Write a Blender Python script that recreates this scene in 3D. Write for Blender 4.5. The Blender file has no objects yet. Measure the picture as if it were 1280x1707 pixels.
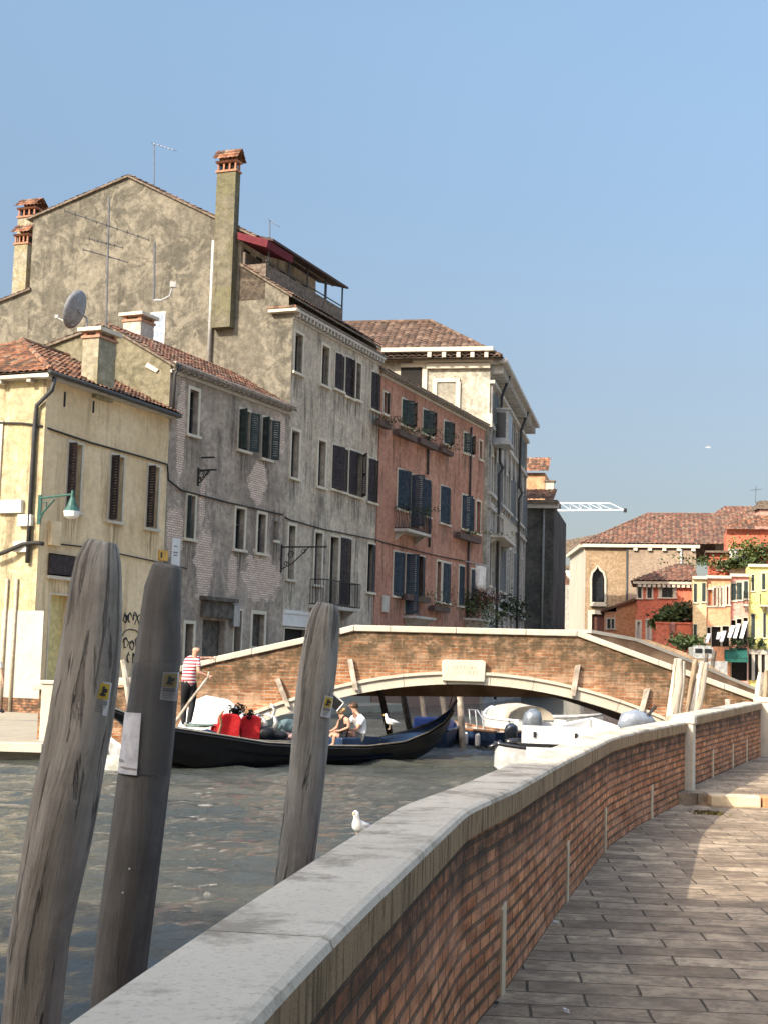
import bpy, bmesh, math, random
import numpy as np
from mathutils import Vector, Matrix, noise as mnoise

random.seed(7)
sc = bpy.context.scene
V = Vector
# ------------------------------------------------------------------ camera
FP = 2400.0                       # focal length in photo pixels (1280 wide)
EYE = V((0, 0, 1.8))
HOR = 1110.0
ROLL = math.radians(1.6)
PITCH = math.atan((HOR-853.5)/FP*math.cos(ROLL))
fw = V((0, math.cos(PITCH), math.sin(PITCH)))
up0 = V((0, -math.sin(PITCH), math.cos(PITCH)))
rt = V((1, 0, 0))*math.cos(ROLL) + up0*math.sin(ROLL)
up = up0*math.cos(ROLL) - V((1, 0, 0))*math.sin(ROLL)
cd = bpy.data.cameras.new('camera')
cam = bpy.data.objects.new('camera', cd)
sc.collection.objects.link(cam)
cd.sensor_fit = 'HORIZONTAL'; cd.sensor_width = 36; cd.lens = 36*FP/1280
cd.clip_start = 0.05; cd.clip_end = 6000
Rm = Matrix((rt, up, -fw)).transposed()
cam.matrix_world = Matrix.Translation(EYE) @ Rm.to_4x4()
sc.camera = cam
# ------------------------------------------------------------------ light
SUN_EL = math.radians(33)
AZ = math.radians(45)             # sun stands behind the camera, this far to its left
tosun = V((-math.sin(AZ)*math.cos(SUN_EL), -math.cos(AZ)*math.cos(SUN_EL), math.sin(SUN_EL)))
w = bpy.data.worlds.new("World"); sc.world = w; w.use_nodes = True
nt = w.node_tree
sky = nt.nodes.new('ShaderNodeTexSky'); sky.sky_type = 'NISHITA'; sky.sun_disc = False
sky.sun_elevation = SUN_EL; sky.sun_rotation = math.atan2(tosun.x, tosun.y)
sky.air_density = 1.1; sky.dust_density = 2.4; sky.ozone_density = 2.2; sky.altitude = 0
bg = nt.nodes['Background']; bg.inputs[1].default_value = 0.122
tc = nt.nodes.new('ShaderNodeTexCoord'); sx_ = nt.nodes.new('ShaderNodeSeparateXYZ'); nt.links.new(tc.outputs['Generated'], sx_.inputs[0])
hz = nt.nodes.new('ShaderNodeValToRGB'); nt.links.new(sx_.outputs[2], hz.inputs[0])       # milky haze low in the sky; overhead boosted and warmed to lift the shade
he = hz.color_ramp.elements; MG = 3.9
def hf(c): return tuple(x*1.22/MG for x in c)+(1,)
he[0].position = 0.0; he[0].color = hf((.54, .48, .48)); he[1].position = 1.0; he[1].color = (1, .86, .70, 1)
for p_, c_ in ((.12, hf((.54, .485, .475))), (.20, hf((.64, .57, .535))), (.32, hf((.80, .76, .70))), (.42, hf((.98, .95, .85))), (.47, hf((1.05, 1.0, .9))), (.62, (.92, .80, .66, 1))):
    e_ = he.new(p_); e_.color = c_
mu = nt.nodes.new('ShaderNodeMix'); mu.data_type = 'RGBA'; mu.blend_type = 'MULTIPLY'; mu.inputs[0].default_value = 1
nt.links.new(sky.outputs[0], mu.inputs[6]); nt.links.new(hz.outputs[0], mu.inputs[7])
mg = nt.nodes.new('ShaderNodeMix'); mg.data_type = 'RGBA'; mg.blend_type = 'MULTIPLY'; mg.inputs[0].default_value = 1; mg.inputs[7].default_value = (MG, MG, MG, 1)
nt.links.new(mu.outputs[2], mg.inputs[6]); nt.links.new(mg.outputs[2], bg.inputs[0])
sl = bpy.data.lights.new('sun', 'SUN'); sl.energy = 3.7; sl.angle = math.radians(0.5); sl.color = (1, .93, .80)
so = bpy.data.objects.new('sun', sl); sc.collection.objects.link(so)
so.rotation_euler = tosun.to_track_quat('Z', 'Y').to_euler()
sc.view_settings.view_transform = 'Standard'; sc.view_settings.look = 'None'
sc.view_settings.exposure = 0.85; sc.view_settings.gamma = 1

# ------------------------------------------------------------------ rays through the photo
def ray(u, v):
    return fw + rt*((u-640)/FP) + up*((853.5-v)/FP)
def atY(u, v, Y):
    r = ray(u, v); return EYE + r*(Y/r.y)
def atZ(u, v, z):
    r = ray(u, v); return EYE + r*((z-EYE.z)/r.z)
WZ = -0.2                          # water level

# ------------------------------------------------------------------ mesh builder
class MB:
    def __init__(s): s.v = []; s.f = []; s.m = []; s.uv = []
    def add(s, vs, fs, mi=0, uvs=None):
        o = len(s.v); s.v += [V(p) for p in vs]
        for i, f in enumerate(fs):
            s.f.append([o+k for k in f]); s.m.append(mi); s.uv.append(uvs[i] if uvs else None)
        return s
    def box8(s, p, mi=0):          # p: 4 bottom then 4 top
        return s.add(p, [(3,2,1,0),(4,5,6,7),(0,1,5,4),(1,2,6,5),(2,3,7,6),(3,0,4,7)], mi)
    def box(s, c, d, rz=0, mi=0, tilt=None):
        hx, hy, hz = d[0]/2, d[1]/2, d[2]/2
        R = Matrix.Rotation(rz, 3, 'Z')
        if tilt is not None: R = R @ tilt
        c = V(c)
        P = [c + R @ V((a*hx, b*hy, e*hz)) for e in (-1, 1) for a, b in ((-1,-1),(1,-1),(1,1),(-1,1))]
        return s.box8(P, mi)
    def fbox(s, F, s0, s1, d0, d1, z0, z1, mi=0):
        P = [F.p(a, b, z) for z in (z0, z1) for a, b in ((s0,d1),(s1,d1),(s1,d0),(s0,d0))]
        return s.box8(P, mi)
    def poly(s, pts, mi=0): return s.add(pts, [tuple(range(len(pts)))], mi)
    def prism(s, pts, vec, mi=0):
        n = len(pts); vec = V(vec)
        fs = [tuple(range(n-1, -1, -1)), tuple(range(n, 2*n))] + [(i, (i+1) % n, n+(i+1) % n, n+i) for i in range(n)]
        return s.add([V(p) for p in pts]+[V(p)+vec for p in pts], fs, mi)
    def tube(s, path, rad, n=8, mi=0, caps=True, wob=0, fl=1.0):
        path = [V(p) for p in path]
        if not hasattr(rad, '__len__'): rad = [rad]*len(path)
        vs = []; L = 0; Ls = []
        ref = None
        for i, p in enumerate(path):
            a = path[max(i-1, 0)]; b = path[min(i+1, len(path)-1)]
            t = (b-a).normalized()
            if ref is None:
                ref = V((1, 0, 0)) if abs(t.x) < .8 else V((0, 1, 0))
            x = (ref - t*ref.dot(t)).normalized(); y = t.cross(x); ref = x
            if i: L += (p-path[i-1]).length
            Ls.append(L)
            for k in range(n):
                an = 2*math.pi*k/n; r = rad[i]
                if wob: r *= 1 + wob*mnoise.noise(V((math.cos(an)*1.3, math.sin(an)*1.3, L*1.1+p.x*3)))
                vs.append(p + x*(math.cos(an)*r) + y*(math.sin(an)*r*fl))
        fs = []; uvs = []
        R = max(rad)
        for i in range(len(path)-1):
            for k in range(n):
                k2 = (k+1) % n
                fs.append((i*n+k, i*n+k2, (i+1)*n+k2, (i+1)*n+k))
                u0 = 2*math.pi*R*k/n; u1 = 2*math.pi*R*(k+1)/n
                uvs.append([(u0, Ls[i]), (u1, Ls[i]), (u1, Ls[i+1]), (u0, Ls[i+1])])
        if caps:
            m = len(path)-1
            fs.append(tuple(range(n-1, -1, -1))); uvs.append(None)
            fs.append(tuple(range(m*n, m*n+n))); uvs.append(None)
        return s.add(vs, fs, mi, uvs)
    def ball(s, c, r, n=10, m=7, mi=0, sc3=(1, 1, 1)):
        c = V(c); vs = []; fs = []
        for j in range(1, m):
            ph = math.pi*j/m
            for k in range(n):
                an = 2*math.pi*k/n
                vs.append(c+V((math.sin(ph)*math.cos(an)*r*sc3[0], math.sin(ph)*math.sin(an)*r*sc3[1], math.cos(ph)*r*sc3[2])))
        top = len(vs); vs.append(c+V((0, 0, r*sc3[2]))); vs.append(c-V((0, 0, r*sc3[2])))
        for j in range(m-2):
            for k in range(n): fs.append((j*n+k, (j+1)*n+k, (j+1)*n+(k+1) % n, j*n+(k+1) % n))
        for k in range(n):
            fs.append((top, k, (k+1) % n)); fs.append((top+1, (m-2)*n+(k+1) % n, (m-2)*n+k))
        return s.add(vs, fs, mi)
    def build(s, name, mats, parent=None, smooth=False, uvf=None, bevel=0, local=False, loc=None, attr=None):
        me = bpy.data.meshes.new(name)
        off = V((0, 0, 0))
        if parent is not None and not local: off = wloc(parent)
        if loc is not None: off = V(loc)
        me.from_pydata([tuple(p-off) for p in s.v], [], s.f)
        if not isinstance(mats, (list, tuple)): mats = [mats]
        for m in mats: me.materials.append(m)
        me.polygons.foreach_set('material_index', s.m)
        uvl = me.uv_layers.new(name='UVMap')
        A, T = uvf if uvf else (V((0, 0, 0)), None)
        me.update()
        for i, pl in enumerate(me.polygons):
            if s.uv[i]:
                for k, li in enumerate(pl.loop_indices): uvl.data[li].uv = s.uv[i][k]
                continue
            nn = pl.normal
            h = V((-nn.y, nn.x, 0))
            if abs(nn.z) > .75:
                for li in pl.loop_indices:
                    p = s.v[me.loops[li].vertex_index]; uvl.data[li].uv = (p.x, p.y)
            else:
                h.normalize()
                if T is not None and abs(h.dot(T)) > .9: h = T; o = A
                else: o = V((0, 0, 0))
                for li in pl.loop_indices:
                    p = s.v[me.loops[li].vertex_index]; uvl.data[li].uv = ((p-o).dot(h), p.z)
        if attr:
            at = me.attributes.new('below', 'FLOAT', 'POINT'); at.data.foreach_set('value', attr)
        if smooth: me.polygons.foreach_set('use_smooth', [True]*len(me.polygons))
        o = bpy.data.objects.new(name, me); sc.collection.objects.link(o)
        if parent is not None: o.parent = parent
        if loc is not None: o.location = loc
        if bevel:
            b = o.modifiers.new('bevel', 'BEVEL'); b.width = bevel; b.segments = 2; b.limit_method = 'ANGLE'
        return o
def wloc(o):
    p = V(o.location)
    while o.parent is not None: o = o.parent; p += V(o.location)
    return p
def thing(name, label, cat, loc=(0, 0, 0), group=None, rz=0):
    o = bpy.data.objects.new(name, None); sc.collection.objects.link(o)
    o.empty_display_size = .2
    o.location = loc; o.rotation_euler = (0, 0, rz)
    o['label'] = label; o['category'] = cat
    if group: o['group'] = group
    return o
def solo(mb, name, mats, label, cat, group=None, **k):
    if 'loc' not in k:
        zs = min(mb.v, key=lambda p: p.z); c = sum(mb.v, V((0, 0, 0)))/len(mb.v)
        k['loc'] = (c.x, c.y, zs.z)
    o = mb.build(name, mats, None, **k)
    o['label'] = label; o['category'] = cat
    if group: o['group'] = group
    return o
def struct(mb, name, mats, **k):
    o = mb.build(name, mats, None, **k); o['kind'] = 'structure'; return o

# ------------------------------------------------------------------ material kit
class NK:
    def __init__(s, name, rough=.8, spec=.3, metal=0):
        s.m = bpy.data.materials.new(name); s.m.use_nodes = True
        s.t = s.m.node_tree; s.b = s.t.nodes['Principled BSDF']
        s.b.inputs['Roughness'].default_value = rough; s.b.inputs['Metallic'].default_value = metal
        s.b.inputs['Specular IOR Level'].default_value = spec
        s._uv = None
    def n(s, ty): return s.t.nodes.new(ty)
    def l(s, a, b): s.t.links.new(a, b)
    def uv(s):
        if not s._uv: s._uv = s.n('ShaderNodeUVMap').outputs[0]
        return s._uv
    def obj(s):
        return s.n('ShaderNodeTexCoord').outputs['Object']
    def mp(s, vec, sc3=(1, 1, 1), loc=(0, 0, 0), rot=(0, 0, 0)):
        m = s.n('ShaderNodeMapping'); s.l(vec, m.inputs[0])
        m.inputs['Scale'].default_value = sc3; m.inputs['Location'].default_value = loc; m.inputs['Rotation'].default_value = rot
        return m.outputs[0]
    def noise(s, vec, scale=5, det=5, rough=.6, dist=0):
        x = s.n('ShaderNodeTexNoise'); s.l(vec, x.inputs['Vector'])
        x.inputs['Scale'].default_value = scale; x.inputs['Detail'].default_value = det
        x.inputs['Roughness'].default_value = rough; x.inputs['Distortion'].default_value = dist
        return x.outputs['Fac']
    def ramp(s, f, stops, interp='LINEAR'):
        r = s.n('ShaderNodeValToRGB'); s.l(f, r.inputs[0]); r.color_ramp.interpolation = interp
        e = r.color_ramp.elements
        while len(e) < len(stops): e.new(.5)
        for i, (p, c) in enumerate(stops):
            e[i].position = p
            if not hasattr(c, '__len__'): c = (c, c, c)
            e[i].color = (c[0], c[1], c[2], 1)
        return r.outputs[0]
    def mix(s, f, a, b, mode='MIX'):
        x = s.n('ShaderNodeMix'); x.data_type = 'RGBA'; x.blend_type = mode
        for val, i in ((f, 0), (a, 6), (b, 7)):
            if hasattr(val, 'is_output') or isinstance(val, bpy.types.NodeSocket): s.l(val, x.inputs[i])
            elif i == 0: x.inputs[0].default_value = val
            else:
                if not hasattr(val, '__len__'): val = (val, val, val)
                x.inputs[i].default_value = (val[0], val[1], val[2], 1)
        return x.outputs[2]
    def math(s, op, a, b=0, clamp=False):
        x = s.n('ShaderNodeMath'); x.operation = op; x.use_clamp = clamp
        for i, val in enumerate((a, b)):
            if isinstance(val, bpy.types.NodeSocket): s.l(val, x.inputs[i])
            else: x.inputs[i].default_value = val
        return x.outputs[0]
    def brick(s, vec, bw=.25, bh=.075, mortar=.012, c1=(.3,.1,.05), c2=(.4,.18,.1), cm=(.35,.3,.25), smooth=.3):
        x = s.n('ShaderNodeTexBrick'); s.l(vec, x.inputs['Vector'])
        x.inputs['Scale'].default_value = 1; x.inputs['Brick Width'].default_value = bw; x.inputs['Row Height'].default_value = bh
        x.inputs['Mortar Size'].default_value = mortar; x.inputs['Mortar Smooth'].default_value = smooth
        x.inputs['Color1'].default_value = (*c1, 1); x.inputs['Color2'].default_value = (*c2, 1); x.inputs['Mortar'].default_value = (*cm, 1)
        return x
    def col(s, c):
        if isinstance(c, bpy.types.NodeSocket): s.l(c, s.b.inputs['Base Color'])
        else: s.b.inputs['Base Color'].default_value = (c[0], c[1], c[2], 1)
    def bump(s, h, st=.4, d=.02, prev=None):
        x = s.n('ShaderNodeBump'); s.l(h, x.inputs['Height']); x.inputs['Strength'].default_value = st; x.inputs['Distance'].default_value = d
        if prev is not None: s.l(prev, x.inputs['Normal'])
        s.l(x.outputs[0], s.b.inputs['Normal']); return x.outputs[0]
def dk(c, k): return tuple(x*k for x in c)
def simple(name, c, rough=.7, metal=0, var=.15, scale=6, bump=.15, spec=.3, c2=None, coat=0):
    k = NK(name, rough, spec, metal)
    v = k.obj(); f = k.noise(v, scale, 4)
    k.col(k.mix(k.ramp(f, [(.4, 0), (.6, 1)]), dk(c, 1-var), c2 or dk(c, 1+var)))
    if bump: k.bump(k.noise(v, scale*6, 3), bump, .01)
    if coat: k.b.inputs['Coat Weight'].default_value = coat
    return k.m
def plaster(name, c1, c2, stain, st=.5, scale=.5, blotch=None, bl=.5, patches=None, brickc=None, streak=3.0, damp=None, fine=3.0, off=0, mot=(.72, 1.25), drips=None, dc=(.07, .06, .05)):
    k = NK(name, .92, .15); uv = k.mp(k.uv(), loc=(off, off*.7, 0))
    base = k.mix(k.ramp(k.noise(uv, scale, 8, .68), [(.42, 0), (.58, 1)]), c1, c2)
    if blotch:
        m = k.ramp(k.noise(uv, fine, 9, .74, .8), [(.47, 0), (.55, 1)])
        base = k.mix(k.math('MULTIPLY', m, bl), base, blotch)
    sv = k.mp(uv, (streak, .22, 1))
    sm = k.math('MULTIPLY', k.ramp(k.noise(sv, 1.0, 6, .7), [(.50, 0), (.62, 1)]), k.ramp(k.noise(uv, .45, 3), [(.42, .15), (.58, 1)]))
    base = k.mix(k.math('MULTIPLY', sm, st), base, stain)
    h = k.noise(uv, 9, 8, .7)
    base = k.mix(1, base, k.ramp(k.noise(uv, 4, 9, .8), [(.38, mot[0]), (.62, mot[1])]), 'MULTIPLY')
    hb = h
    if damp:   # (z0, z1, colour): rising damp at the foot of the wall
        sx = k.n('ShaderNodeSeparateXYZ'); k.l(k.uv(), sx.inputs[0])
        zz = k.math('ADD', sx.outputs[1], k.math('MULTIPLY', k.noise(uv, .9, 6), 2.2))
        mr = k.n('ShaderNodeMapRange'); k.l(zz, mr.inputs[0]); mr.inputs[1].default_value = damp[1]+1.1; mr.inputs[2].default_value = damp[0]+1.1
        base = k.mix(k.math('MULTIPLY', mr.outputs[0], .75), base, damp[2])
    if drips:
        acc = None
        for (cx, cz, rx, rz) in drips:
            v1 = k.n('ShaderNodeVectorMath'); v1.operation = 'SUBTRACT'; k.l(k.uv(), v1.inputs[0]); v1.inputs[1].default_value = (cx, cz, 0)
            v2 = k.n('ShaderNodeVectorMath'); v2.operation = 'MULTIPLY'; k.l(v1.outputs[0], v2.inputs[0]); v2.inputs[1].default_value = (1/rx, 1/rz, 0)
            v3 = k.n('ShaderNodeVectorMath'); v3.operation = 'LENGTH'; k.l(v2.outputs[0], v3.inputs[0])
            acc = v3.outputs['Value'] if acc is None else k.math('MINIMUM', acc, v3.outputs['Value'])
        dn = k.ramp(k.noise(k.mp(uv, (5.5, .35, 1)), 1.6, 5, .65), [(.44, 0), (.56, 1)])
        base = k.mix(k.math('MULTIPLY', k.math('MULTIPLY', k.ramp(acc, [(.2, 1), (1, 0)]), dn), .85), base, dc)
    if patches:
        bc = brickc or ((.36, .25, .2), (.46, .34, .28), (.5, .43, .37))
        br = k.brick(k.uv(), .26, .085, .014, *bc)
        acc = None
        wv = k.n('ShaderNodeTexNoise'); k.l(uv, wv.inputs['Vector']); wv.inputs['Scale'].default_value = 1.6; wv.inputs['Detail'].default_value = 7; wv.inputs['Roughness'].default_value = .7
        for (cx, cz, rx, rz) in patches:
            v1 = k.n('ShaderNodeVectorMath'); v1.operation = 'SUBTRACT'; k.l(k.uv(), v1.inputs[0]); v1.inputs[1].default_value = (cx, cz, 0)
            v2 = k.n('ShaderNodeVectorMath'); v2.operation = 'MULTIPLY'; k.l(v1.outputs[0], v2.inputs[0]); v2.inputs[1].default_value = (1/rx, 1/rz, 0)
            v3 = k.n('ShaderNodeVectorMath'); v3.operation = 'LENGTH'; k.l(v2.outputs[0], v3.inputs[0])
            d = v3.outputs['Value']
            acc = d if acc is None else k.math('MINIMUM', acc, d)
        e = k.math('ADD', acc, k.math('MULTIPLY', k.math('SUBTRACT', wv.outputs['Fac'], .5), 2.4))
        pm = k.ramp(e, [(.86, 1), (.93, 0)])
        bcx = k.mix(k.ramp(k.noise(uv, 5, 5), [(.4, 0), (.7, .6)]), br.outputs['Color'], c2)
        base = k.mix(pm, base, bcx)
        hb = k.mix(pm, h, k.math('SUBTRACT', .3, k.math('MULTIPLY', br.outputs['Fac'], .8)))
    k.col(base); k.bump(hb, .55, .03)
    return k.m
def sill_drips(F): return [((o[0]+o[1])/2, o[2]-.45, (o[1]-o[0])/2+.3, .95) for o in F.op if o[2] > 1.5]
def brickmat(name, c1, c2, cm, bw=.25, bh=.075, grime=(.07, .06, .05), g=.6, pale=None, top=None, off=0, gsc=.6, mort=.012, mo=.6):
    k = NK(name, .9, .2); uv = k.uv()
    wn = k.n('ShaderNodeTexNoise'); k.l(uv, wn.inputs['Vector']); wn.inputs['Scale'].default_value = 2.2; wn.inputs['Detail'].default_value = 3
    wm = k.n('ShaderNodeVectorMath'); wm.operation = 'MULTIPLY_ADD'; k.l(wn.outputs['Color'], wm.inputs[0]); wm.inputs[1].default_value = (.035, .008, 0); k.l(uv, wm.inputs[2])
    br = k.brick(wm.outputs[0], bw, bh, mort, c1, c2, cm, .25)
    cell = k.noise(k.mp(uv, (1/bw, 1/bh, 1)), .8, 2, .6)
    base = k.mix(k.ramp(cell, [(.42, 0), (.58, 1)]), k.mix(1, br.outputs['Color'], (.62, .6, .58), 'MULTIPLY'), br.outputs['Color'])
    o2 = k.mp(uv, loc=(off, off, 0))
    gm = k.ramp(k.noise(o2, gsc, 8, .7), [(.46, 0), (.58, 1)])
    base = k.mix(k.math('MULTIPLY', gm, g), base, grime)
    if pale:
        pm = k.ramp(k.noise(k.mp(o2, (.6, 1.6, 1)), 1.4, 8, .75, .5), [(.5, 0), (.58, 1)])
        base = k.mix(k.math('MULTIPLY', pm, mo), base, pale)
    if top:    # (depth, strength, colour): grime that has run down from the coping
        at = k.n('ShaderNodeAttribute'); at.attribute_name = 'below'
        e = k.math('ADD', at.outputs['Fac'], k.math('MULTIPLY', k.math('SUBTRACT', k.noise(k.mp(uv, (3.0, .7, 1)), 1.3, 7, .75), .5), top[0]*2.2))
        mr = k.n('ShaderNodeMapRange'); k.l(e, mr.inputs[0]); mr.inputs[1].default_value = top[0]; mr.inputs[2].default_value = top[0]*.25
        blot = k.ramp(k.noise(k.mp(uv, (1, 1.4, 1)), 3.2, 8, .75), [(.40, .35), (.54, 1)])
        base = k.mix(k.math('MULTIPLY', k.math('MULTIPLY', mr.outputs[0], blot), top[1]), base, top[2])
        if len(top) > 3:  # pale salts low down
            e2 = k.math('ADD', at.outputs['Fac'], k.math('MULTIPLY', k.math('SUBTRACT', k.noise(o2, 2.2, 7, .7), .5), .9))
            mr2 = k.n('ShaderNodeMapRange'); k.l(e2, mr2.inputs[0]); mr2.inputs[1].default_value = top[3][0]; mr2.inputs[2].default_value = top[3][1]
            base = k.mix(k.math('MULTIPLY', k.math('MULTIPLY', mr2.outputs[0], k.math('SUBTRACT', 1, br.outputs['Fac'])), top[3][2]), base, top[3][3])
    k.col(base)
    h = k.math('ADD', k.math('MULTIPLY', br.outputs['Fac'], -1), k.math('MULTIPLY', k.noise(uv, 25, 5, .7), .7))
    k.bump(h, .8, .015)
    return k.m
def tilemat(name, cols, pitch=.24, course=.34, dark=(.06, .045, .035), g=.5):
    k = NK(name, .9, .15); uv = k.uv()
    sn = k.n('ShaderNodeVectorMath'); sn.operation = 'MULTIPLY'; k.l(uv, sn.inputs[0]); sn.inputs[1].default_value = (1/pitch, 1/course, 1)
    fl = k.n('ShaderNodeVectorMath'); fl.operation = 'FLOOR'; k.l(sn.outputs[0], fl.inputs[0])
    wn = k.n('ShaderNodeTexWhiteNoise'); k.l(fl.outputs[0], wn.inputs['Vector'])
    base = k.ramp(wn.outputs['Value'], [(i/len(cols), c) for i, c in enumerate(cols)], 'CONSTANT')
    gm = k.ramp(k.noise(uv, 1.2, 8, .75), [(.45, 0), (.56, 1)])
    base = k.mix(k.math('MULTIPLY', gm, g), base, dark)
    base = k.mix(k.math('MULTIPLY', k.ramp(k.noise(uv, 9, 5, .8), [(.55, 0), (.7, 1)]), .5), base, (.3, .27, .2))
    k.col(base); k.bump(k.noise(uv, 30, 4), .4, .01)
    return k.m
def stone(name, c=(.62, .56, .46), dark=(.16, .14, .11), g=.4, scale=2.0, rough=.75, fine=.25, bump=.35, streak=False):
    k = NK(name, rough, .3); v = k.obj(); vv = k.mp(v, (3, 3, .35)) if streak else v
    base = k.mix(k.ramp(k.noise(v, scale*.5, 6), [(.3, 0), (.7, 1)]), dk(c, .85), dk(c, 1.08))
    m = k.ramp(k.noise(vv, scale, 9, .75, .3), [(.48, 0), (.60, 1)])
    base = k.mix(k.math('MULTIPLY', m, g), base, dark)
    sp = k.ramp(k.noise(v, scale*22, 4, .7), [(.55, 0), (.64, 1)])
    base = k.mix(k.math('MULTIPLY', sp, fine), base, dark)
    k.col(base); k.bump(k.noise(v, scale*12, 8, .75), bump, .01)
    return k.m
# ------------------------------------------------------------------ frames for vertical planes
def proj(p):
    d = V(p)-EYE; k = FP/d.dot(fw)
    return 640+d.dot(rt)*k, 853.5-d.dot(up)*k
class Fr:
    def __init__(s, A, B):
        s.A = V((A[0], A[1], 0)); b = V((B[0], B[1], 0)); s.L = (b-s.A).length
        s.t = (b-s.A).normalized(); s.n = V((s.t.y, -s.t.x, 0)); s.op = []
    def p(s, a, d, z): return s.A + s.t*a + s.n*d + V((0, 0, z))
    def pix(s, u, v, d=0):
        r = ray(u, v); o = s.A + s.n*d
        k = (o-EYE).dot(s.n)/r.dot(s.n); q = EYE + r*k
        return (q-s.A).dot(s.t), q.z
    def pixd(s, u, v, a=0):        # on the perpendicular plane at distance a along the facade: returns d, z
        r = ray(u, v); o = s.A + s.t*a
        k = (o-EYE).dot(s.t)/r.dot(s.t); q = EYE + r*k
        return (q-s.A).dot(s.n), q.z
def interp(x, pts):
    return float(np.interp(x, [p[0] for p in pts], [p[1] for p in pts]))

# ------------------------------------------------------------------ materials
cap_m = stone('istrian_stone_cap', (.66, .57, .44), (.22, .175, .12), .75, 2.2, .85, .35, .9)
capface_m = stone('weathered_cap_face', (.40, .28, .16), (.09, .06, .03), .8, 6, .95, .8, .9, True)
white_stone = stone('white_stone', (.60, .54, .43), (.3, .26, .2), .3, 2.5, .75, .2)
strip_m = stone('pale_strip', (.66, .53, .36), (.25, .2, .14), .3, 6)
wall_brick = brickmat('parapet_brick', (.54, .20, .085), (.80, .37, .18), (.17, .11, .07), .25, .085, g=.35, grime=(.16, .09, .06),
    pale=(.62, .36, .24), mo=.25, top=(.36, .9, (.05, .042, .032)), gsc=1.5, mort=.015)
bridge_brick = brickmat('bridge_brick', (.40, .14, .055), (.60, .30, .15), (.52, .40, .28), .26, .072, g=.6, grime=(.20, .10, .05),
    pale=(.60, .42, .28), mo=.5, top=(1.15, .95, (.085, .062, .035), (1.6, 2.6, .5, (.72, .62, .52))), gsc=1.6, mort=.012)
dark_brick = brickmat('quay_brick', (.25, .12, .08), (.32, .16, .1), (.2, .16, .12), .27, .08, g=.6, gsc=.5)
wood = simple('weathered_wood', (.32, .26, .2), .9, c2=(.5, .43, .35), scale=5, bump=.5)
dark_wood = simple('wet_dark_wood', (.07, .06, .05), .8, c2=(.13, .11, .09), scale=4, bump=.4)
iron = simple('black_iron', (.02, .02, .022), .6)
steel = simple('grey_steel', (.30, .31, .33), .35, .7)
glass_dark = simple('dark_window', (.012, .014, .017), .25, var=.3, spec=.5, bump=0)
interior = simple('dark_interior', (.02, .018, .016), .9, bump=0)
grey_hull = simple('grey_hull', (.30, .30, .29), .5, c2=(.4, .4, .38))
white_p = simple('white_paint', (.64, .63, .60), .45, var=.05, scale=3)
white_b = simple('white_gelcoat', (.70, .70, .68), .35, var=.05, scale=2, coat=.3, bump=.03)

# ------------------------------------------------------------------ walkways (near)
pk = NK('trachyte_paving', .85, .25); uv = pk.mp(pk.uv(), rot=(0, 0, math.radians(4)))
wn = pk.n('ShaderNodeTexNoise'); pk.l(uv, wn.inputs['Vector']); wn.inputs['Scale'].default_value = 1.4; wn.inputs['Detail'].default_value = 4
wm = pk.n('ShaderNodeVectorMath'); wm.operation = 'MULTIPLY_ADD'; pk.l(wn.outputs['Color'], wm.inputs[0]); wm.inputs[1].default_value = (.05, .07, 0); pk.l(uv, wm.inputs[2])
br = pk.brick(wm.outputs[0], .64, .30, .009, (.31, .225, .145), (.55, .42, .28), (.09, .065, .04), .3)
br.inputs['Bias'].default_value = 0
b_ = pk.mix(pk.ramp(pk.noise(uv, 1.3, 8, .7), [(.43, 0), (.57, 1)]), pk.mix(1, br.outputs['Color'], (.6, .6, .62), 'MULTIPLY'), br.outputs['Color'])
b_ = pk.mix(pk.math('MULTIPLY', pk.ramp(pk.noise(uv, 5, 8, .8), [(.47, 0), (.56, 1)]), .6), b_, (.15, .11, .075))
b_ = pk.mix(pk.math('MULTIPLY', pk.ramp(pk.noise(pk.mp(uv, (1, 3, 1)), 4, 7, .8), [(.56, 0), (.7, 1)]), .45), b_, (.42, .38, .32))
pk.col(b_)
pk.bump(pk.math('ADD', pk.math('MULTIPLY', br.outputs['Fac'], -1.0), pk.math('MULTIPLY', pk.noise(uv, 9, 8, .75), 1.1)), .9, .03)
paving = pk.m
g = MB()
g.box8([(3.9, 20.35, -.6), (14, 20.35, -.6), (14, 29, -.6), (7.3, 29, -.6), (3.9, 20.35, .15), (14, 20.35, .15), (14, 29, .15), (7.3, 29, .15)])
struct(g, 'raised_walkway', paving)
quay_m = simple('quay_paving', (.36, .31, .24), .9, c2=(.5, .44, .35), scale=1.5, bump=.4)
bank = MB()
bank.box8([(7.6, 29, -1), (60, 29, -1), (120, 190, -1), (27, 190, -1), (7.6, 29, .12), (60, 29, .12), (120, 190, .12), (27, 190, .12)])
bank.box8([(13.6, 29, -1), (60, 20, -1), (60, -30, -1), (13.6, -30, -1), (13.6, 29, -.01), (60, 20, -.01), (60, -30, -.01), (13.6, -30, -.01)])
struct(bank, 'right_bank', quay_m)
struct(MB().box8([(-900, 215, -2), (900, 215, -2), (900, 3000, -2), (-900, 3000, -2), (-900, 215, 0), (900, 215, 0), (900, 3000, 0), (-900, 3000, 0)]), 'ground', quay_m)

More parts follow.
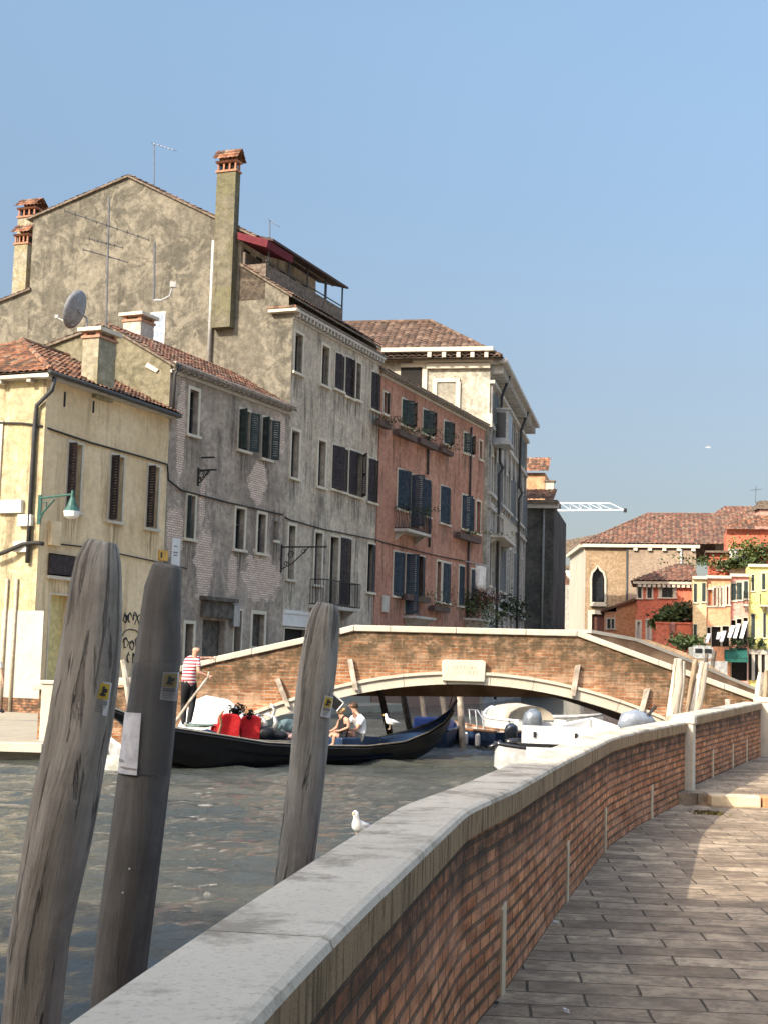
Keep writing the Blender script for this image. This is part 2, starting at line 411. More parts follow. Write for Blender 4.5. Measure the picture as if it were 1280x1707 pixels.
# ------------------------------------------------------------------ water: real waves near, flat far
wk = NK('canal_water', .02, .5); wv = wk.obj()
c_ = wk.mix(wk.ramp(wk.noise(wk.mp(wv, (.25, .6, 1)), .5, 5), [(.35, 0), (.65, 1)]), (.042, .05, .046), (.075, .075, .06))
wk.col(c_); wk.b.inputs['IOR'].default_value = 1.333
n1 = wk.noise(wk.mp(wv, (.8, 2.2, 1)), 4.5, 8, .7, .8)
b1 = wk.bump(n1, 1.0, .032)
wk.bump(wk.noise(wk.mp(wv, (.9, 2.6, 1)), 13, 4, .6, 1.2), 1.0, .015, b1)
water_m = wk.m
def wave_grid(x0, x1, y0, y1, dx, dy, amp):
    nx = int((x1-x0)/dx)+1; ny = int((y1-y0)/dy)+1
    X, Y = np.meshgrid(np.linspace(x0, x1, nx), np.linspace(y0, y1, ny))
    rs = np.random.RandomState(3); Z = np.zeros_like(X)
    for i in range(44):
        lam = .20*(1.058**i); a = amp*lam**.7*.0050*(.5+rs.rand())
        th = math.radians(84)+rs.randn()*.42
        kx, ky = math.cos(th)*2*math.pi/lam, math.sin(th)*2*math.pi/lam
        wx = X+.25*np.sin(Y*.9+i)+.2*np.sin(X*1.3+2*i); wy = Y+.25*np.sin(X*.8+i*1.7)
        Z += a*np.sin(kx*wx+ky*wy+rs.rand()*6.28)
    Z = Z*(1+.5*np.sin(X*.35+1)*np.sin(Y*.23)); fade = np.clip(np.minimum(np.minimum(X-x0, x1-X), np.minimum(Y-y0, y1-Y))/1.0, 0, 1)
    co = np.stack([X, Y, WZ+Z*fade], -1).reshape(-1, 3)
    me = bpy.data.meshes.new('water'); idx = np.arange(nx*ny).reshape(ny, nx)
    q = np.stack([idx[:-1, :-1], idx[:-1, 1:], idx[1:, 1:], idx[1:, :-1]], -1).reshape(-1, 4)
    me.vertices.add(len(co)); me.vertices.foreach_set('co', co.ravel())
    me.loops.add(q.size); me.loops.foreach_set('vertex_index', q.ravel())
    me.polygons.add(len(q)); me.polygons.foreach_set('loop_start', np.arange(0, q.size, 4)); me.polygons.foreach_set('loop_total', np.full(len(q), 4))
    me.polygons.foreach_set('use_smooth', np.ones(len(q), bool)); me.update(); me.validate()
    me.materials.append(water_m)
    o = bpy.data.objects.new('water', me); sc.collection.objects.link(o); o['kind'] = 'structure'
wave_grid(-14, 8, 2.5, 62, .075, .075, 1.0)
fw_ = MB()
for (a, b, c, d) in ((-200, 200, -60, 2.5), (-200, 200, 62, 260), (-200, -16, 2.5, 62), (9, 200, 2.5, 62)):
    fw_.poly([(a, c, WZ), (b, c, WZ), (b, d, WZ), (a, d, WZ)])
struct(fw_, 'far_water', water_m)

# ------------------------------------------------------------------ unseen house, added behind the camera to shade the foreground
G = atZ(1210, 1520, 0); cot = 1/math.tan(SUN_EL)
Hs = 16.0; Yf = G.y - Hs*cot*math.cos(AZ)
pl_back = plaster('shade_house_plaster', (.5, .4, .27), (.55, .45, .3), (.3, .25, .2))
bh = thing('house', 'unseen tall ochre house added behind the camera to throw the foreground into shade', 'house', (-18, Yf, 0))
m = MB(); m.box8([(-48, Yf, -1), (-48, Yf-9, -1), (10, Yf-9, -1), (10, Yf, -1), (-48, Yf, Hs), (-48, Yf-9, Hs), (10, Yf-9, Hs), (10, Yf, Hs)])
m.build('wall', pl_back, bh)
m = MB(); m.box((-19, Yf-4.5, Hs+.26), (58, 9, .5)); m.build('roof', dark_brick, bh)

# ------------------------------------------------------------------ near parapet
ZC = 1.12
inner = [(420,1706),(454,1668),(564,1555),(667,1455),(781,1349),(860,1314),(939,1270),(1021,1230),(1068,1218),(1145,1203)]
IP = [atZ(u, v, ZC) for u, v in inner]
IP[-1] = atZ(1145, 1203.5, ZC)
d0 = (IP[1]-IP[0]).normalized()
IP = [IP[0]-d0*7, IP[0]-d0*2] + IP
def resample(P, step):
    out = [P[0]]; 
    for a, b in zip(P, P[1:]):
        n = max(1, round((b-a).length/step))
        out += [a+(b-a)*(i/n) for i in range(1, n+1)]
    return out
def smooth2(P, it=2):
    for _ in range(it):
        P = [P[0]]+[(P[i-1]+P[i]*2+P[i+1])/4 for i in range(1, len(P)-1)]+[P[-1]]
    return P
IP = smooth2(resample(IP, .2), 1)
for p in IP: p.z = 0
WP = [(p.x-.1, p.y) for p in IP]
m = MB()
for (x0, y0), (x1, y1) in zip([(-1.2, -30)]+WP, WP+[(WP[-1][0]+.05, 20.35)]): m.poly([(x0, y0, 0), (14, y0, 0), (14, y1, 0), (x1, y1, 0)])
struct(m, 'walkway', paving)
def normals(P):
    N = []
    for i in range(len(P)):
        t = (P[min(i+1, len(P)-1)]-P[max(i-1, 0)]).normalized(); N.append(V((t.y, -t.x, 0)))
    return N
def wall_run(root, P, zb, zt, thick, mat, capm, capf, capw, capt, joints, seedz=0):
    """P: inner edge line of the cap; zt(s): height of the cap top along it"""
    N = normals(P); S = [0]
    for a, b in zip(P, P[1:]): S.append(S[-1]+(b-a).length)
    rows = 14
    for side, off in (('in', -.03), ('out', -(capw-.03))):
        m = MB(); attr = []; nrm = []
        for i, p in enumerate(P):
            for r in range(rows+1):
                z1 = zt(S[i])-capt; z = zb(S[i]) + (z1-zb(S[i]))*r/rows
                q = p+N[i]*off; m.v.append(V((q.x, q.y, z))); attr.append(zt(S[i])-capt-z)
        for i in range(len(P)-1):
            for r in range(rows):
                a = i*(rows+1)+r; b = a+rows+1
                f = [a, b, b+1, a+1] if side == 'in' else [a, a+1, b+1, b]
                m.f.append(f); m.m.append(0)
                m.uv.append([(S[k//(rows+1)], m.v[k].z) for k in f])
        if side == 'in': A = (m, attr)
        else:
            o = len(A[0].v); A[0].v += m.v; A[0].f += [[k+o for k in f] for f in m.f]; A[0].m += m.m; A[0].uv += m.uv
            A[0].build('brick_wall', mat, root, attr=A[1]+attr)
    # cap in blocks
    tot = S[-1]; s = 0; k = 0; rng = random.Random(5+seedz)
    pts = [(S[i], P[i], N[i]) for i in range(len(P))]
    def at(s):
        i = max(0, min(len(S)-2, int(np.searchsorted(S, s))-1)); f = (s-S[i])/(S[i+1]-S[i])
        return P[i].lerp(P[i+1], f), N[i].lerp(N[i+1], f).normalized()
    while s < tot-.05:
        e = min(tot, s + joints*(.85+.3*rng.random()))
        if tot-e < .5: e = tot
        n = max(2, int((e-s)/.2)); m = MB(); prof = []
        r = .018
        for j in range(n+1):
            q = s+.004+(e-s-.008)*j/n; p, nn = at(q); z = zt(q)
            jz = (rng.random()-.5)*.0
            sec = [(0, -capt), (0, -r*1.6), (-r*.5, -r*.5), (-r*1.6, 0), (-capw+r, 0), (-capw, -r), (-capw, -capt)]
            m.v += [V((p.x+nn.x*a, p.y+nn.y*a, z+b)) for a, b in sec]
        K = 7
        for j in range(n):
            for c in range(K):
                c2 = (c+1) % K
                f = [j*K+c, (j+1)*K+c, (j+1)*K+c2, j*K+c2]
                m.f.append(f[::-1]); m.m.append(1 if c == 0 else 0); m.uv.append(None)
        m.f += [list(range(K)), list(range(n*K+K-1, n*K-1, -1))]; m.m += [0, 0]; m.uv += [None, None]
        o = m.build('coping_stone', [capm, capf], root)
        s = e; k += 1
    return at, S
pw = thing('canal_parapet', 'long curving brick parapet with rounded pale stone coping beside the near walkway', 'wall', (.3, 6, 0))
at1, S1 = wall_run(pw, IP, lambda s: -.5, lambda s: ZC, .25, wall_brick, cap_m, capface_m, .345, .145, 1.5)
# pale vertical strips on the brick
def find_s(at, tot, u, z):
    lo, hi = 6.0, tot
    for _ in range(40):
        md = (lo+hi)/2; p, n = at(md)
        if proj((p.x, p.y, z))[0] < u: lo = md
        else: hi = md
    return lo
def strip(root, at, s, z0, z1, w=.12):
    p, n = at(s); p = p+n*(-.03); t = V((-n.y, n.x, 0)); m = MB()
    P = [V((0, 0, z))+V((p.x, p.y, 0))+t*a+n*b for z in (z0, z1) for a, b in ((-w/2, .012), (w/2, .012), (w/2, -.02), (-w/2, -.02))]
    P[4].z -= .03; P[7].z -= .03
    m.box8(P); m.build('stone_strip', strip_m, root)
for u, zt_ in ((845, .5), (951, .47), (1013, .44), (1090, .42)):
    strip(pw, at1, find_s(at1, S1[-1], u, .2), 0, zt_)
# post where the parapet steps up
pe = IP[-1]; N1 = normals(IP)[-1]; T1 = V((-N1.y, N1.x, 0))
def post(root, c, w, d, z0, z1, T, cap=.1, name='end_post'):
    N = V((T.y, -T.x, 0)); m = MB()
    def bx(w, d, a, b):
        P = [V((c.x, c.y, z))+T*x+N*y for z in (a, b) for x, y in ((-d/2, -w/2), (d/2, -w/2), (d/2, w/2), (-d/2, w/2))]
        m.box8(P)
    bx(w, d, z0, z1-cap); bx(w+.04, d+.04, z1-cap+.002, z1)
    return m.build(name, white_stone, root, bevel=.012)
post(pw, pe+T1*.12-N1*.04, .26, .24, 0, 1.19, T1)
# second run, a little higher
q0 = atZ(1164, 1199, 1.19); q1 = V((atZ(1270, 1171, 1.26).x, atZ(1270, 1171, 1.26).y, 0)); q0 = V((q0.x, q0.y, 0))
q0 = pe+T1*.26+N1*.0
P2 = resample([q0, q1], .3)
pw2 = thing('canal_parapet', 'short brick parapet beyond the cream stone post, leading to the bridge foot', 'wall', (q0.x, q0.y, .15))
L2 = (q1-q0).length
at2, S2 = wall_run(pw2, P2, lambda s: -.3, lambda s: 1.19+.07*s/L2, .25, wall_brick, cap_m, capface_m, .345, .145, 1.8, 3)
def find2(u):
    lo, hi = 0, S2[-1]
    for _ in range(40):
        md = (lo+hi)/2; p, n = at2(md)
        if proj((p.x, p.y, .4))[0] < u: lo = md
        else: hi = md
    return lo
for u in (1191, 1224, 1247): strip(pw2, at2, find2(u), .15, .6, .13)
N2 = normals(P2)[-1]; T2 = V((-N2.y, N2.x, 0))
post(pw2, q1+T2*.12, .3, .28, .15, 1.36, T2)
# step stones
sx = pe.x+.16
rr = random.Random(2)
for i, (wd, colr, lab) in enumerate(((.72, (.62, .5, .33), 'cream step stone lying next to the parapet post'), (.6, (.52, .27, .13), 'orange brick step block between the two cream step stones'), (.9, (.55, .47, .34), 'pale step stone farthest right on the walkway step'))):
    mm = simple('step_stone', colr, .9, scale=4, bump=.5)
    m = MB(); m.box((sx+wd/2, 20.23, .075), (wd-.03, .24, .162)); sx += wd
    solo(m, 'step_stone', mm, lab, 'step', bevel=.02)
# small weeds at the step
leaf_dry = simple('dry_weed', (.12, .10, .04), .9, c2=(.2, .18, .07))
def tuft(c, r, h, n, mat, name, label, cat, group=None, parent=None, sz=.03):
    m = MB(); rg = random.Random(int(c[0]*91+c[1]*17))
    for i in range(n):
        p = V(c)+V((rg.gauss(0, r), rg.gauss(0, r), abs(rg.gauss(0, h))))
        a = V((rg.uniform(-1, 1), rg.uniform(-1, 1), rg.uniform(-1, 1))).normalized()*sz
        b = a.cross(V((rg.random(), rg.random(), rg.random()))).normalized()*sz*.6
        m.add([p-a, p+b, p+a, p-b], [(0, 1, 2, 3)])
    if parent is not None: return m.build(name, mat, parent)
    return solo(m, name, mat, label, cat, group)
tuft((pe.x+1.5, 20.1, 0), .12, .03, 260, leaf_dry, 'weed', 'dry weeds growing along the walkway step', 'plant')
tuft((pe.x-.1, 19.0, 0), .1, .02, 120, leaf_dry, 'weed', 'thin dry weeds at the parapet foot just before the post', 'plant')

for i, (u, v, r, lab) in enumerate(((925, 1541, .03, 'crumpled white paper scrap at the foot of the parapet'), (944, 1688, .022, 'tiny white chip lying on the nearest paving'), (826, 1676, .02, 'brown leaf scrap by the parapet foot at the bottom edge'), (1110, 1510, .018, 'small dark scrap on the paving left of the sunlit patch'))):
    c = atZ(u, v, .012); rg = random.Random(i); m = MB()
    for q in range(5):
        a = V((rg.uniform(-1, 1)*r, rg.uniform(-1, 1)*r, rg.random()*r*.8)); b = V((rg.uniform(-1, 1)*r, rg.uniform(-1, 1)*r, rg.random()*r)); d = V((rg.uniform(-1, 1)*r, rg.uniform(-1, 1)*r, rg.random()*r)); m.add([c+a, c+b, c+d, c], [(0, 1, 2), (0, 2, 3)])
    solo(m, 'litter', white_p if i < 2 else dark_wood, lab, 'litter')
# ------------------------------------------------------------------ foreground mooring piles
def pilemat(name, c, c2, crack, smooth=False):
    k = NK(name, .85, .25); uv = k.uv()
    v = k.mp(uv, (9, .8, 1)) if not smooth else k.mp(uv, (7, .7, 1))
    base = k.mix(k.ramp(k.noise(v, 1.0, 8, .7, .8), [(.4, 0), (.6, 1)]), c, c2)
    base = k.mix(k.ramp(k.noise(uv, 2.5, 6, .7), [(.45, 0), (.6, .5)]), base, dk(c, .7))
    cr = k.ramp(k.noise(k.mp(uv, (11, .9, 1), rot=(0, 0, .1)), 1.6, 4, .55, .9), [(.36, 1), (.42, 0)])
    if crack: base = k.mix(k.math('MULTIPLY', cr, crack), base, (.035, .03, .028))
    k.col(base)
    b1 = k.bump(k.noise(v, 1.0, 9, .7, .8), 1.0 if not smooth else .55, .05)
    if crack: k.bump(k.math('MULTIPLY', cr, -1), 1.0, .04, b1)
    return k.m
pm1 = pilemat('grey_weathered_pile', (.30, .27, .225), (.46, .42, .36), .4)
pm2 = pilemat('smooth_grey_pile', (.11, .105, .096), (.165, .158, .147), .0, True)
pm3 = pilemat('grey_grained_pile', (.27, .255, .225), (.42, .40, .355), .35)
pale_pile = pilemat('bleached_pile', (.55, .47, .36), (.72, .64, .52), .3)
brown_pile = pilemat('brown_pile', (.3, .22, .14), (.42, .32, .22), .4)
def on_pile(u, v, Y, d=0):
    return atY(u, v, Y)
def pile(label, axis, Y, rads, mat, n=40, wob=.12, group='weathered mooring piles in the canal', flat=None, dY=0):
    """axis: [(u, v)] from top down at depth Y (+dY along the way); rads in photo pixels"""
    m = MB(); path = []; rr = []
    for i, (u, v) in enumerate(axis):
        yy = Y+dY*i/(len(axis)-1); path.append(atY(u, v, yy)); rr.append(rads[i]*yy/FP)
    t = (path[-1]-path[-2]).normalized()
    end = path[-1]+t*((path[-1].z+1.4)/max(.2, -t.z)); path.append(end); rr.append(rr[-1])
    # resample
    P = []; R = []
    for i in range(len(path)-1):
        k = max(1, int((path[i+1]-path[i]).length/(.07 if n > 12 else .3)))
        for j in range(k):
            P.append(path[i].lerp(path[i+1], j/k)); R.append(rr[i]+(rr[i+1]-rr[i])*j/k)
    P.append(path[-1]); R.append(rr[-1])
    if n >= 12:
        P = [P[0]+(P[0]-P[1]).normalized()*.02] + P; R = [R[0]*.86] + R
    m.tube(P[::-1], R[::-1], n, 0, True, wob)
    root = thing('mooring_pile', label, 'mooring pile', (end.x, end.y, end.z), group)
    o = m.build('trunk', mat, root, smooth=(n > 10))
    return root
p1 = pile('thick cracked grey mooring pile, nearest and leftmost in the foreground', [(171,910),(166,935),(163,965),(154,1060),(146,1130),(136,1210),(98,1400),(66,1560),(50,1707)], 6.9,
          [30,39,43,50,53,54,53,51,49], pm1, 48, .16)
p2 = pile('smooth dark grey faceted mooring pile wrapped with clear film and a white notice', [(279,947),(272,980),(263,1100),(246,1250),(228,1400),(207,1560),(190,1707)], 7.7,
          [26,31,39,43,44,44,43], pm2, 12, 0.05)
p3 = pile('slim grained grey mooring pile standing in front of the gondola bow seats', [(545,1012),(543,1022),(539,1045),(533,1100),(523,1175),(510,1300),(494,1440),(478,1560)], 8.4,
          [20,24,27,30,30.5,30,30,30], pm3, 44, .12)
# stickers: yellow warning plate, dark text bar, white edge
yel = simple('sticker_yellow', (.52, .36, .05), .5, var=.08, bump=0); wht = simple('sticker_white', (.62, .62, .6), .6, var=.1, scale=14, bump=.1)
blk = simple('sticker_black', (.03, .03, .03), .6, bump=0); paper = simple('paper', (.55, .56, .6), .8, var=.1, scale=12, bump=.4, c2=(.68, .69, .72))
tan = simple('tan_label', (.5, .4, .28), .7, bump=0)
def curved_patch(root, name, mat, quad, Y, axis_u, rad_px, off, n=8, mb=None, mi=0):
    """quad: tl, tr, br, bl photo pixels; wrapped round the pile's cylinder"""
    R = rad_px*Y/FP + off; m = mb or MB(); base = len(m.v)
    for j in range(5):
        for i in range(n+1):
            a, b = i/n, j/4
            u = (quad[0][0]*(1-a)+quad[1][0]*a)*(1-b)+(quad[3][0]*(1-a)+quad[2][0]*a)*b
            v = (quad[0][1]*(1-a)+quad[1][1]*a)*(1-b)+(quad[3][1]*(1-a)+quad[2][1]*a)*b
            au = axis_u(v); c = atY(au, v, Y); x = (u-au)*Y/FP
            x = max(-R*.97, min(R*.97, x))
            m.v.append(c+V((x, -math.sqrt(R*R-x*x), 0)))
    for j in range(4):
        for i in range(n):
            k = base+j*(n+1)+i; m.f.append([k, k+n+1, k+n+2, k+1]); m.m.append(mi); m.uv.append(None)
    if mb is None:
        o = m.build(name, mat, root, smooth=True)
        return o
def sticker(root, Q, Y, ax, r, eps=.004):
    """Q: tl tr br bl of the white plate"""
    def sub(a0, a1, b0, b1):
        def P(a, b):
            return ((Q[0][0]*(1-a)+Q[1][0]*a)*(1-b)+(Q[3][0]*(1-a)+Q[2][0]*a)*b, (Q[0][1]*(1-a)+Q[1][1]*a)*(1-b)+(Q[3][1]*(1-a)+Q[2][1]*a)*b)
        return [P(a0, b0), P(a1, b0), P(a1, b1), P(a0, b1)]
    m = MB()
    curved_patch(root, '', None, sub(0, 1, 0, 1), Y, ax, r, eps, mb=m, mi=0)
    curved_patch(root, '', None, sub(.12, .92, .05, .52), Y, ax, r, eps*2, mb=m, mi=1)
    # hand/symbol blob
    curved_patch(root, '', None, sub(.38, .58, .14, .40), Y, ax, r, eps*3, mb=m, mi=2, n=3)
    curved_patch(root, '', None, sub(.56, .80, .20, .32), Y, ax, r, eps*3.2, mb=m, mi=2, n=3)
    curved_patch(root, '', None, sub(.28, .72, .36, .43), Y, ax, r, eps*3.4, mb=m, mi=2, n=3)
    curved_patch(root, '', None, sub(.14, .90, .56, .70), Y, ax, r, eps*2, mb=m, mi=3)
    for k in range(3): curved_patch(root, '', None, sub(.14, .85-.1*k, .75+.07*k, .775+.07*k), Y, ax, r, eps*2, mb=m, mi=3)
    o = m.build('warning_sticker', [wht, yel, blk, simple('sticker_text', (.2, .19, .18), .6, bump=0)], root, smooth=True)
    o['label'] = 'peeling white sticker with a yellow warning square'
    return o
ax1 = lambda v: interp(v, [(910,171),(965,163),(1060,154),(1130,146),(1210,136),(1400,98)])
ax2 = lambda v: interp(v, [(947,279),(1100,263),(1250,246),(1400,228),(1560,207)])
ax3 = lambda v: interp(v, [(1022,543),(1100,533),(1175,523),(1300,510),(1440,494)])
sticker(p1, [(176,1134),(192,1137),(184,1192),(163,1186)], 6.9, ax1, 54)
sticker(p2, [(278,1120),(301,1120),(296,1168),(272,1165)], 7.7, ax2, 41)
sticker(p3, [(543,1158),(557,1162),(550,1196),(535,1193)], 8.4, ax3, 31)
# transparent film bands and the torn notice
fk = NK('clear_film', .18, .6); fk.col((.20, .195, .18)); fk.b.inputs['Alpha'].default_value = .5
fk.bump(fk.noise(fk.mp(fk.obj(), (1, 1, 6)), 9, 6, .7, 1.5), 1.0, .06)
curved_patch(p2, 'plastic_film', fk.m, [(218,1105),(300,1105),(292,1290),(197,1288)], 7.7, ax2, 42.5, .006, 16)
o = curved_patch(p2, 'paper_notice', paper, [(212,1188),(243,1188),(236,1290),(200,1288)], 7.7, ax2, 42.5, .010, 8)
o['label'] = 'blank white paper notice, torn and stained near its foot'
m = MB(); curved_patch(p2, '', None, [(203,1264),(213,1266),(212,1270),(203,1269)], 7.7, ax2, 42.5, .014, 3, m); 
m.build('stain', simple('paper_stain', (.25, .27, .28), .8), p2)
m = MB(); curved_patch(p2, '', None, [(205,1276),(236,1279),(236,1280.5),(205,1279)], 7.7, ax2, 42.5, .014, 5, m); m.build('tear', simple('paper_tear', (.3, .27, .25), .8), p2)
# small nail heads
for (u, v) in ((216,1449),(205,1489)):
    m = MB(); c = atY(u, v, 7.7-.145); m.ball(c, .006); m.build('nail', white_p, p2)

# piles by the bridge (right) and under it
PG = 'bleached mooring piles behind the parapet'
pile('bleached thick mooring pile, leftmost of three behind the parapet', [(1131,1100),(1128,1140),(1119,1200)], 24.5, [7.5,10,10.5], pale_pile, 14, .06, PG)
pile('half hidden bleached pile just behind the leftmost bleached one', [(1138,1104),(1136,1140),(1127,1200)], 25.2, [5,6,7], pale_pile, 12, .06, PG)
pile('thin brown mooring pile between two bleached ones', [(1159,1101),(1152,1150),(1145,1195)], 25.0, [4.5,5,5], brown_pile, 12, .06, PG)
pile('bleached mooring pile, rightmost of three behind the parapet', [(1174,1106),(1166,1150),(1157,1195)], 24.8, [7.5,9,9.5], pale_pile, 14, .06, PG)
pile('short white stake peeking over the parapet near the second post', [(1213,1166),(1213,1180)], 28, [4,4], pale_pile, 10, .0, PG)
pile('pale pile at the right edge of the photo beyond the bridge rail', [(1269,1121),(1266,1140),(1263,1160)], 36, [5,6,6], pale_pile, 10, .0, PG)
pile('pale pile cut by the photo edge, beside the other one beyond the bridge rail', [(1279,1118),(1278,1140),(1276,1160)], 36.5, [5,6,6], brown_pile, 10, .0, PG)
pile('slim wooden stake leaning between the two nearest piles, behind the stern', [(204,1100),(208,1120),(214,1160)], 27.6, [3.5,4.5,5], pale_pile, 10, .0, PG)
UG = 'dark piles under the bridge'
for i, (ut, vt, ub, vb, yy, lab) in enumerate([(633,1148,645,1203,33.5,'first dark leaning pile under the arch from the left'), (668,1143,680,1203,35,'second dark leaning pile under the arch from the left'),
        (700,1138,708,1195,37,'third dark leaning pile under the arch from the left'), (733,1136,741,1185,39,'fourth dark leaning pile under the arch, behind the bow'),
        (765,1136,768,1192,36.5,'brown timber pile next to the small wooden boat')]):
    pile(lab, [(ut-4, vt-22, ), (ut, vt), (ub, vb)], yy, [4.5, 5, 5.5], dark_wood if i < 4 else wood, 10, 0, UG)
pile('dark timber of the landing left of the green awning', [(1178,1090),(1172,1150)], 60, [3, 3], dark_wood, 8, 0, 'dark landing piles on the far bank')
pile('dark leaning timber of the landing under the green awning', [(1191,1085),(1182,1150)], 61, [3.5, 3.5], dark_wood, 8, 0, 'dark landing piles on the far bank')

# ------------------------------------------------------------------ bridge
YL, YR = 30.0, 31.3
BF = Fr(atY(75, 1140, YL), atY(1275, 1160, YR))
top_px = [(66,1140),(205,1136),(361,1094),(509,1062),(567,1047.5),(590,1042),(760,1046),(961,1051),(1119,1108),(1280,1166),(1400,1209)]
topc = [BF.pix(u, v) for u, v in top_px]
ring_px = [(420,1187),(557,1144),(640,1129),(734,1118),(820,1122),(953,1144),(1035,1167),(1107,1196)]
rp = [BF.pix(u, v) for u, v in ring_px]
cf = np.polyfit([a for a, b in rp], [b for a, b in rp], 2)
ringz = lambda s: float(np.polyval(cf, s))
RT = .27; CT = .13
br_t = thing('footbridge', 'low arched brick footbridge with white stone coping and arch ring crossing the canal', 'bridge', tuple(BF.p(BF.L/2, -1.5, WZ)))
sE = BF.pix(1400, 1200)[0]; sW = topc[0][0]
def spandrel(d, face, name, top, mat, s0, s1, inner=True):
    m = MB(); attr = []; rows = 22; S = np.arange(s0, s1+.1, .15)
    for s in S:
        zt = interp(s, top)-CT
        zr = ringz(s); zb = zr-.02 if zr > WZ-.3 else WZ-.6
        zb = min(zb, zt-.02)
        for r in range(rows+1):
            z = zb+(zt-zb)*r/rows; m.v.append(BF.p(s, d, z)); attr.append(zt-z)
    for i in range(len(S)-1):
        for r in range(rows):
            a = i*(rows+1)+r; b = a+rows+1; f = [a, b, b+1, a+1]
            if not face: f = f[::-1]
            m.f.append(f); m.m.append(0); m.uv.append([(S[k//(rows+1)], m.v[k].z) for k in f])
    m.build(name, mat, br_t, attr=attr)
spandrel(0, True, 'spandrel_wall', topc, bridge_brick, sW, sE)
# inner face of the near parapet, back spandrel
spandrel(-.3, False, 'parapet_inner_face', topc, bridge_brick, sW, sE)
BW = 3.4
backtop = [(s, z-.05) for s, z in topc]
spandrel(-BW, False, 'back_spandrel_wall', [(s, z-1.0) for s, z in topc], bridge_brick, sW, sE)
# coping stones
m = MB(); cps = []
Sj = [sW-.15]; s = sW
kn = [k for k, _ in topc]
while s < sE-1.2: s += 1.45; Sj.append(s)
Sj = sorted(set([round(x, 3) for x in Sj+kn[2:-1]]))
Sj = [a for i, a in enumerate(Sj) if i == 0 or a-Sj[i-1] > .35 or a in [round(k, 3) for k in kn]]
for a, b in zip(Sj, Sj[1:]):
    za, zb = interp(a, topc), interp(b, topc); a2 = a+.006; b2 = b-.006
    m = MB(); m.box8([BF.p(a2, .06, za-CT), BF.p(b2, .06, zb-CT), BF.p(b2, -.36, zb-CT), BF.p(a2, -.36, za-CT), BF.p(a2, .06, za), BF.p(b2, .06, zb), BF.p(b2, -.36, zb), BF.p(a2, -.36, za)])
    m.build('coping_stone', white_stone, br_t, bevel=.015)
# arch ring: long voussoirs
sl = min(s for s in np.arange(0, 8, .05) if ringz(s)-RT > WZ-.1); sr = max(s for s in np.arange(5, 16, .05) if ringz(s)-RT > WZ-.1)
nv = 13
for i in range(nv):
    a = sl+(sr-sl)*i/nv+.005; b = sl+(sr-sl)*(i+1)/nv-.005; m = MB()
    K = 5; SS = [a+(b-a)*j/K for j in range(K+1)]
    def sec(s):
        sg = 2*cf[0]*s+cf[1]; ln = math.hypot(1, sg); nx, nz = sg/ln, -1/ln
        z = ringz(s)
        # outer lip, recess, body
        P = []
        for (q, d) in ((0, .10), (.06, .10), (.065, .05), (RT, .05), (RT, -.3), (0, -.3)):
            P.append(BF.p(s+nx*q, d, z+nz*q))
        return P
    for q in SS: m.v += sec(q)
    for j in range(K):
        for c in range(6):
            c2 = (c+1) % 6; m.f.append([j*6+c, (j+1)*6+c, (j+1)*6+c2, j*6+c2][::-1]); m.m.append(0); m.uv.append(None)
    m.f += [list(range(6)), list(range(K*6+5, K*6-1, -1))]; m.m += [0, 0]; m.uv += [None, None]
    m.build('voussoir', white_stone, br_t)
# vault underside
m = MB(); SS = np.linspace(sl-.4, sr+.4, 60)
for s in SS:
    sg = 2*cf[0]*s+cf[1]; ln = math.hypot(1, sg)
    for d in (-.25, -BW): m.v.append(BF.p(s+sg/ln*RT*.9, d, ringz(s)-RT*.9/ln))
for i in range(len(SS)-1): m.f.append([2*i, 2*i+1, 2*i+3, 2*i+2]); m.m.append(0); m.uv.append(None)
m.build('vault', dark_brick, br_t, smooth=True)
# deck
m = MB()
for (a, za), (b, zb) in zip(topc, topc[1:]):
    m.poly([BF.p(a, -.3, za-1.0), BF.p(b, -.3, zb-1.0), BF.p(b, -BW, zb-1.0), BF.p(a, -BW, za-1.0)])
m.build('deck', paving, br_t)
# far parapet, splayed at the right landing
far = [(sW, -BW, topc[0][1]), (topc[1][0], -BW, topc[1][1]), (topc[5][0], -BW, topc[5][1]-.05)]
for (u, v, Y) in ((985,1053.5,33.6),(1060,1067,34.6),(1142,1099,35.8),(1210,1129,37.2),(1280,1158,38.4)):
    p = atY(u, v, Y); q = p-BF.A; far.append((q.dot(BF.t), q.dot(BF.n), p.z))
m = MB(); attr = []
for (a, d, z) in far:
    for r in range(9): m.v.append(BF.p(a, d, z-.02-(1.5*r/8))); attr.append(1.2*r/8)
for i in range(len(far)-1):
    for r in range(8):
        k = i*9+r; f = [k+1, k+10, k+9, k]
        m.f.append(f); m.m.append(0); m.uv.append([(far[q//9][0], m.v[q].z) for q in f])
m.build('far_parapet', simple('far_parapet_brick', (.30, .18, .10), .9, c2=(.42, .27, .16), scale=1.5, bump=.5), br_t, attr=attr)
m = MB()
for (a, d, z), (b, e, y) in zip(far, far[1:]):
    m.box8([BF.p(a, d+.03, z-.03), BF.p(b, e+.03, y-.03), BF.p(b, e-.3, y-.03), BF.p(a, d-.3, z-.03), BF.p(a, d+.03, z+.05), BF.p(b, e+.03, y+.05), BF.p(b, e-.3, y+.05), BF.p(a, d-.3, z+.05)])
m.build('far_coping', white_stone, br_t)
bank_m = plaster('bank_wall', (.34, .23, .14), (.44, .31, .2), (.15, .11, .08), .7, .6, blotch=(.24, .17, .11), bl=.6)
m = MB(); tp_ = [atY(u, v, 41) for u, v in ((1040, 1064), (1082, 1067), (1142, 1088), (1222, 1131))]; m.prism(tp_+[V((tp_[-1].x, 41, -.2)), V((tp_[0].x, 41, -.2))], V((0, .4, 0))); solo(m, 'landing_wall', bank_m, 'brown sloping wall showing above the descending right parapet of the bridge', 'wall')
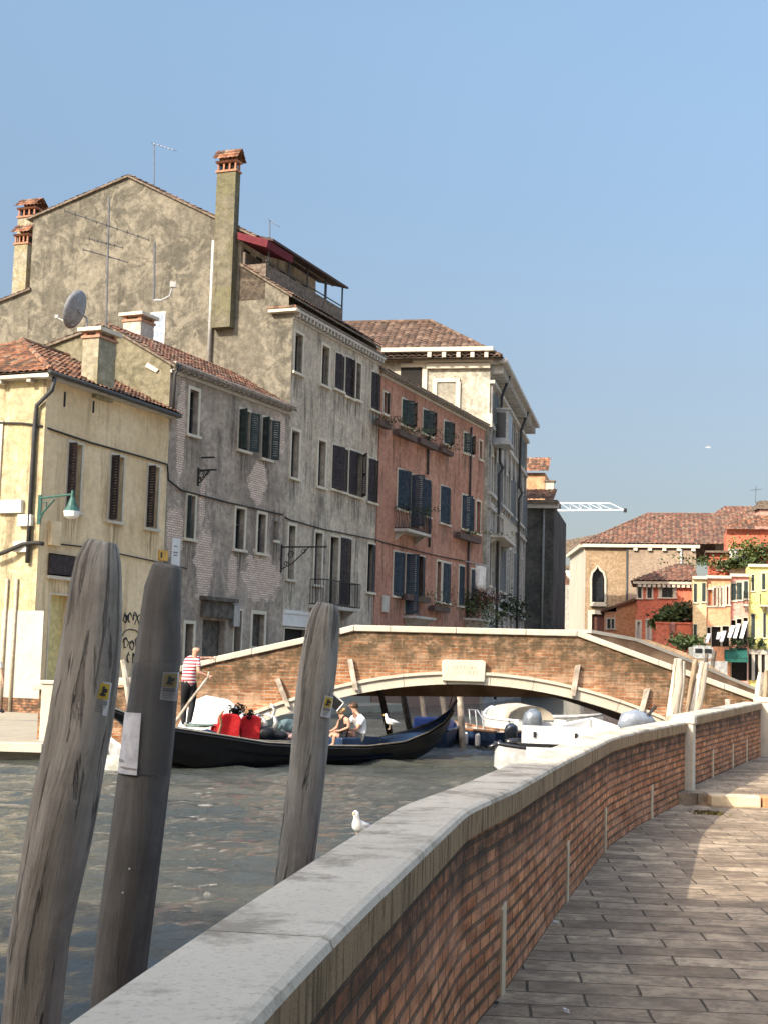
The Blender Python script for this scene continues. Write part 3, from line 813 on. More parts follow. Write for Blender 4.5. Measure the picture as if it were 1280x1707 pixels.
# plaque over the crown
pk_ = stone('plaque_stone', (.62, .56, .44), (.5, .42, .3), .25, 5, .8, .15)
def rough_slab(F, pts, d0, d1):
    m = MB(); m.prism([F.p(a, d0, z) for a, z in pts], F.n*(d1-d0)); return m
c = [BF.pix(u, v) for u, v in ((736,1135),(806,1137),(808,1104),(803,1101),(741,1100),(736,1103))]
rough_slab(BF, c, -.02, .13).build('plaque', pk_, br_t, bevel=.015)
# faint carved lines on it
m = MB()
for k in range(2):
    for j in range(7):
        a, z = BF.pix(752+j*6+3*k, 1112+8*k); m.fbox(BF, a, a+.045, .128, .1335, z-.05, z+.03)
m.build('worn_carving', simple('worn_letters', (.5, .42, .32), .9), br_t)
# timber fenders over the ring
for (ut, vt, ub, vb) in ((462,1132,480,1178),(583,1100,592,1150),(962,1110,952,1160),(1078,1149,1066,1186)):
    a, z1 = BF.pix(ut, vt); b, z0 = BF.pix(ub, vb); w = .05; m = MB()
    m.box8([BF.p(b-w, .16, z0), BF.p(b+w, .16, z0), BF.p(b+w, .10, z0), BF.p(b-w, .10, z0), BF.p(a-w, .08, z1), BF.p(a+w, .08, z1+.02), BF.p(a+w, .0, z1+.02), BF.p(a-w, .0, z1)])
    m.build('fender_board', wood, br_t)
# bridge foot post at the left
pp = atZ(75, 1236, .1); m = MB(); m.box((pp.x, pp.y+.1, .1+.57), (.24, .24, 1.15)); m.box((pp.x, pp.y+.1, 1.28), (.3, .3, .08))
solo(m, 'stone_post', white_stone, 'white stone post at the quay edge beside the left bridge foot', 'post', bevel=.015)

# ------------------------------------------------------------------ left quay
qe = atZ(0, 1231, .1).y; 
# ------------------------------------------------------------------ facade kit
def elev(u, v): r = ray(u, v); return r.z/r.y
def chain(ua, va, ub, vb, YA, lift=0):
    z = atY(ua, va, YA).z-EYE.z
    YB = z/elev(ub, vb)
    A = atY(ua, va, YA); B = atY(ub, vb, YB)
    F = Fr(A, B); F.YA, F.YB, F.zt = YA, YB, z+EYE.z; return F
def win(F, u0, v0, u1, v1, **k):
    um, vm = (u0+u1)/2, (v0+v1)/2
    s0 = F.pix(u0, vm)[0]; s1 = F.pix(u1, vm)[0]; z1 = F.pix(um, v0)[1]; z0 = F.pix(um, v1)[1]
    F.op.append((max(.05, s0), min(F.L-.05, s1), z0, z1, k))
def wall_open(m, F, s0, s1, z0, z1, ops, depth=.28, mi=0):
    ss = sorted(set([s0, s1]+[o[0] for o in ops]+[o[1] for o in ops])); zs = sorted(set([z0, z1]+[o[2] for o in ops]+[o[3] for o in ops]))
    ss = [x for x in ss if s0 <= x <= s1]; zs = [x for x in zs if z0 <= x <= z1]
    for a, b in zip(ss, ss[1:]):
        for c, d in zip(zs, zs[1:]):
            cx, cz = (a+b)/2, (c+d)/2
            if any(o[0] < cx < o[1] and o[2] < cz < o[3] for o in ops): continue
            m.poly([F.p(a, 0, c), F.p(b, 0, c), F.p(b, 0, d), F.p(a, 0, d)], mi)
    for o in ops:
        a, b, c, d = o[:4]; e = -o[4].get('depth', depth)
        m.poly([F.p(a, 0, c), F.p(a, 0, d), F.p(a, e, d), F.p(a, e, c)], mi)
        m.poly([F.p(b, 0, d), F.p(b, 0, c), F.p(b, e, c), F.p(b, e, d)], mi)
        m.poly([F.p(a, 0, d), F.p(b, 0, d), F.p(b, e, d), F.p(a, e, d)], mi)
        m.poly([F.p(b, 0, c), F.p(a, 0, c), F.p(a, e, c), F.p(b, e, c)], mi)
shut_green = simple('dark_green_shutter', (.018, .03, .026), .6, c2=(.035, .05, .045))
shut_brown = simple('dark_brown_shutter', (.022, .016, .016), .65, c2=(.045, .03, .03))
shut_blue = simple('blue_black_shutter', (.012, .022, .035), .6, c2=(.03, .045, .06))
shut_red = simple('red_brown_shutter', (.10, .04, .03), .7)
def leaf(m, F, s, sgn, w, z0, z1, ang, d=.045):
    """one shutter leaf hinged at s; sgn +1 opens from the left jamb"""
    a = math.radians(ang); vx = F.t*(math.cos(a)*sgn)+F.n*math.sin(a); nx = vx.cross(V((0, 0, 1)))
    o = F.p(s, d, 0)
    def bar(x0, x1, c0, c1, th):
        m.box8([o+vx*x+nx*y+V((0, 0, z)) for z in (c0, c1) for x, y in ((x0, th), (x1, th), (x1, -th), (x0, -th))])
    bar(0, .06, z0, z1, .02); bar(w-.06, w, z0, z1, .02); bar(.06, w-.06, z0, z0+.09, .02); bar(.06, w-.06, z1-.09, z1, .02); bar(.06, w-.06, (z0+z1)/2-.04, (z0+z1)/2+.04, .02)
    n = max(4, int((z1-z0)/.1))
    for i in range(n):
        c = z0+.09+(z1-z0-.18)*i/n; h = (z1-z0-.18)/n
        m.box8([o+vx*x+nx*y+V((0, 0, z)) for (z, q) in ((c, .012), (c+h*.8, -.004)) for x, y in ((.06, q+.004), (w-.06, q+.004), (w-.06, q-.004), (.06, q-.004))])
def finish(F, root, z0, z1, wallm, frame_m=None, s0=0, s1=None, fw_=.10, depth=.28, name='wall', sill=.1):
    frame_m = frame_m or white_stone; s1 = F.L if s1 is None else s1
    m = MB(); wall_open(m, F, s0, s1, z0, z1, F.op, depth)
    yield m
    for (a, b, c, d, k) in F.op:
        dp = k.get('depth', depth); fr = k.get('frame', fw_); fd = .035
        m = MB()
        if fr:
            m.fbox(F, a-fr, a, -.02, fd, c, d); m.fbox(F, b, b+fr, -.02, fd, c, d)
            m.fbox(F, a-fr, b+fr, -.02, fd+.003, d, d+fr)
        if k.get('door') is None: m.fbox(F, a-fr-.06, b+fr+.06, -.02, .11, c-sill, c)
        if not m.v: m.fbox(F, a, b, -.03, -.01, c-.05, c)
        wd = m.build('window' if k.get('door') is None else 'door', k.get('fm', frame_m), root, uvf=(F.A, F.t))
        m = MB(); e = -dp+.03
        m.poly([F.p(a, e, c), F.p(b, e, c), F.p(b, e, d), F.p(a, e, d)])
        m.build('pane', k.get('pane', glass_dark), wd, uvf=(F.A, F.t))
        if k.get('cas', True) and k.get('door') is None and b-a > .3:
            m = MB(); t = .035; mid = (a+b)/2
            for x0, x1 in ((a, a+t), (b-t, b), (mid-t/2, mid+t/2)): m.fbox(F, x0, x1, e+.005, e+.05, c, d)
            for y0, y1 in ((c, c+t), (d-t, d), (c+(d-c)*.62-t/2, c+(d-c)*.62+t/2)): m.fbox(F, a+t, mid-t/2, e+.007, e+.045, y0, y1); m.fbox(F, mid+t/2, b-t, e+.007, e+.045, y0, y1)
            m.build('casement', k.get('casm', simple('casement_paint', (.10, .09, .08), .6) if 'cp' not in globals() else cp), wd)
        for (side, ang) in k.get('sh', ()):
            m = MB(); wl = (b-a)*k.get('lw', .5)
            leaf(m, F, a if side == 'L' else b, 1 if side == 'L' else -1, wl, c+.02, d-.02, ang)
            m.build('shutter', k.get('sm', shut_green), wd)
cp = simple('casement_paint', (.10, .09, .08), .6)
def body(m, F, prof, zb, L=None, s0=0):
    """prof: [(d, z)] from the facade's top edge inland; adds both gables and the back to mesh m (material slot 1 = near gable)"""
    L = F.L if L is None else L
    pl = [(0, zb)]+prof+[(prof[-1][0], zb)]
    a = [F.p(s0, d, z) for d, z in pl]; b = [F.p(L, d, z) for d, z in pl]
    m.poly(a, 1); m.poly(b[::-1], 0)
    m.poly([a[-2], a[-1], b[-1], b[-2]][::-1], 0)
def tiles(root, P0, e, w, la, lb, mat, pitch=.24, course=.34, h=.05, clip=None, name='roof', slab=True, nrm=None):
    e = V(e).normalized(); w = V(w).normalized(); n = nrm or e.cross(w)
    if n.z < 0: n = -n
    m = MB(); na = max(2, int(la/(pitch/4))); nb = max(1, int(round(lb/course)))
    rows = []
    for j in range(nb):
        rows += [(lb*j/nb, .035), (lb*(j+1)/nb-.004, .0)]
    rg = random.Random(int(la*100)+nb)
    jit = {}
    idx = {}
    for r, (b, off) in enumerate(rows):
        for i in range(na+1):
            a = la*i/na; k = (int(a/pitch), r//2)
            if k not in jit: jit[k] = rg.uniform(-.008, .012)
            hh = h*abs(math.sin(math.pi*a/pitch))**.8+off+jit[k]+.02*mnoise.noise(V((a*.35, b*.4, 1)))*2
            m.v.append(V(P0)+e*a+w*b+n*hh)
    W = na+1
    for r in range(len(rows)-1):
        for i in range(na):
            a, b = la*(i+.5)/na, (rows[r][0]+rows[r+1][0])/2
            if clip and not clip(a, b): continue
            f = [r*W+i, r*W+i+1, (r+1)*W+i+1, (r+1)*W+i]
            A0, A1, B0, B1 = la*i/na, la*(i+1)/na, rows[r][0], rows[r+1][0]-.001
            if r % 2: B0 -= .01
            m.f.append(f); m.m.append(0); m.uv.append([(A0+.001, B0), (A1-.001, B0), (A1-.001, B1), (A0+.001, B1)])
    # rows whose faces were clipped leave loose vertices; harmless
    if e.cross(w).z < 0: m.f = [f[::-1] for f in m.f]; m.uv = [u[::-1] for u in m.uv]
    return m.build(name, mat, root, smooth=False)
tile_old = tilemat('old_brown_tiles', [(.13,.08,.055),(.18,.11,.075),(.10,.07,.055),(.24,.14,.09),(.16,.12,.09)], g=.6)
tile_red = tilemat('terracotta_tiles', [(.25,.11,.06),(.17,.08,.05),(.33,.155,.09),(.11,.065,.045),(.30,.20,.13)], g=.6)
tile_pale = tilemat('faded_brown_tiles', [(.12,.075,.055),(.16,.10,.075),(.09,.06,.045),(.22,.15,.11),(.14,.085,.06)], pitch=.42, g=.4)
tile_mix = tilemat('red_brown_tiles', [(.20,.09,.06),(.15,.075,.055),(.27,.13,.085),(.10,.065,.05),(.24,.16,.11)], g=.5)
def roofseg(root, F, s0, s1, a, b, mat, over=.25, **k):
    """tile sheet over a profile segment a=(d,z) eave to b=(d,z) ridge"""
    w = F.n*(b[0]-a[0])+V((0, 0, b[1]-a[1])); lb = w.length; w.normalize()
    P0 = F.p(s0-.12, a[0], a[1])-w*over+V((0, 0, .03))
    la = s1-s0+.24
    o = tiles(root, P0, F.t, w, la, lb+over, mat, **k)
    m = MB(); P1 = P0-V((0, 0, .005)); q = [P1, P1+F.t*la, P1+F.t*la+w*(lb+over), P1+w*(lb+over)]
    m.box8([p-V((0, 0, .09)) for p in q]+q); m.build('roof_edge', wood_edge, root)
    return o
wood_edge = simple('dark_roof_edge', (.12, .09, .07), .9, c2=(.2, .16, .12))
stone_pale = stone('pale_cornice', (.5, .46, .4), (.2, .17, .14), .5, 3)
def cornice(root, F, zt, s0, s1, mat, proj_=.28, step=.34, h=.14, name='cornice'):
    m = MB(); m.fbox(F, s0-.05, s1+.05, -.02, proj_*.85, zt-.1, zt+.02)
    s = s0+.1
    while s < s1-.1: m.fbox(F, s, s+.12, -.01, proj_*.8, zt-.1-h, zt-.1); s += step
    m.fbox(F, s0, s1, -.02, .06, zt-.36, zt-.1-h-.003)
    return m.build(name, mat, root)
def pipe(root, pts, r, mat, name='downpipe', n=8):
    m = MB(); m.tube(pts, r, n); return m.build(name, mat, root, smooth=True)
pipe_m = simple('dark_pipe', (.05, .05, .05), .5)
pipe_w = simple('pale_pipe', (.36, .36, .35), .5)
# chimney: shaft + openwork + little tiled cap
def chimney(root, F, s, d, z0, z1, ws, wd, mat, style='tile', name='chimney'):
    m = MB(); m.fbox(F, s-ws/2, s+ws/2, d-wd/2, d+wd/2, z0, z1)
    c = m.build(name, mat, root, uvf=(F.A, F.t))
    m = MB(); m.fbox(F, s-ws/2-.05, s+ws/2+.05, d-wd/2-.05, d+wd/2+.05, z1, z1+.08)
    if style == 'tile':
        n = 4
        for i in range(n):
            x = d-wd/2+.04+(wd-.08)*i/(n-1)
            for y in (s-ws/2+.05, s+ws/2-.05): m.fbox(F, y-.04, y+.04, x-.035, x+.035, z1+.08, z1+.42)
        m.fbox(F, s-ws/2-.06, s+ws/2+.06, d-wd/2-.06, d+wd/2+.06, z1+.42, z1+.5)
        m.build('openwork', simple('chimney_brick', (.38, .18, .11), .9, scale=8), c)
        m = MB(); m.fbox(F, s-ws/2+.12, s+ws/2-.12, d-wd/2+.08, d+wd/2-.08, z1+.08, z1+.42); m.build('flue', interior, c)
        hw = ws/2+.2
        for sg in (-1, 1):
            ww = F.t*(-sg)*hw+V((0, 0, .52))
            tiles(c, F.p(s+sg*hw, d-wd/2-.16, z1+.5), F.n, ww, wd+.32, ww.length, tile_red if sg < 0 else tile_red, pitch=.2, course=.25, name='tiled_cap')
    else:
        for y in (s-ws/2+.07, s+ws/2-.07):
            for x in (d-wd/2+.07, d+wd/2-.07): m.fbox(F, y-.07, y+.07, x-.07, x+.07, z1+.08, z1+.22)
        m.build('openwork', simple('chimney_brick', (.38, .2, .13), .9, scale=8), c)
        m = MB(); m.fbox(F, s-ws/2-.14, s+ws/2+.14, d-wd/2-.14, d+wd/2+.14, z1+.22, z1+.34); m.build('slab', white_stone, c)
    return c

# ------------------------------------------------------------------ LEFT ROW
YEL = chain(79, 628, 283, 694, 43.6)
GB = chain(285, 604, 484, 678, YEL.YB)
TL = chain(489, 516, 634, 597, GB.YB)
RD = chain(636, 614, 808, 708, TL.YB)
PL = chain(817, 600, 876, 708, RD.YB+.3)
for nm, F in (('YEL', YEL), ('GB', GB), ('TL', TL), ('RD', RD), ('PL', PL)):
    print(nm, 'Y', round(F.YA, 1), round(F.YB, 1), 'L', round(F.L, 1), 'top', round(F.zt, 1), 'ang', round(math.degrees(math.atan2(F.t.x, F.t.y))))
# quay surface on the left
ql = 27.9
m = MB(); e1 = YEL.p(-3, 3.2, 0)
Q = [(-60, ql), (pp.x+.25, ql), (BF.p(2.0, -BW, 0).x, BF.p(2.0, -BW, 0).y), tuple(TL.p(0, 2.4, 0))[:2], tuple(TL.p(TL.L-.4, 2.0, 0))[:2], tuple(TL.p(TL.L-.4, -9, 0))[:2], (-60, 90)]
n = len(Q); m.v = [V((x, y, -1.2)) for x, y in Q]+[V((x, y, .1)) for x, y in Q]
m.f = [list(range(n, 2*n))]+[[i, (i+1) % n, n+(i+1) % n, n+i] for i in range(n)]; m.m = [0]*(n+1); m.uv = [None]*(n+1)
struct(m, 'left_quay', stone('quay_edge_stone', (.34, .30, .23), (.2, .17, .1), .5, 1.2))
m = MB(); m.box((-40+pp.x*.5+.06, ql-.06, .06), (80+pp.x+.5, .34, .16)); struct(m, 'quay_kerb', white_stone)

# --- yellow house
yel_f = plaster('yellow_front_plaster', (.45, .36, .20), (.52, .44, .27), (.20, .16, .10), .9, .5, blotch=(.33, .29, .19), bl=.7, streak=2, fine=.8)
H1 = thing('house', 'low yellow corner house with dark narrow windows and a green lamp', 'house', tuple(YEL.p(0, 0, .1)))
for q in ((112,739,134,852), (183,760,204,869), (245,777,263,881)): win(YEL, *q, frame=.09, sh=(('L', 93),), lw=.4, sm=shut_brown, depth=.4)
win(YEL, 80, 992, 112, 1135, frame=.05, pane=simple('yellow_blind', (.55, .47, .22), .7), cas=False, depth=.25)
win(YEL, 80, 925, 135, 962, frame=.0, depth=.5, cas=False, pane=interior)
ZT = YEL.zt
yel_m = plaster('yellow_plaster', (.66, .50, .30), (.76, .60, .38), (.26, .18, .10), .5, .4, streak=2.5, mot=(.88, 1.1), damp=(.2, 1.4, (.35, .3, .22)), drips=sill_drips(YEL), dc=(.28, .2, .11))
g_ = finish(YEL, H1, -.4, ZT, yel_m); m = next(g_)
D1 = 9.0
pr = [(0, ZT), (-D1, ZT)]
body(m, YEL, pr, -.4); m.build('wall', [yel_m, yel_f], H1, uvf=(YEL.A, YEL.t))
for _ in g_: pass
# hipped roof
rz_ = ZT+2.0; ov = .35
ns = YEL.n; h_ = 4.5
Pc = YEL.p(-ov, ov, ZT); lw = math.hypot(h_+ov, 2.0)
def hip(root, F, s0, s1, dd, zt, rise, mat, ov=.35, pitch=.24, ends=(True, True), h=.05):
    """rectangular hipped roof: facade side, near end, far end, back; dd = depth inland"""
    half = (dd+2*ov)/2; ln = math.hypot(half, rise)
    A = F.p(s0-ov, ov, zt); la = s1-s0+2*ov
    i0 = half if ends[0] else 0; i1 = half if ends[1] else 0
    w = -F.n*half+V((0, 0, rise))
    cl = lambda a, b: (a > i0*b/ln) and (a < la-i1*b/ln)
    r = tiles(root, A, F.t, w, la, ln, mat, clip=cl, pitch=pitch, h=h)
    if ends[0]:
        w2 = F.t*half+V((0, 0, rise)); lb = dd+2*ov
        tiles(root, A, -F.n, w2, lb, ln, mat, clip=lambda a, b: (a > half*b/ln) and (a < lb-half*b/ln), pitch=pitch, h=h)
        m = MB(); m.tube([A+V((0, 0, .06)), A+F.t*half-F.n*half+V((0, 0, rise+.06))], .09, 6); m.build('hip_tiles', mat, root)
    m = MB(); B = F.p(s0-ov, -dd-ov, zt); C = F.p(s1+ov, -dd-ov, zt); Dp = F.p(s1+ov, ov, zt)
    R0 = F.p(s0-ov+i0, ov-half, zt+rise); R1 = F.p(s1+ov-i1, ov-half, zt+rise); k = V((0, 0, .01))
    m.poly([B, C, R1-k, R0-k][::-1]); m.poly([Dp, C, R1-k]); m.poly([A, Dp, R1-k, R0-k]); m.poly([A, B, R0-k])
    m.poly([A-k*9, B-k*9, C-k*9, Dp-k*9]); m.build('roof_underside', wood_edge, root)
    m = MB(); m.tube([R0+k*5, R1+k*5], .1, 6); m.build('ridge_tiles', mat, root)
    return r
hip(H1, YEL, 0, YEL.L, D1, ZT+.1, 2.3, tile_red, ends=(True, False))
m = MB(); m.fbox(YEL, -ov, YEL.L+.1, .0, ov-.05, ZT-.08, ZT+.05); m.fbox(YEL, -ov, .0, -D1, .0, ZT-.06, ZT+.05)
for i in range(7): m.fbox(YEL, -.3, -.01, -.4-i*1.1, -.55-i*1.1, ZT-.18, ZT-.065)
m.build('eave_board', stone_pale, H1)
pipe(H1, [YEL.p(-ov-.05, ov+.02, ZT+.06), YEL.p(YEL.L+.1, ov+.02, ZT+.0)], .08, pipe_m, 'gutter')
pipe(H1, [YEL.p(-.1, ov, ZT-.05), YEL.p(-.14, ov-.05, ZT-.45), YEL.p(-.12, -.25, ZT-.9), YEL.p(-.1, -.3, ZT-1.6), YEL.p(-.1, -.3, 4.6)], .07, pipe_m)
# iron tie bars and cracks in the wall
for (u, v0, v1) in ((107, 653, 678), (155, 668, 688)):
    s, z1 = YEL.pix(u, v0); z0 = YEL.pix(u, v1)[1]; m = MB(); m.fbox(YEL, s, s+.05, .0, .04, z0, z1); m.build('tie_bar', iron, H1)
# shop awning (dark, over the ground floor opening)
s0, z1 = YEL.pix(80, 924); s1, z0 = YEL.pix(132, 962)
m = MB(); m.fbox(YEL, s0, s1, .02, .12, z0, z1); m.build('shop_shutter', shut_brown, H1)
# graffiti: thin dark strokes
gm = simple('graffiti_ink', (.03, .03, .035), .8, bump=0)
def strokes(root, F, lines, r, mat, d=.012, name='graffiti'):
    m = MB()
    for ln in lines:
        pts = []
        for u, v in ln: s, z = F.pix(u, v); pts.append(F.p(s, d, z))
        m.tube(pts, r, 4)
    return m.build(name, mat, root)
gl = []; rg = random.Random(12)
for cx, cy, n, wd in ((208, 1032, 3, 5), (216, 1030, 3, 5), (225, 1031, 3, 6), (232, 1033, 2, 4), (209, 1073, 3, 6), (219, 1076, 3, 6), (229, 1072, 3, 6), (214, 1097, 2, 4), (222, 1098, 2, 3)):
    for q in range(n):
        ph = rg.random()*6; gl.append([(cx+math.cos(ph+t*.9)*wd*(.35+.6*rg.random()), cy+math.sin(ph+t*.9)*11*(.4+.6*rg.random())) for t in range(5)])
gl.append([(202, 1062), (208, 1052), (216, 1049), (226, 1051), (234, 1060)])
strokes(H1, YEL, gl, .02, gm)
# white-limed pilasters and conduits on the sunlit side wall
fr2 = Fr(YEL.p(0, -.0, 0), YEL.p(0, -9, 0))     # side wall seen from outside: along -n
side = Fr(YEL.p(0, -9, 0), YEL.p(0, 0, 0))       # its normal faces the camera
def side_pt(u, v): return side.pix(u, v)
lime = stone('limewash', (.46, .43, .37), (.32, .24, .19), .4, 2)
s0, z1 = side_pt(45, 1018); s1, z0 = side_pt(66, 1165)
m = MB(); m.fbox(side, s0-.9, s1, 0, .02, z0, z1); m.build('limewashed_patch', lime, H1, uvf=(side.A, side.t))
m = MB(); m.fbox(side, s0-.9, s1, 0, .024, .1, z0); m.build('exposed_brick', wall_brick, H1, uvf=(side.A, side.t))
for u in (14, 30):
    s, z = side_pt(u, 965); pipe(H1, [side.p(s, .06, .1), side.p(s, .06, z)], .05, simple('conduit', (.42, .36, .27), .8), 'conduit')
s, z = side_pt(5, 700); s2, z2 = side_pt(10, 900)
m = MB(); m.fbox(side, s-1.0, s+.05, .0, .06, side_pt(3, 905)[1], side_pt(3, 702)[1]); m.build('white_pilaster', lime, H1)
cable_m = simple('black_cable', (.03, .028, .026), .7, bump=0)
def cable(label, segs, r=.03, name='cable', mat=None):
    m = MB(); m.tube(segs, r, 6); return solo(m, name, mat or cable_m, label, 'cable', smooth=True)
def on(F, u, v, d=.05): s, z = F.pix(u, v); return F.p(s, d, z)
cable('black cable crossing the yellow house below its eave and dropping at the grey brick house', [on(side, -5, 705), on(side, 40, 706), on(side, 70, 710), on(YEL, 84, 716), on(YEL, 150, 738), on(YEL, 240, 763), on(YEL, 277, 774), on(YEL, 279, 800), on(GB, 300, 817), on(GB, 380, 838), on(GB, 470, 858)], .035)
cable('black cable sagging across the tall grey house and the red house above the lower windows', [on(TL, 474, 862), on(TL, 480, 866), on(TL, 540, 883), on(TL, 625, 900), on(RD, 640, 905), on(RD, 720, 925), on(RD, 795, 940)], .03)
cable('thick twisted cable leaving the yellow house corner towards the left edge', [on(side, -4, 930, .3), on(side, 20, 921, .3), on(side, 45, 908, .2), on(side, 62, 905, .1), on(side, 74, 907, .05)], .07)
cable('thin cable running under the lower edge of the yellow house wall', [on(YEL, 80, 905), on(YEL, 140, 912), on(YEL, 205, 925), on(YEL, 276, 940), on(GB, 310, 948)], .025)
for (u, v, w_, h_2, lab) in ((20, 845, .9, .4, 'white junction box high on the yellow house side wall'), (38, 912, .5, .32, 'white junction box below the thick cable on the yellow house'), (45, 868, .5, .35, 'white meter box beside the downpipe of the yellow house')):
    s, z = side_pt(u, v); m = MB(); m.fbox(side, s-w_/2, s+w_/2, .005, .16, z-h_2/2, z+h_2/2); solo(m, 'junction_box', white_p, lab, 'box', bevel=.015)
s, z = YEL.pix(86, 885); m = MB(); m.fbox(YEL, s-.2, s+.3, .005, .16, z-.45, z+.3); solo(m, 'meter_box', yel_m, 'cream meter box by the corner of the yellow house', 'box', bevel=.015)
# street name plate (blank), orange number plate
s, z = GB.pix(288, 920); m = MB(); m.fbox(GB, s-.12, s+.42, .01, .05, z-.5, z+.5); sg = solo(m, 'street_sign', white_p, 'small white street name panel at the corner of the grey brick house', 'sign', bevel=.005)
m = MB(); 
for k, (a, b, c2_) in enumerate(((0, .1, .2), (.12, .2, .2), (-.03, .26, -.02), (0, .22, -.12))): m.fbox(GB, s+a, s+b, .051, .055, z+c2_-.02, z+c2_+.03)
m.build('lettering', simple('sign_letters', (.2, .2, .22), .7), sg)
s, z = YEL.pix(271, 926); m = MB(); m.fbox(YEL, s-.28, s+.28, .01, .05, z-.18, z+.18); so_ = solo(m, 'number_plate', simple('orange_plate', (.6, .33, .06), .5), 'small orange plate at the right edge of the yellow house', 'sign')
m = MB(); m.fbox(YEL, s-.2, s-.1, .051, .055, z-.1, z+.1); m.build('lettering', iron, so_)
# wall lamp on the corner
green_i = simple('green_lamp_iron', (.03, .09, .075), .5)
def wall_lamp(F, u0, u1, v, label, mat, glass=True, hang=.5, scroll=True):
    s0, z = F.pix(u0, v); s1 = F.pix(u1, v)[0]
    return s0, s1, z
cx_ = YEL.p(0, .0, 0); zl = YEL.pix(82, 824)[1]
lt = thing('wall_lamp', 'green iron wall lamp with bell shade on the corner of the yellow house', 'street lamp', (cx_.x, cx_.y, zl))
e_ = atY(121, 824, 42.2); b_ = V((cx_.x, cx_.y, e_.z)); b_.y -= .1; dirv = (e_-b_)
m = MB(); m.tube([b_, e_+dirv*.03], .035, 6); m.tube([b_-V((0, 0, .75)), b_+dirv*.12-V((0, 0, .45)), b_+dirv*.45-V((0, 0, .1))], .028, 6)
m.tube([b_-V((0, 0, .5)), b_+dirv*.2-V((0, 0, .4)), b_+dirv*.22-V((0, 0, .15)), b_+dirv*.08-V((0, 0, .12))], .02, 6); m.box(b_-V((0, 0, .35)), (.1, .1, .9)); m.build('bracket', green_i, lt)
m = MB(); m.tube([e_+V((0, 0, .12)), e_-V((0, 0, .1)), e_-V((0, 0, .25)), e_-V((0, 0, .35)), e_-V((0, 0, .5))], [.04, .06, .12, .15, .24], 12); m.build('lamp_shade', green_i, lt)
m = MB(); m.tube([e_-V((0, 0, .5)), e_-V((0, 0, .66)), e_-V((0, 0, .72))], [.24, .22, .12], 12); m.build('lamp_glass', white_b, lt)
# big chimney of the yellow house, with dish
cs, cz0 = YEL.pixd(152, 640, 3.2); cz1 = YEL.pixd(152, 545, 3.2)[1]
dC = YEL.pixd(150, 600, 2.4)[0]; zC1 = YEL.pixd(150, 548, 2.4)[1]
chm = plaster('chimney_plaster', (.26, .235, .17), (.36, .32, .24), (.14, .12, .06), .9, 1.2, blotch=(.24, .21, .11), bl=.7, fine=1.2)
chimney(H1, YEL, 2.9, dC, ZT-.2, zC1-.3, 1.0, .62, chm, 'slab')
dm = simple('grey_dish', (.22, .225, .24), .6, .1)
dc = YEL.p(2.4, YEL.pixd(130, 517, 2.4)[0], YEL.pixd(130, 517, 2.4)[1])
sd = thing('satellite_dish', 'grey satellite dish seen from behind on the yellow house chimney', 'satellite dish', tuple(dc-V((0, 0, .5))))
m = MB(); axd = V((-.75, .4, .3)).normalized(); xx = axd.cross(V((0, 0, 1))).normalized(); yy = xx.cross(axd)
for j in range(6):
    for i in range(20):
        an = 2*math.pi*i/20; r = .5*j/5; m.v.append(dc+xx*math.cos(an)*r*1.0+yy*math.sin(an)*r*1.3+axd*(.16*(j/5)**2))
for j in range(5):
    for i in range(20): m.f.append([j*20+i, j*20+(i+1) % 20, (j+1)*20+(i+1) % 20, (j+1)*20+i]); m.m.append(0); m.uv.append(None)
m.build('dish', dm, sd, smooth=True).modifiers.new('solid', 'SOLIDIFY').thickness = .02
m = MB(); m.tube([dc-yy*.5, dc-yy*.45+axd*.75], .025, 6); m.box(dc-yy*.42+axd*.78, (.12, .12, .12)); m.build('feed_arm', pipe_w, sd)
m = MB(); m.tube([dc-axd*.02, dc+V((.25, .2, -.2)), dc+V((.3, .25, -.75))], .04, 6); m.build('mount', steel, sd)

# --- grey house with bare brick patches
def P_(F, u, v): return F.pix(u, v)
def el(F, u0, v0, u1, v1):
    um, vm = (u0+u1)/2, (v0+v1)/2
    s0, s1 = F.pix(u0, vm)[0], F.pix(u1, vm)[0]; z0, z1 = F.pix(um, v1)[1], F.pix(um, v0)[1]
    return ((s0+s1)/2, (z0+z1)/2, abs(s1-s0)/2+.01, (z1-z0)/2)
pat = [el(GB, 295, 618, 309, 810), el(GB, 276, 830, 306, 940), el(GB, 324, 870, 356, 1010), el(GB, 412, 765, 449, 845), el(GB, 455, 690, 476, 770), el(GB, 401, 920, 470, 1010), el(GB, 380, 915, 396, 1000), el(GB, 332, 780, 342, 900)]
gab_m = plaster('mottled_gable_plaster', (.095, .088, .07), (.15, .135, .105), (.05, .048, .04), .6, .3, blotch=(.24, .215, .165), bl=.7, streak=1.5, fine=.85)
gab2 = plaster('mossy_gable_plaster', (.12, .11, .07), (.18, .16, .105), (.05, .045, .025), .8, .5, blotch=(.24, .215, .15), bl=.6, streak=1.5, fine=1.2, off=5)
H2 = thing('house', 'grey peeling two storey house with bare brick patches and two green shuttered windows', 'house', tuple(GB.p(0, 0, .1)))
win(GB, 315, 650, 330, 725, frame=.12)
win(GB, 398, 684, 416, 751, frame=.08, sh=(('L', 110), ('R', 150)), depth=.15); win(GB, 437, 697, 452, 765, frame=.08, sh=(('L', 110), ('R', 150)), depth=.15)
win(GB, 311, 826, 324, 898, frame=.11, sh=(('L', 95),), lw=.3); win(GB, 392, 848, 407, 916, frame=.12); win(GB, 429, 857, 442, 922, frame=.12); win(GB, 457, 869, 463, 901, frame=0)
win(GB, 307, 1040, 321, 1128, frame=.12, door=1, pane=dark_wood)
win(GB, 337, 1034, 374, 1128, frame=.0, door=1, pane=dark_wood)
win(GB, 389, 1018, 401, 1125, frame=.08, door=1, pane=interior)
win(GB, 420, 1024, 440, 1078, frame=.14, pane=dark_wood)
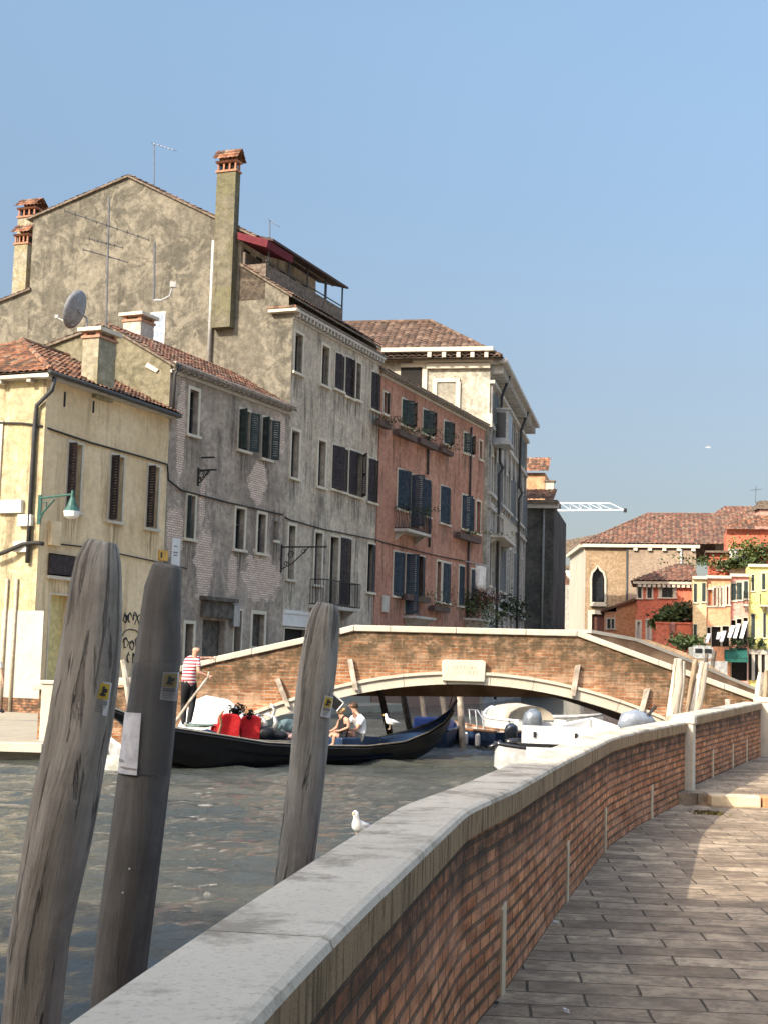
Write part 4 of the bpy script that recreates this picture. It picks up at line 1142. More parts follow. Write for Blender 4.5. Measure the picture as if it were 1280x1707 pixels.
gb_m = plaster('grey_peeling_plaster', (.30, .245, .19), (.42, .35, .28), (.10, .088, .075), .8, .4, blotch=(.21, .18, .16), bl=.5, patches=pat, brickc=((.60, .44, .36), (.80, .64, .52), (.26, .21, .17)), streak=1.6, fine=.9, damp=(.3, 3.0, (.17, .15, .13)), drips=sill_drips(GB))
g_ = finish(GB, H2, -.4, GB.zt, gb_m); m = next(g_)
rdg = GB.pixd(177, 540); bk = GB.pixd(57, 585)
prG = [(0, GB.zt), (rdg[0], rdg[1]), (bk[0], bk[1])]
body(m, GB, prG, -.4); m.build('wall', [gb_m, gab2], H2, uvf=(GB.A, GB.t))
for _ in g_: pass
roofseg(H2, GB, 0, GB.L, prG[0], prG[1], tile_mix, .3); roofseg(H2, GB, 0, GB.L, prG[2], prG[1], tile_red, .2)
cornice(H2, GB, GB.zt, 0, GB.L, stone_pale, .3, .36)
s0, z1 = GB.pix(335, 1000); s1, z0 = GB.pix(383, 1032); m = MB(); m.fbox(GB, s0, s1, .0, .16, z0, z1); m.fbox(GB, s0-.1, s1+.1, 0, .32, z1, z1+.14); m.build('door_lintel', dark_wood, H2)
s0, z1 = GB.pix(384, 1005); m = MB(); m.fbox(GB, s0, s0+.45, .01, .2, z1-.9, z1-.1); solo(m, 'meter_box', steel, 'grey metal meter box beside the dark doorway of the peeling house', 'box', bevel=.02)
pipe(H2, [GB.p(.15, .32, GB.zt-.05), GB.p(.12, .12, GB.zt-.4), GB.p(.12, .1, YEL.zt+.2)], .055, pipe_m)
s, z = GB.pix(262, 612); 
dd, zz = GB.pixd(252, 617); m = MB(); side2 = Fr(GB.p(0, -9, 0), GB.p(0, 0, 0)); s_, z_ = side2.pix(254, 616)
m.prism([side2.p(s_-.28, .02, z_+.12), side2.p(s_+.2, .02, z_-.12), side2.p(s_+.3, .02, z_-.02), side2.p(s_-.18, .02, z_+.26)], side2.n*.04); m.build('vent_tile', white_stone, H2)
dd, zz = GB.pixd(232, 530, 3.0); z1_ = GB.pixd(232, 527, 3.0)[1]
cc = chimney(H2, GB, 3.0, dd, GB.zt, z1_-.3, .9, .8, plaster('chimney_grey', (.42, .38, .33), (.5, .45, .38), (.2, .17, .14), .6, 1), 'slab')

# --- tall grey house
H3 = thing('house', 'tallest grey house with a mottled gable, tall chimney and covered roof terrace', 'house', tuple(TL.p(0, 0, .1)))
B_ = dict(sm=shut_brown)
for q in ((491,556,504,622), (536,577,548,643)): win(TL, *q, frame=.12, depth=.3)
win(TL, 558, 590, 572, 650, frame=.08, sh=(('L', 12), ('R', 5)), **B_); win(TL, 575, 597, 590, 662, frame=.08, sh=(('L', 8), ('R', 20)), **B_); win(TL, 593, 605, 601, 667, frame=.08)
win(TL, 618, 622, 633, 684, frame=.08, sh=(('L', 10), ('R', 15)), **B_)
for q in ((485,718,498,797), (530,735,542,812)): win(TL, *q, frame=.12, depth=.3)
win(TL, 553, 745, 578, 818, frame=.08, sh=(('L', 15), ('R', 5)), **B_); win(TL, 581, 753, 603, 827, frame=.08, sh=(('L', 5), ('R', 35)), **B_)
win(TL, 613, 766, 631, 838, frame=.08, sh=(('L', 12), ('R', 25)), **B_)
for q in ((480,876,491,966), (524,888,536,975)): win(TL, *q, frame=.12, depth=.3)
win(TL, 549, 895, 563, 1006, frame=.08, door=1); win(TL, 566, 897, 583, 1008, frame=.1, door=1, sh=(('L', 10), ('R', 10)), **B_)
win(TL, 612, 908, 631, 988, frame=.08, sh=(('R', 10),), sm=shut_blue)
win(TL, 473, 1049, 512, 1100, frame=.05, door=1, pane=interior)
tl_m = plaster('tall_grey_plaster', (.43, .36, .28), (.53, .455, .36), (.13, .115, .095), .9, .3, blotch=(.33, .29, .235), bl=.5, streak=3.2, fine=.9, damp=(.3, 3, (.3, .27, .22)), drips=sill_drips(TL))
g_ = finish(TL, H3, -.4, TL.zt, tl_m, fw_=.12); m = next(g_)
pk1 = TL.pixd(215, 293); lf = TL.pixd(56, 361); r1 = TL.pixd(402, 382); r2 = TL.pixd(402, 440); r3 = TL.pixd(482, 489); r4 = TL.pixd(482, 507)
print('tall gable', pk1, lf, r1, r2, r3, r4, TL.zt)
prT = [(0, TL.zt), (r4[0], TL.zt), (r3[0], r3[1]), (r2[0], r2[1]), (r1[0], r1[1]), (pk1[0], pk1[1]), (lf[0], lf[1])]
SC = TL.pix(578, 487, r1[0]+1.4)[0]; SE = min(TL.L, SC-.5)
pl_ = [(0, -.4)]+prT+[(lf[0], -.4)]; m.poly([TL.p(0, d, z) for d, z in pl_], 1)
m.poly([TL.p(TL.L, d, z) for d, z in [(0, -.4)]+prT[:4]+[(lf[0], r2[1]), (lf[0], -.4)]][::-1], 0)
m.poly([TL.p(0, lf[0], -.4), TL.p(0, lf[0], lf[1]), TL.p(TL.L, lf[0], lf[1]), TL.p(TL.L, lf[0], -.4)], 0)
m.poly([TL.p(SE, d, z) for d, z in [(r2[0], r2[1])]+prT[4:]+[(lf[0], r2[1])]][::-1], 0)
m.poly([TL.p(SE, r2[0], r2[1]), TL.p(TL.L, r2[0], r2[1]), TL.p(TL.L, lf[0], r2[1]), TL.p(SE, lf[0], r2[1])], 0)
m.poly([TL.p(0, r2[0], r2[1]-1), TL.p(SE, r2[0], r2[1]-1), TL.p(SE, r1[0], r1[1]), TL.p(0, r1[0], r1[1])], 0)
m.build('wall', [tl_m, gab_m], H3, uvf=(TL.A, TL.t))
for _ in g_: pass
SC = TL.pix(578, 487, r1[0]+1.4)[0]; SP = TL.pix(570, 520, r1[0]+1.2)[0]; print('canopy', SC, SP, TL.L)
roofseg(H3, TL, 0, min(TL.L, SC-.3), prT[4], prT[5], tile_old, .9, pitch=.26); roofseg(H3, TL, 0, SE, prT[6], prT[5], tile_old, .3, pitch=.26)
roofseg(H3, TL, 0, TL.L, (r3[0], r3[1]), (r2[0], r2[1]), tile_old, .25, pitch=.26)
m = MB(); m.fbox(TL, -.1, TL.L, r4[0], .3, TL.zt+.03, TL.zt+.12); m.build('gutter_ledge', wood_edge, H3)
cornice(H3, TL, TL.zt, 0, TL.L, stone_pale, .32, .36, .18)
# corner return of the cornice
m = MB(); m.fbox(TL, -.32, -.0, -1.0, .3, TL.zt-.12, TL.zt+.02); m.build('cornice_return', white_stone, H3)
m = MB(); m.fbox(TL, -.36, -.0, -1.0, .3, TL.zt+.022, TL.zt+.11); m.build('tile_edge', tile_mix, H3)
# extension at left with the sloping coping
l1 = TL.pixd(52, 481); l2 = TL.pixd(-30, 514)
m = MB(); m.poly([TL.p(.02, lf[0]+.05, -.4), TL.p(.02, l1[0]+.05, l1[1]), TL.p(.02, l2[0], l2[1]), TL.p(.02, l2[0], -.4)][::-1]); m.poly([TL.p(5, lf[0]+.05, -.4), TL.p(5, l1[0]+.05, l1[1]), TL.p(5, l2[0], l2[1]), TL.p(5, l2[0], -.4)])
m.poly([TL.p(.02, l1[0], l1[1]), TL.p(.02, l2[0], l2[1]), TL.p(5, l2[0], l2[1]), TL.p(5, l1[0], l1[1])]); m.build('lean_to_wall', gab_m, H3)
roofseg(H3, TL, 0, 5, l2, l1, tile_old, .1)
# tall chimney on the gable
ca = TL.pixd(370, 300); cb = TL.pixd(404, 300); ct = TL.pixd(388, 291)[1]; cbz = TL.pixd(385, 548)[1]
moss = plaster('mossy_chimney', (.12, .11, .08), (.18, .16, .115), (.07, .065, .04), .9, .8, blotch=(.14, .13, .075), bl=.8, streak=3, fine=.7)
wdc = abs(cb[0]-ca[0])*.92; dcc = (ca[0]+cb[0])/2-.05
m = chimney(H3, TL, -.22, dcc, cbz, ct, .42, wdc, moss, 'tile')
m['label'] = 'tall mossy chimney with a red tiled cap'
# left twin chimney
ca = TL.pixd(43, 400, 2.5)
chimney(H3, TL, 2.5, ca[0], TL.pixd(43, 520, 2.5)[1], TL.pixd(43, 410, 2.5)[1], .7, .75, chm, 'tile')
ca = TL.pixd(50, 400, 3.6); chimney(H3, TL, 3.6, ca[0], lf[1]-2, TL.pixd(50, 366, 3.6)[1], .8, .95, chm, 'tile')
# white flue pipe, gable window
side3 = Fr(TL.p(0, -20, 0), TL.p(0, 0, 0))
s, z1 = side3.pix(359, 402); s2, z0 = side3.pix(355, 616)
pipe(H3, [side3.p(s, .12, z0), side3.p(s, .12, z1)], .09, pipe_w, 'flue_pipe')
s0, z1 = side3.pix(252, 521); s1, z0 = side3.pix(274, 576)
m = MB(); m.fbox(side3, s0, s1, .0, .03, z0, z1); w_ = m.build('window', white_p, H3)
m = MB(); zm = (z0+z1)/2
m.fbox(side3, s0+.06, s1-.06, .028, .034, zm+.05, z1-.06); 
for i in range(3):
    for j in range(2):
        a = s0+.06+(s1-s0-.12)/3*i; m.fbox(side3, a+.02, a+(s1-s0-.12)/3-.02, .028, .034, z0+.06+(zm-z0-.1)/2*j, z0+.02+(zm-z0-.1)/2*(j+1))
m.build('pane', simple('reflecting_pane', (.25, .3, .36), .15, bump=0), w_)
# roof terrace: clerestory openings, posts, dark canopy over it, red awning
d1 = r1[0]; z1 = r1[1]; zb2 = r2[1]
m = MB(); k = 0
for a in np.arange(.3, SP-1.6, 1.15):
    m.fbox(TL, a, a+.6, d1-.02, d1+.03, zb2+.25, z1-.75)
m.build('clerestory_window', interior, H3)
m = MB()
for a in np.linspace(.3, SP, 5): m.tube([TL.p(a, d1+1.2, zb2-.9), TL.p(a, d1+1.2, z1-.35)], .04, 6)
m.tube([TL.p(.1, d1+1.2, zb2+.1), TL.p(SP, d1+1.2, zb2+.1)], .03, 6); m.tube([TL.p(SP-.1, d1+.4, zb2-.9), TL.p(SP-.1, d1+.4, z1-.2)], .04, 6)
m.build('terrace_post', pipe_m, H3)
m = MB(); m.box8([TL.p(.1, d1-.1, z1-.15), TL.p(SC, d1-.1, z1-.15), TL.p(SC, d1+1.5, z1-.6), TL.p(.1, d1+1.5, z1-.6), TL.p(.1, d1-.1, z1-.05), TL.p(SC, d1-.1, z1-.05), TL.p(SC, d1+1.5, z1-.5), TL.p(.1, d1+1.5, z1-.5)])
m.build('canopy', simple('dark_canopy', (.07, .045, .04), .9), H3)
m = MB(); m.box8([TL.p(-.3, d1+.0, z1-.5), TL.p(2.2, d1+.0, z1-.5), TL.p(2.2, d1+1.4, z1-.98), TL.p(-.3, d1+1.4, z1-.98), TL.p(-.3, d1, z1-.2), TL.p(2.2, d1, z1-.2), TL.p(2.2, d1+1.45, z1-.66), TL.p(-.3, d1+1.45, z1-.66)])
m.build('awning', simple('dark_red_awning', (.11, .012, .02), .8), H3)
m = MB(); m.fbox(TL, .1, SP-1.5, d1+.03, d1+.2, zb2+.0, zb2+.55); m.build('terrace_screen', simple('shaded_screen', (.16, .13, .11), .9), H3)
m = MB(); m.fbox(TL, 0, SP, d1, d1+1.25, zb2-1.6, zb2-.05); m.build('terrace_parapet', wood_edge, H3, uvf=(TL.A, TL.t))
# shop panel and moulding at the ground floor
s0, z1 = TL.pix(471, 1022); s1, z0 = TL.pix(520, 1047); m = MB(); m.fbox(TL, s0, s1, 0, .08, z0, z1); m.fbox(TL, s0, s1+1, 0, .12, z1+.002, z1+.14); m.build('shop_fascia', white_p, H3)
# balconies
def balcony(F, root, u0, v0, u1, v1, out, label, mat=None, slabm=None, round_=False):
    um = (u0+u1)/2; s0 = F.pix(u0, v1, out)[0]; s1 = F.pix(u1, v1, out)[0]; z0 = F.pix(um, v1, out)[1]; z1 = F.pix(um, v0, out)[1]
    if s1 > F.L-.1: s1 = F.L-.1
    bt = bpy.data.objects.new('balcony', None); sc.collection.objects.link(bt); bt.parent = root; bt.location = F.p((s0+s1)/2, 0, z0)-wloc(root); bt['label'] = label
    m = MB(); m.fbox(F, s0-.05, s1+.05, 0, out+.05, z0-.14, z0)
    for a in (s0+.15, s1-.15): m.prism([F.p(a, 0, z0-.14), F.p(a, 0, z0-.55), F.p(a, out*.7, z0-.14)], F.t*.12)
    m.build('balcony_slab', slabm or stone_pale, bt)
    m = MB(); pts = [(s0, .02), (s0, out), (s1, out), (s1, .02)]
    for z in (z0+.05, z1): m.tube([F.p(a, d, z) for a, d in pts], .022, 5)
    for (a, d), (b, e) in zip(pts, pts[1:]):
        n = max(1, int(math.hypot(b-a, e-d)/.12))
        for i in range(n+1):
            x, y = a+(b-a)*i/n, d+(e-d)*i/n
            if round_: m.tube([F.p(x, y, z0), F.p(x, y+.12, z0+(z1-z0)*.35), F.p(x, y, z1)], .011, 4)
            else: m.tube([F.p(x, y, z0), F.p(x, y, z1)], .011, 4)
    m.build('balcony_railing', mat or iron, bt)
balcony(TL, H3, 543, 970, 600, 1012, .75, 'black iron balcony of the tall grey house')
# decorative iron bracket
def bracket(F, u0, u1, v, h, label, name='iron_bracket', scroll=True):
    s0, z = F.pix(u0, v); out = 1.9
    # the arm stands out from the wall towards the canal
    lo, hi = 0, 6
    for _ in range(30):
        out = (lo+hi)/2
        if proj(F.p(s0, out, z))[0] < u1: lo = out
        else: hi = out
    out = min(out, 2.6); m = MB(); m.tube([F.p(s0, 0, z), F.p(s0, out, z)], .035, 6)
    if scroll:
        m.tube([F.p(s0, .03, z-h), F.p(s0, out*.25, z-h*.75), F.p(s0, out*.5, z-h*.25), F.p(s0, out*.62, z)], .025, 6)
        for (cx, cz, r) in ((.22, .35, .16), (.5, .2, .12), (.12, .75, .1)):
            m.tube([F.p(s0, cx*out+math.cos(t)*r*(1-t/14), z-h*cz+math.sin(t)*r*(1-t/14)) for t in np.arange(0, 8, .6)], .018, 5)
        m.tube([F.p(s0, .03, z-h*1.15), F.p(s0, .03, z+.1)], .04, 6)
    return solo(m, name, iron, label, 'bracket')
bracket(TL, 469, 545, 912, .9, 'ornate black iron lamp bracket on the tall grey house above the shop')
bracket(GB, 330, 361, 784, .5, 'rusty iron bracket between the windows of the peeling grey house')
bracket(GB, 336, 358, 763, .3, 'short bare iron rod above the rusty bracket on the peeling house', scroll=False)

# --- red house
H4 = thing('house', 'long three storey red ochre house with dark shutters and flower boxes', 'house', tuple(RD.p(0, 0, .1)))
Gs = dict(sm=shut_green); Bs = dict(sm=shut_blue)
win(RD, 639, 654, 645, 690, frame=.08, sh=(('R', 40),), **Gs)
for q in ((669,669,687,711), (704,686,720,725), (739,704,751,741)): win(RD, *q, frame=.1, sh=(('L', 30), ('R', 35)), **Gs)
win(RD, 772, 722, 777, 755, frame=.1, sh=(('L', 40),), lw=.8, **Gs); win(RD, 781, 726, 786, 758, frame=.1, lw=.8, sh=(('R', 40),), **Gs); win(RD, 798, 735, 803, 766, frame=.1, **Gs)
win(RD, 662, 785, 681, 850, frame=.08, sh=(('L', 25), ('R', 25)), **Bs); win(RD, 684, 793, 699, 880, frame=.06, door=1, sh=(('L', 70),), **Bs); win(RD, 702, 800, 717, 860, frame=.06, sh=(('L', 15), ('R', 15)), **Bs)
win(RD, 733, 812, 749, 873, frame=.08, sh=(('L', 15), ('R', 15)), **Bs)
win(RD, 769, 826, 777, 882, frame=.1, sh=(('L', 30),), lw=.9, **Bs); win(RD, 781, 831, 788, 886, frame=.1, sh=(('L', 20), ('R', 20)), **Bs); win(RD, 793, 836, 800, 890, frame=.1, **Bs)
win(RD, 655, 921, 672, 994, frame=.08, sh=(('L', 20), ('R', 20)), **Bs); win(RD, 675, 924, 690, 1024, frame=.06, door=1, sh=(('L', 60),), **Bs); win(RD, 692, 927, 706, 1000, frame=.06, sh=(('R', 10),), **Bs)
win(RD, 727, 936, 734, 1003, frame=.1, **Bs); win(RD, 737, 939, 749, 1005, frame=.1, sh=(('L', 10), ('R', 10)), **Bs)
win(RD, 764, 944, 772, 1010, frame=.1, sh=(('L', 15), ('R', 15)), **Bs); win(RD, 784, 950, 794, 1014, frame=.1, sh=(('L', 15), ('R', 15)), **Bs)
rd_m = plaster('red_ochre_plaster', (.36, .175, .12), (.46, .25, .175), (.14, .08, .055), .85, .4, blotch=(.30, .16, .115), bl=.5, streak=2.6, fine=.8, damp=(.5, 4.5, (.26, .17, .13)), drips=sill_drips(RD))
g_ = finish(RD, H4, -1.2, RD.zt, rd_m, fw_=.1); m = next(g_)
prR = [(0, RD.zt), (-5.5, RD.zt+2.4), (-11, RD.zt)]
body(m, RD, prR, -1.2); m.build('wall', [rd_m, rd_m], H4, uvf=(RD.A, RD.t))
for _ in g_: pass
roofseg(H4, RD, 0, RD.L, prR[0], prR[1], tile_old, .35, pitch=.28, course=.4); roofseg(H4, RD, 0, RD.L, prR[2], prR[1], tile_old, .2, pitch=.28, course=.4)
cornice(H4, RD, RD.zt, 0, RD.L, stone_pale, .3, .4)
balcony(RD, H4, 679, 850, 716, 886, .7, 'iron balcony on the middle floor', round_=True)
for pts in (((712, 722), (708, 790)), ((714, 860), (705, 910)), ((783, 712), (777, 826)), ((779, 886), (772, 1040))):
    (ua, va), (ub, vb) = pts; s, z1 = RD.pix(ua, va); z0 = RD.pix(ub, vb)[1]; pipe(H4, [RD.p(s, .09, z0), RD.p(s, .09, z1)], .06, pipe_m)
d_, z_ = RD.pixd(655, 600, 2.5)
chimney(H4, RD, 2.0, -1.6, RD.zt, RD.zt+1.3, .7, .9, chm, 'slab')
# low stone aprons at the water doors
for (u0, v, u1) in ((671, 1026, 705), (772, 1030, 800)):
    s0, z = RD.pix(u0, v); s1 = RD.pix(u1, v)[0]; m = MB(); m.fbox(RD, s0, s1, 0, .7, z-.12, z); m.prism([RD.p(s0+.2, 0, z-.12), RD.p(s0+.5, .6, z-.12), RD.p(s0+.5, 0, z-.6)], RD.t*(s1-s0-.6)); m.build('balcony_slab', stone_pale, H4)
# foliage kit
def leafmat(name, a, b): return simple(name, a, .7, c2=b, scale=3, bump=.1)
lf_g = leafmat('green_leaf', (.035, .06, .02), (.08, .11, .035)); lf_d = leafmat('dark_leaf', (.02, .035, .015), (.05, .07, .03)); lf_y = leafmat('yellow_green_leaf', (.07, .10, .02), (.14, .16, .05)); lf_p = leafmat('pink_leaf', (.2, .05, .07), (.3, .1, .12))
def foliage(c, r3, n, sz, seed, clumps=7, squash=1):
    rg = random.Random(seed); m = MB(); cl = [V((rg.gauss(0, .45)*r3[0], rg.gauss(0, .45)*r3[1], rg.gauss(0, .4)*r3[2])) for _ in range(clumps)]
    for i in range(n):
        q = rg.choice(cl); p = V(c)+q+V((rg.gauss(0, .33)*r3[0], rg.gauss(0, .33)*r3[1], rg.gauss(0, .33)*r3[2]))
        a = V((rg.uniform(-1, 1), rg.uniform(-1, 1), rg.uniform(-.6, .8))).normalized(); b = a.cross(V((rg.gauss(0, 1), rg.gauss(0, 1), rg.gauss(0, 1)))).normalized()
        k = sz*rg.uniform(.6, 1.4); m.add([p-a*k, p+b*k*.5, p+a*k, p-b*k*.5], [(0, 1, 2, 3)])
    return m
def flowerbox(F, u0, v0, u1, v1, label, mat=lf_g, plant=True, seed=1, cat='flower box'):
    um = (u0+u1)/2; s0 = F.pix(u0, v1, .35)[0]; s1 = F.pix(u1, v1, .35)[0]; z0 = F.pix(um, v1, .35)[1]; z1 = F.pix(um, v0, .35)[1]; zc = z0+(z1-z0)*.55
    r = thing('flower_box', label, cat, tuple(F.p((s0+s1)/2, .2, z0)), 'flower boxes of the red house')
    m = MB(); m.fbox(F, s0, s1, .12, .42, z0, zc); m.build('planter', simple('brown_planter', (.09, .06, .05), .8), r)
    m = foliage(F.p((s0+s1)/2, .3, zc+.12), (abs(s1-s0)*.75, .3, .28), 260, .06, seed); m.build('plant', mat, r)
    return r
for i, (q, lab, pm) in enumerate([((632,696,651,712), 'flower box under the leftmost top window of the red house beside the grey one', lf_d), ((664,713,693,731), 'green flower box under the second top floor window of the red house', lf_g),
    ((699,727,728,745), 'brown flower box under the third top floor window of the red house', lf_d), ((735,743,754,757), 'flower box under the fourth top floor window of the red house', lf_d),
    ((676,985,716,1003), 'flower box hanging on the lowest balcony door of the red house', lf_g), ((765,884,800,902), 'leafy flower box under the right middle floor windows of the red house', lf_y), ((722,1004,748,1020), 'plant trough under the low double window of the red house', lf_g)]):
    flowerbox(RD, *q, lab, pm, seed=i+3)
for i, (u, v, r, lab) in enumerate(((790, 1018, .9, 'bushy green potted plants at the water door of the red house'), (796, 998, .6, 'reddish climbing plant above the potted plants by the water door'))):
    s, z = RD.pix(u, v, .5); m = foliage(RD.p(s, .5, z), (r*1.4, .5, r), 700, .09, 30+i); solo(m, 'potted_plant', (lf_g, leafmat('rust_leaf', (.12, .05, .04), (.2, .1, .07)))[i], lab, 'plant')
s, z = RD.pix(640, 1003, .1); m = MB(); m.fbox(RD, s-.1, s+.6, .01, .14, z-.5, z+.3); solo(m, 'meter_box', stone_pale, 'grey stone box low on the left end of the red house', 'box', bevel=.03)
s, z = RD.pix(690, 862, .9); m = foliage(RD.p(s, .9, z+.3), (.8, .3, .4), 160, .06, 77); solo(m, 'balcony_plant', lf_d, 'dark straggly plant on the middle balcony of the red house', 'plant')
# hanging laundry
s, z = RD.pix(798, 960, .8); m = MB(); m.tube([RD.p(s-.4, 0, z+.8), RD.p(s, 1.3, z+.55)], .03, 5); lt_ = solo(m, 'clothes_rod', pipe_w, 'white rod sticking out of the right end of the red house', 'rod')
m = MB(); a0, a1 = RD.p(s-.1, .6, z+.62), RD.p(s, 1.2, z+.5)
for j in range(6):
    for i in range(7):
        f = i/6; m.v.append(a0.lerp(a1, f)+V((0, 0, -1.3*j/5))+RD.t*(.05*math.sin(f*9+j*.4)))
for j in range(5):
    for i in range(6): m.f.append([j*7+i, j*7+i+1, (j+1)*7+i+1, (j+1)*7+i]); m.m.append(0); m.uv.append(None)
o = solo(m, 'cloth', simple('white_cloth', (.75, .74, .7), .9), 'white cloth hanging from the rod at the end of the red house', 'laundry', smooth=True); o.modifiers.new('solid', 'SOLIDIFY').thickness = .01
# --- palace
pal_m = plaster('palace_front_plaster', (.34, .32, .29), (.44, .415, .375), (.09, .09, .085), .8, .35, blotch=(.34, .33, .31), bl=.5, streak=3, fine=.8)
pal_g = plaster('palace_side_plaster', (.28, .26, .21), (.38, .35, .28), (.16, .15, .13), .6, .3, blotch=(.62, .58, .46), bl=.6, streak=1.5, fine=.7)
H5 = thing('palace', 'large pale palace with a hipped tile roof and white corner stones', 'palace', tuple(PL.p(0, 0, .1)))
for fl, (za, zb_) in enumerate(((1.6, 4.4), (6.6, 9.6), (11.4, 14.2), (16.1, 17.9))):
    for i in range(8):
        s = 1.2+i*(PL.L-3.2)/7
        zt_ = PL.zt-2.0; k = (za/19.6*PL.zt, zb_/19.6*PL.zt)
        PL.op.append((s, s+1.15, k[0], k[1], dict(frame=.16, depth=.3, sh=(('L', 25), ('R', 160)) if (i+fl) % 3 == 0 else (), sm=simple('grey_shutter', (.12, .13, .13), .7) if 'gsh' not in globals() else gsh)))
gsh = simple('grey_shutter', (.12, .13, .13), .7)
g_ = finish(PL, H5, -1.2, PL.zt, pal_m, fw_=.16); m = next(g_)
body(m, PL, [(0, PL.zt), (-22, PL.zt)], -1.2); m.build('wall', [pal_m, pal_g], H5, uvf=(PL.A, PL.t))
for _ in g_: pass
ps = Fr(PL.p(0, -22, 0), PL.p(0, 0, 0))
def pbox(m, u0, v0, u1, v1, th, off=0):
    s0, z1 = ps.pix(u0, v0); s1, z0 = ps.pix(u1, v1); m.fbox(ps, s0, s1, off, off+th, z0, z1)
m = MB(); pbox(m, 690, 583, 822, 604, .35); pbox(m, 712, 607, 817, 614, .25, .001); pbox(m, 806, 690, 820, 712, .15)
for u in (716, 740, 764, 787, 810): pbox(m, u, 592, u+6, 600, .55, .352)
pbox(m, 640, 584.5, 824, 588.5, .45, .355)
m.build('cornice', white_stone, H5)
m = MB(); pbox(m, 721, 631, 766, 637, .12); pbox(m, 721, 637, 727, 700, .12); pbox(m, 760, 637, 766, 700, .12); w_ = m.build('blind_window', white_stone, H5)
m = MB(); pbox(m, 727, 637, 760, 700, .05); m.build('infill', pal_g, w_)
m = MB(); pbox(m, 668, 606, 711, 612, .1); pbox(m, 704, 612, 711, 660, .1); w_ = m.build('window', white_stone, H5); m = MB(); pbox(m, 668, 612, 704, 660, .04); m.build('pane', interior, w_)
zz = PL.zt
m = MB()
for q in (.27, .30, .56, .60, .80): m.fbox(PL, -.05, PL.L, 0, .22, zz*q, zz*q+.18)
m.fbox(PL, -.2, PL.L+.2, 0, .5, zz-.25, zz+.02); m.fbox(PL, -.1, PL.L+.1, .0, .3, zz-1.4, zz-1.2)
for i in range(26): m.fbox(PL, .2+i*PL.L/26, .5+i*PL.L/26, 0, .75, zz-.75, zz-.251)
m.fbox(PL, -.3, PL.L+.3, .5, 1.0, zz-.2, zz+.02)
m.build('string_course', simple('grey_stone', (.4, .39, .36), .8, scale=2), H5)
m = MB()
for i in range(9): 
    s = .1+i*(PL.L-.6)/8; m.fbox(PL, s, s+.4, 0, .14, .2, zz-1.4)
m.build('pilaster', pal_m, H5, uvf=(PL.A, PL.t))
for a in (3.2, 15.5):
    pipe(H5, [PL.p(a, .8, zz-.3), PL.p(a, .35, zz-1.6), PL.p(a, .3, zz*.72), PL.p(a+.1, .5, zz*.70), PL.p(a, .3, zz*.68), PL.p(a, .3, 0)], .09, pipe_m)
balcony(PL, H5, 838, 868, 858, 900, .9, 'stone balcony on the palace front', mat=stone_pale)
s, z1 = PL.pix(846, 683, .9); z0 = PL.pix(846, 745, .9)[1]; m = MB(); m.fbox(PL, s, s+2.2, .05, .95, z0+.3, z1); m.fbox(PL, s-.1, s+2.3, .05, 1.05, z1, z1+.12); m.fbox(PL, s-.1, s+2.3, .05, 1.05, z0+.1, z0+.3)
bx_ = m.build('bay_window', simple('grey_bay', (.3, .31, .31), .7), H5)
m = MB()
for i in range(4): m.fbox(PL, s+.12+i*.5, s+.5+i*.5, .95, .955, z0+.5, z1-.15)
m.fbox(PL, s-.004, s, .2, .8, z0+.5, z1-.15); m.build('pane', glass_dark, bx_)
# hipped roof
R5 = 5.0; zr = PL.pixd(700, 537, R5-.7)[1]; rise = zr-zz-.05; ov = .7
A = PL.p(-ov, ov, zz+.05); lnr = math.hypot(R5, rise); lw5 = 24.0; la5 = PL.L+2*ov
tiles(H5, A, -PL.n, PL.t*R5+V((0, 0, rise)), lw5, lnr, tile_pale, pitch=.42, h=.11, clip=lambda a, b: a > R5*b/lnr)
tiles(H5, A, PL.t, -PL.n*R5+V((0, 0, rise)), la5, lnr, tile_pale, pitch=.42, h=.11, clip=lambda a, b: a > R5*b/lnr and a < la5-R5*b/lnr)
m = MB(); k = V((0, 0, .02)); c0 = PL.p(R5-ov, ov-R5, zr); c1 = PL.p(PL.L+ov-R5, ov-R5, zr); c2_ = PL.p(PL.L+ov-R5, ov-lw5, zr); c3 = PL.p(R5-ov, ov-lw5, zr); D1_ = PL.p(PL.L+ov, ov, zz+.05); D2_ = PL.p(PL.L+ov, ov-lw5, zz+.05); D3_ = PL.p(-ov, ov-lw5, zz+.05)
m.poly([c0-k, c1-k, c2_-k, c3-k]); m.poly([D1_, D2_, c2_-k, c1-k]); m.poly([A-k, D1_-k, c1-k*2, c0-k*2]); m.poly([A-k, c0-k*2, c3-k*2, D3_-k]); m.poly([D3_, c3-k, c2_-k, D2_]); m.poly([A-k*5, D3_-k*5, D2_-k*5, D1_-k*5]); m.build('roof_underside', wood_edge, H5)
m = MB(); m.tube([A+k*3, c0+k*4, c3+k*4], .12, 6); m.tube([c0+k*4, c1+k*4], .12, 6); m.build('ridge_tiles', tile_pale, H5)
s, z = PL.pix(850, 1010, .5)
for (u, v, lab) in ((843, 1010, 'shaggy potted plant on the palace water ledge, nearer one'), (858, 1015, 'shaggy potted plant on the palace water ledge, farther one')):
    s, z = PL.pix(u, v, .4); m = foliage(PL.p(s, .5, z), (.7, .4, .9), 400, .1, int(u)); solo(m, 'potted_plant', lf_d, lab, 'plant')
s, z = PL.pix(826, 992, .1)
bracket(PL, 822, 853, 992, .6, 'thin iron bracket low on the palace front')

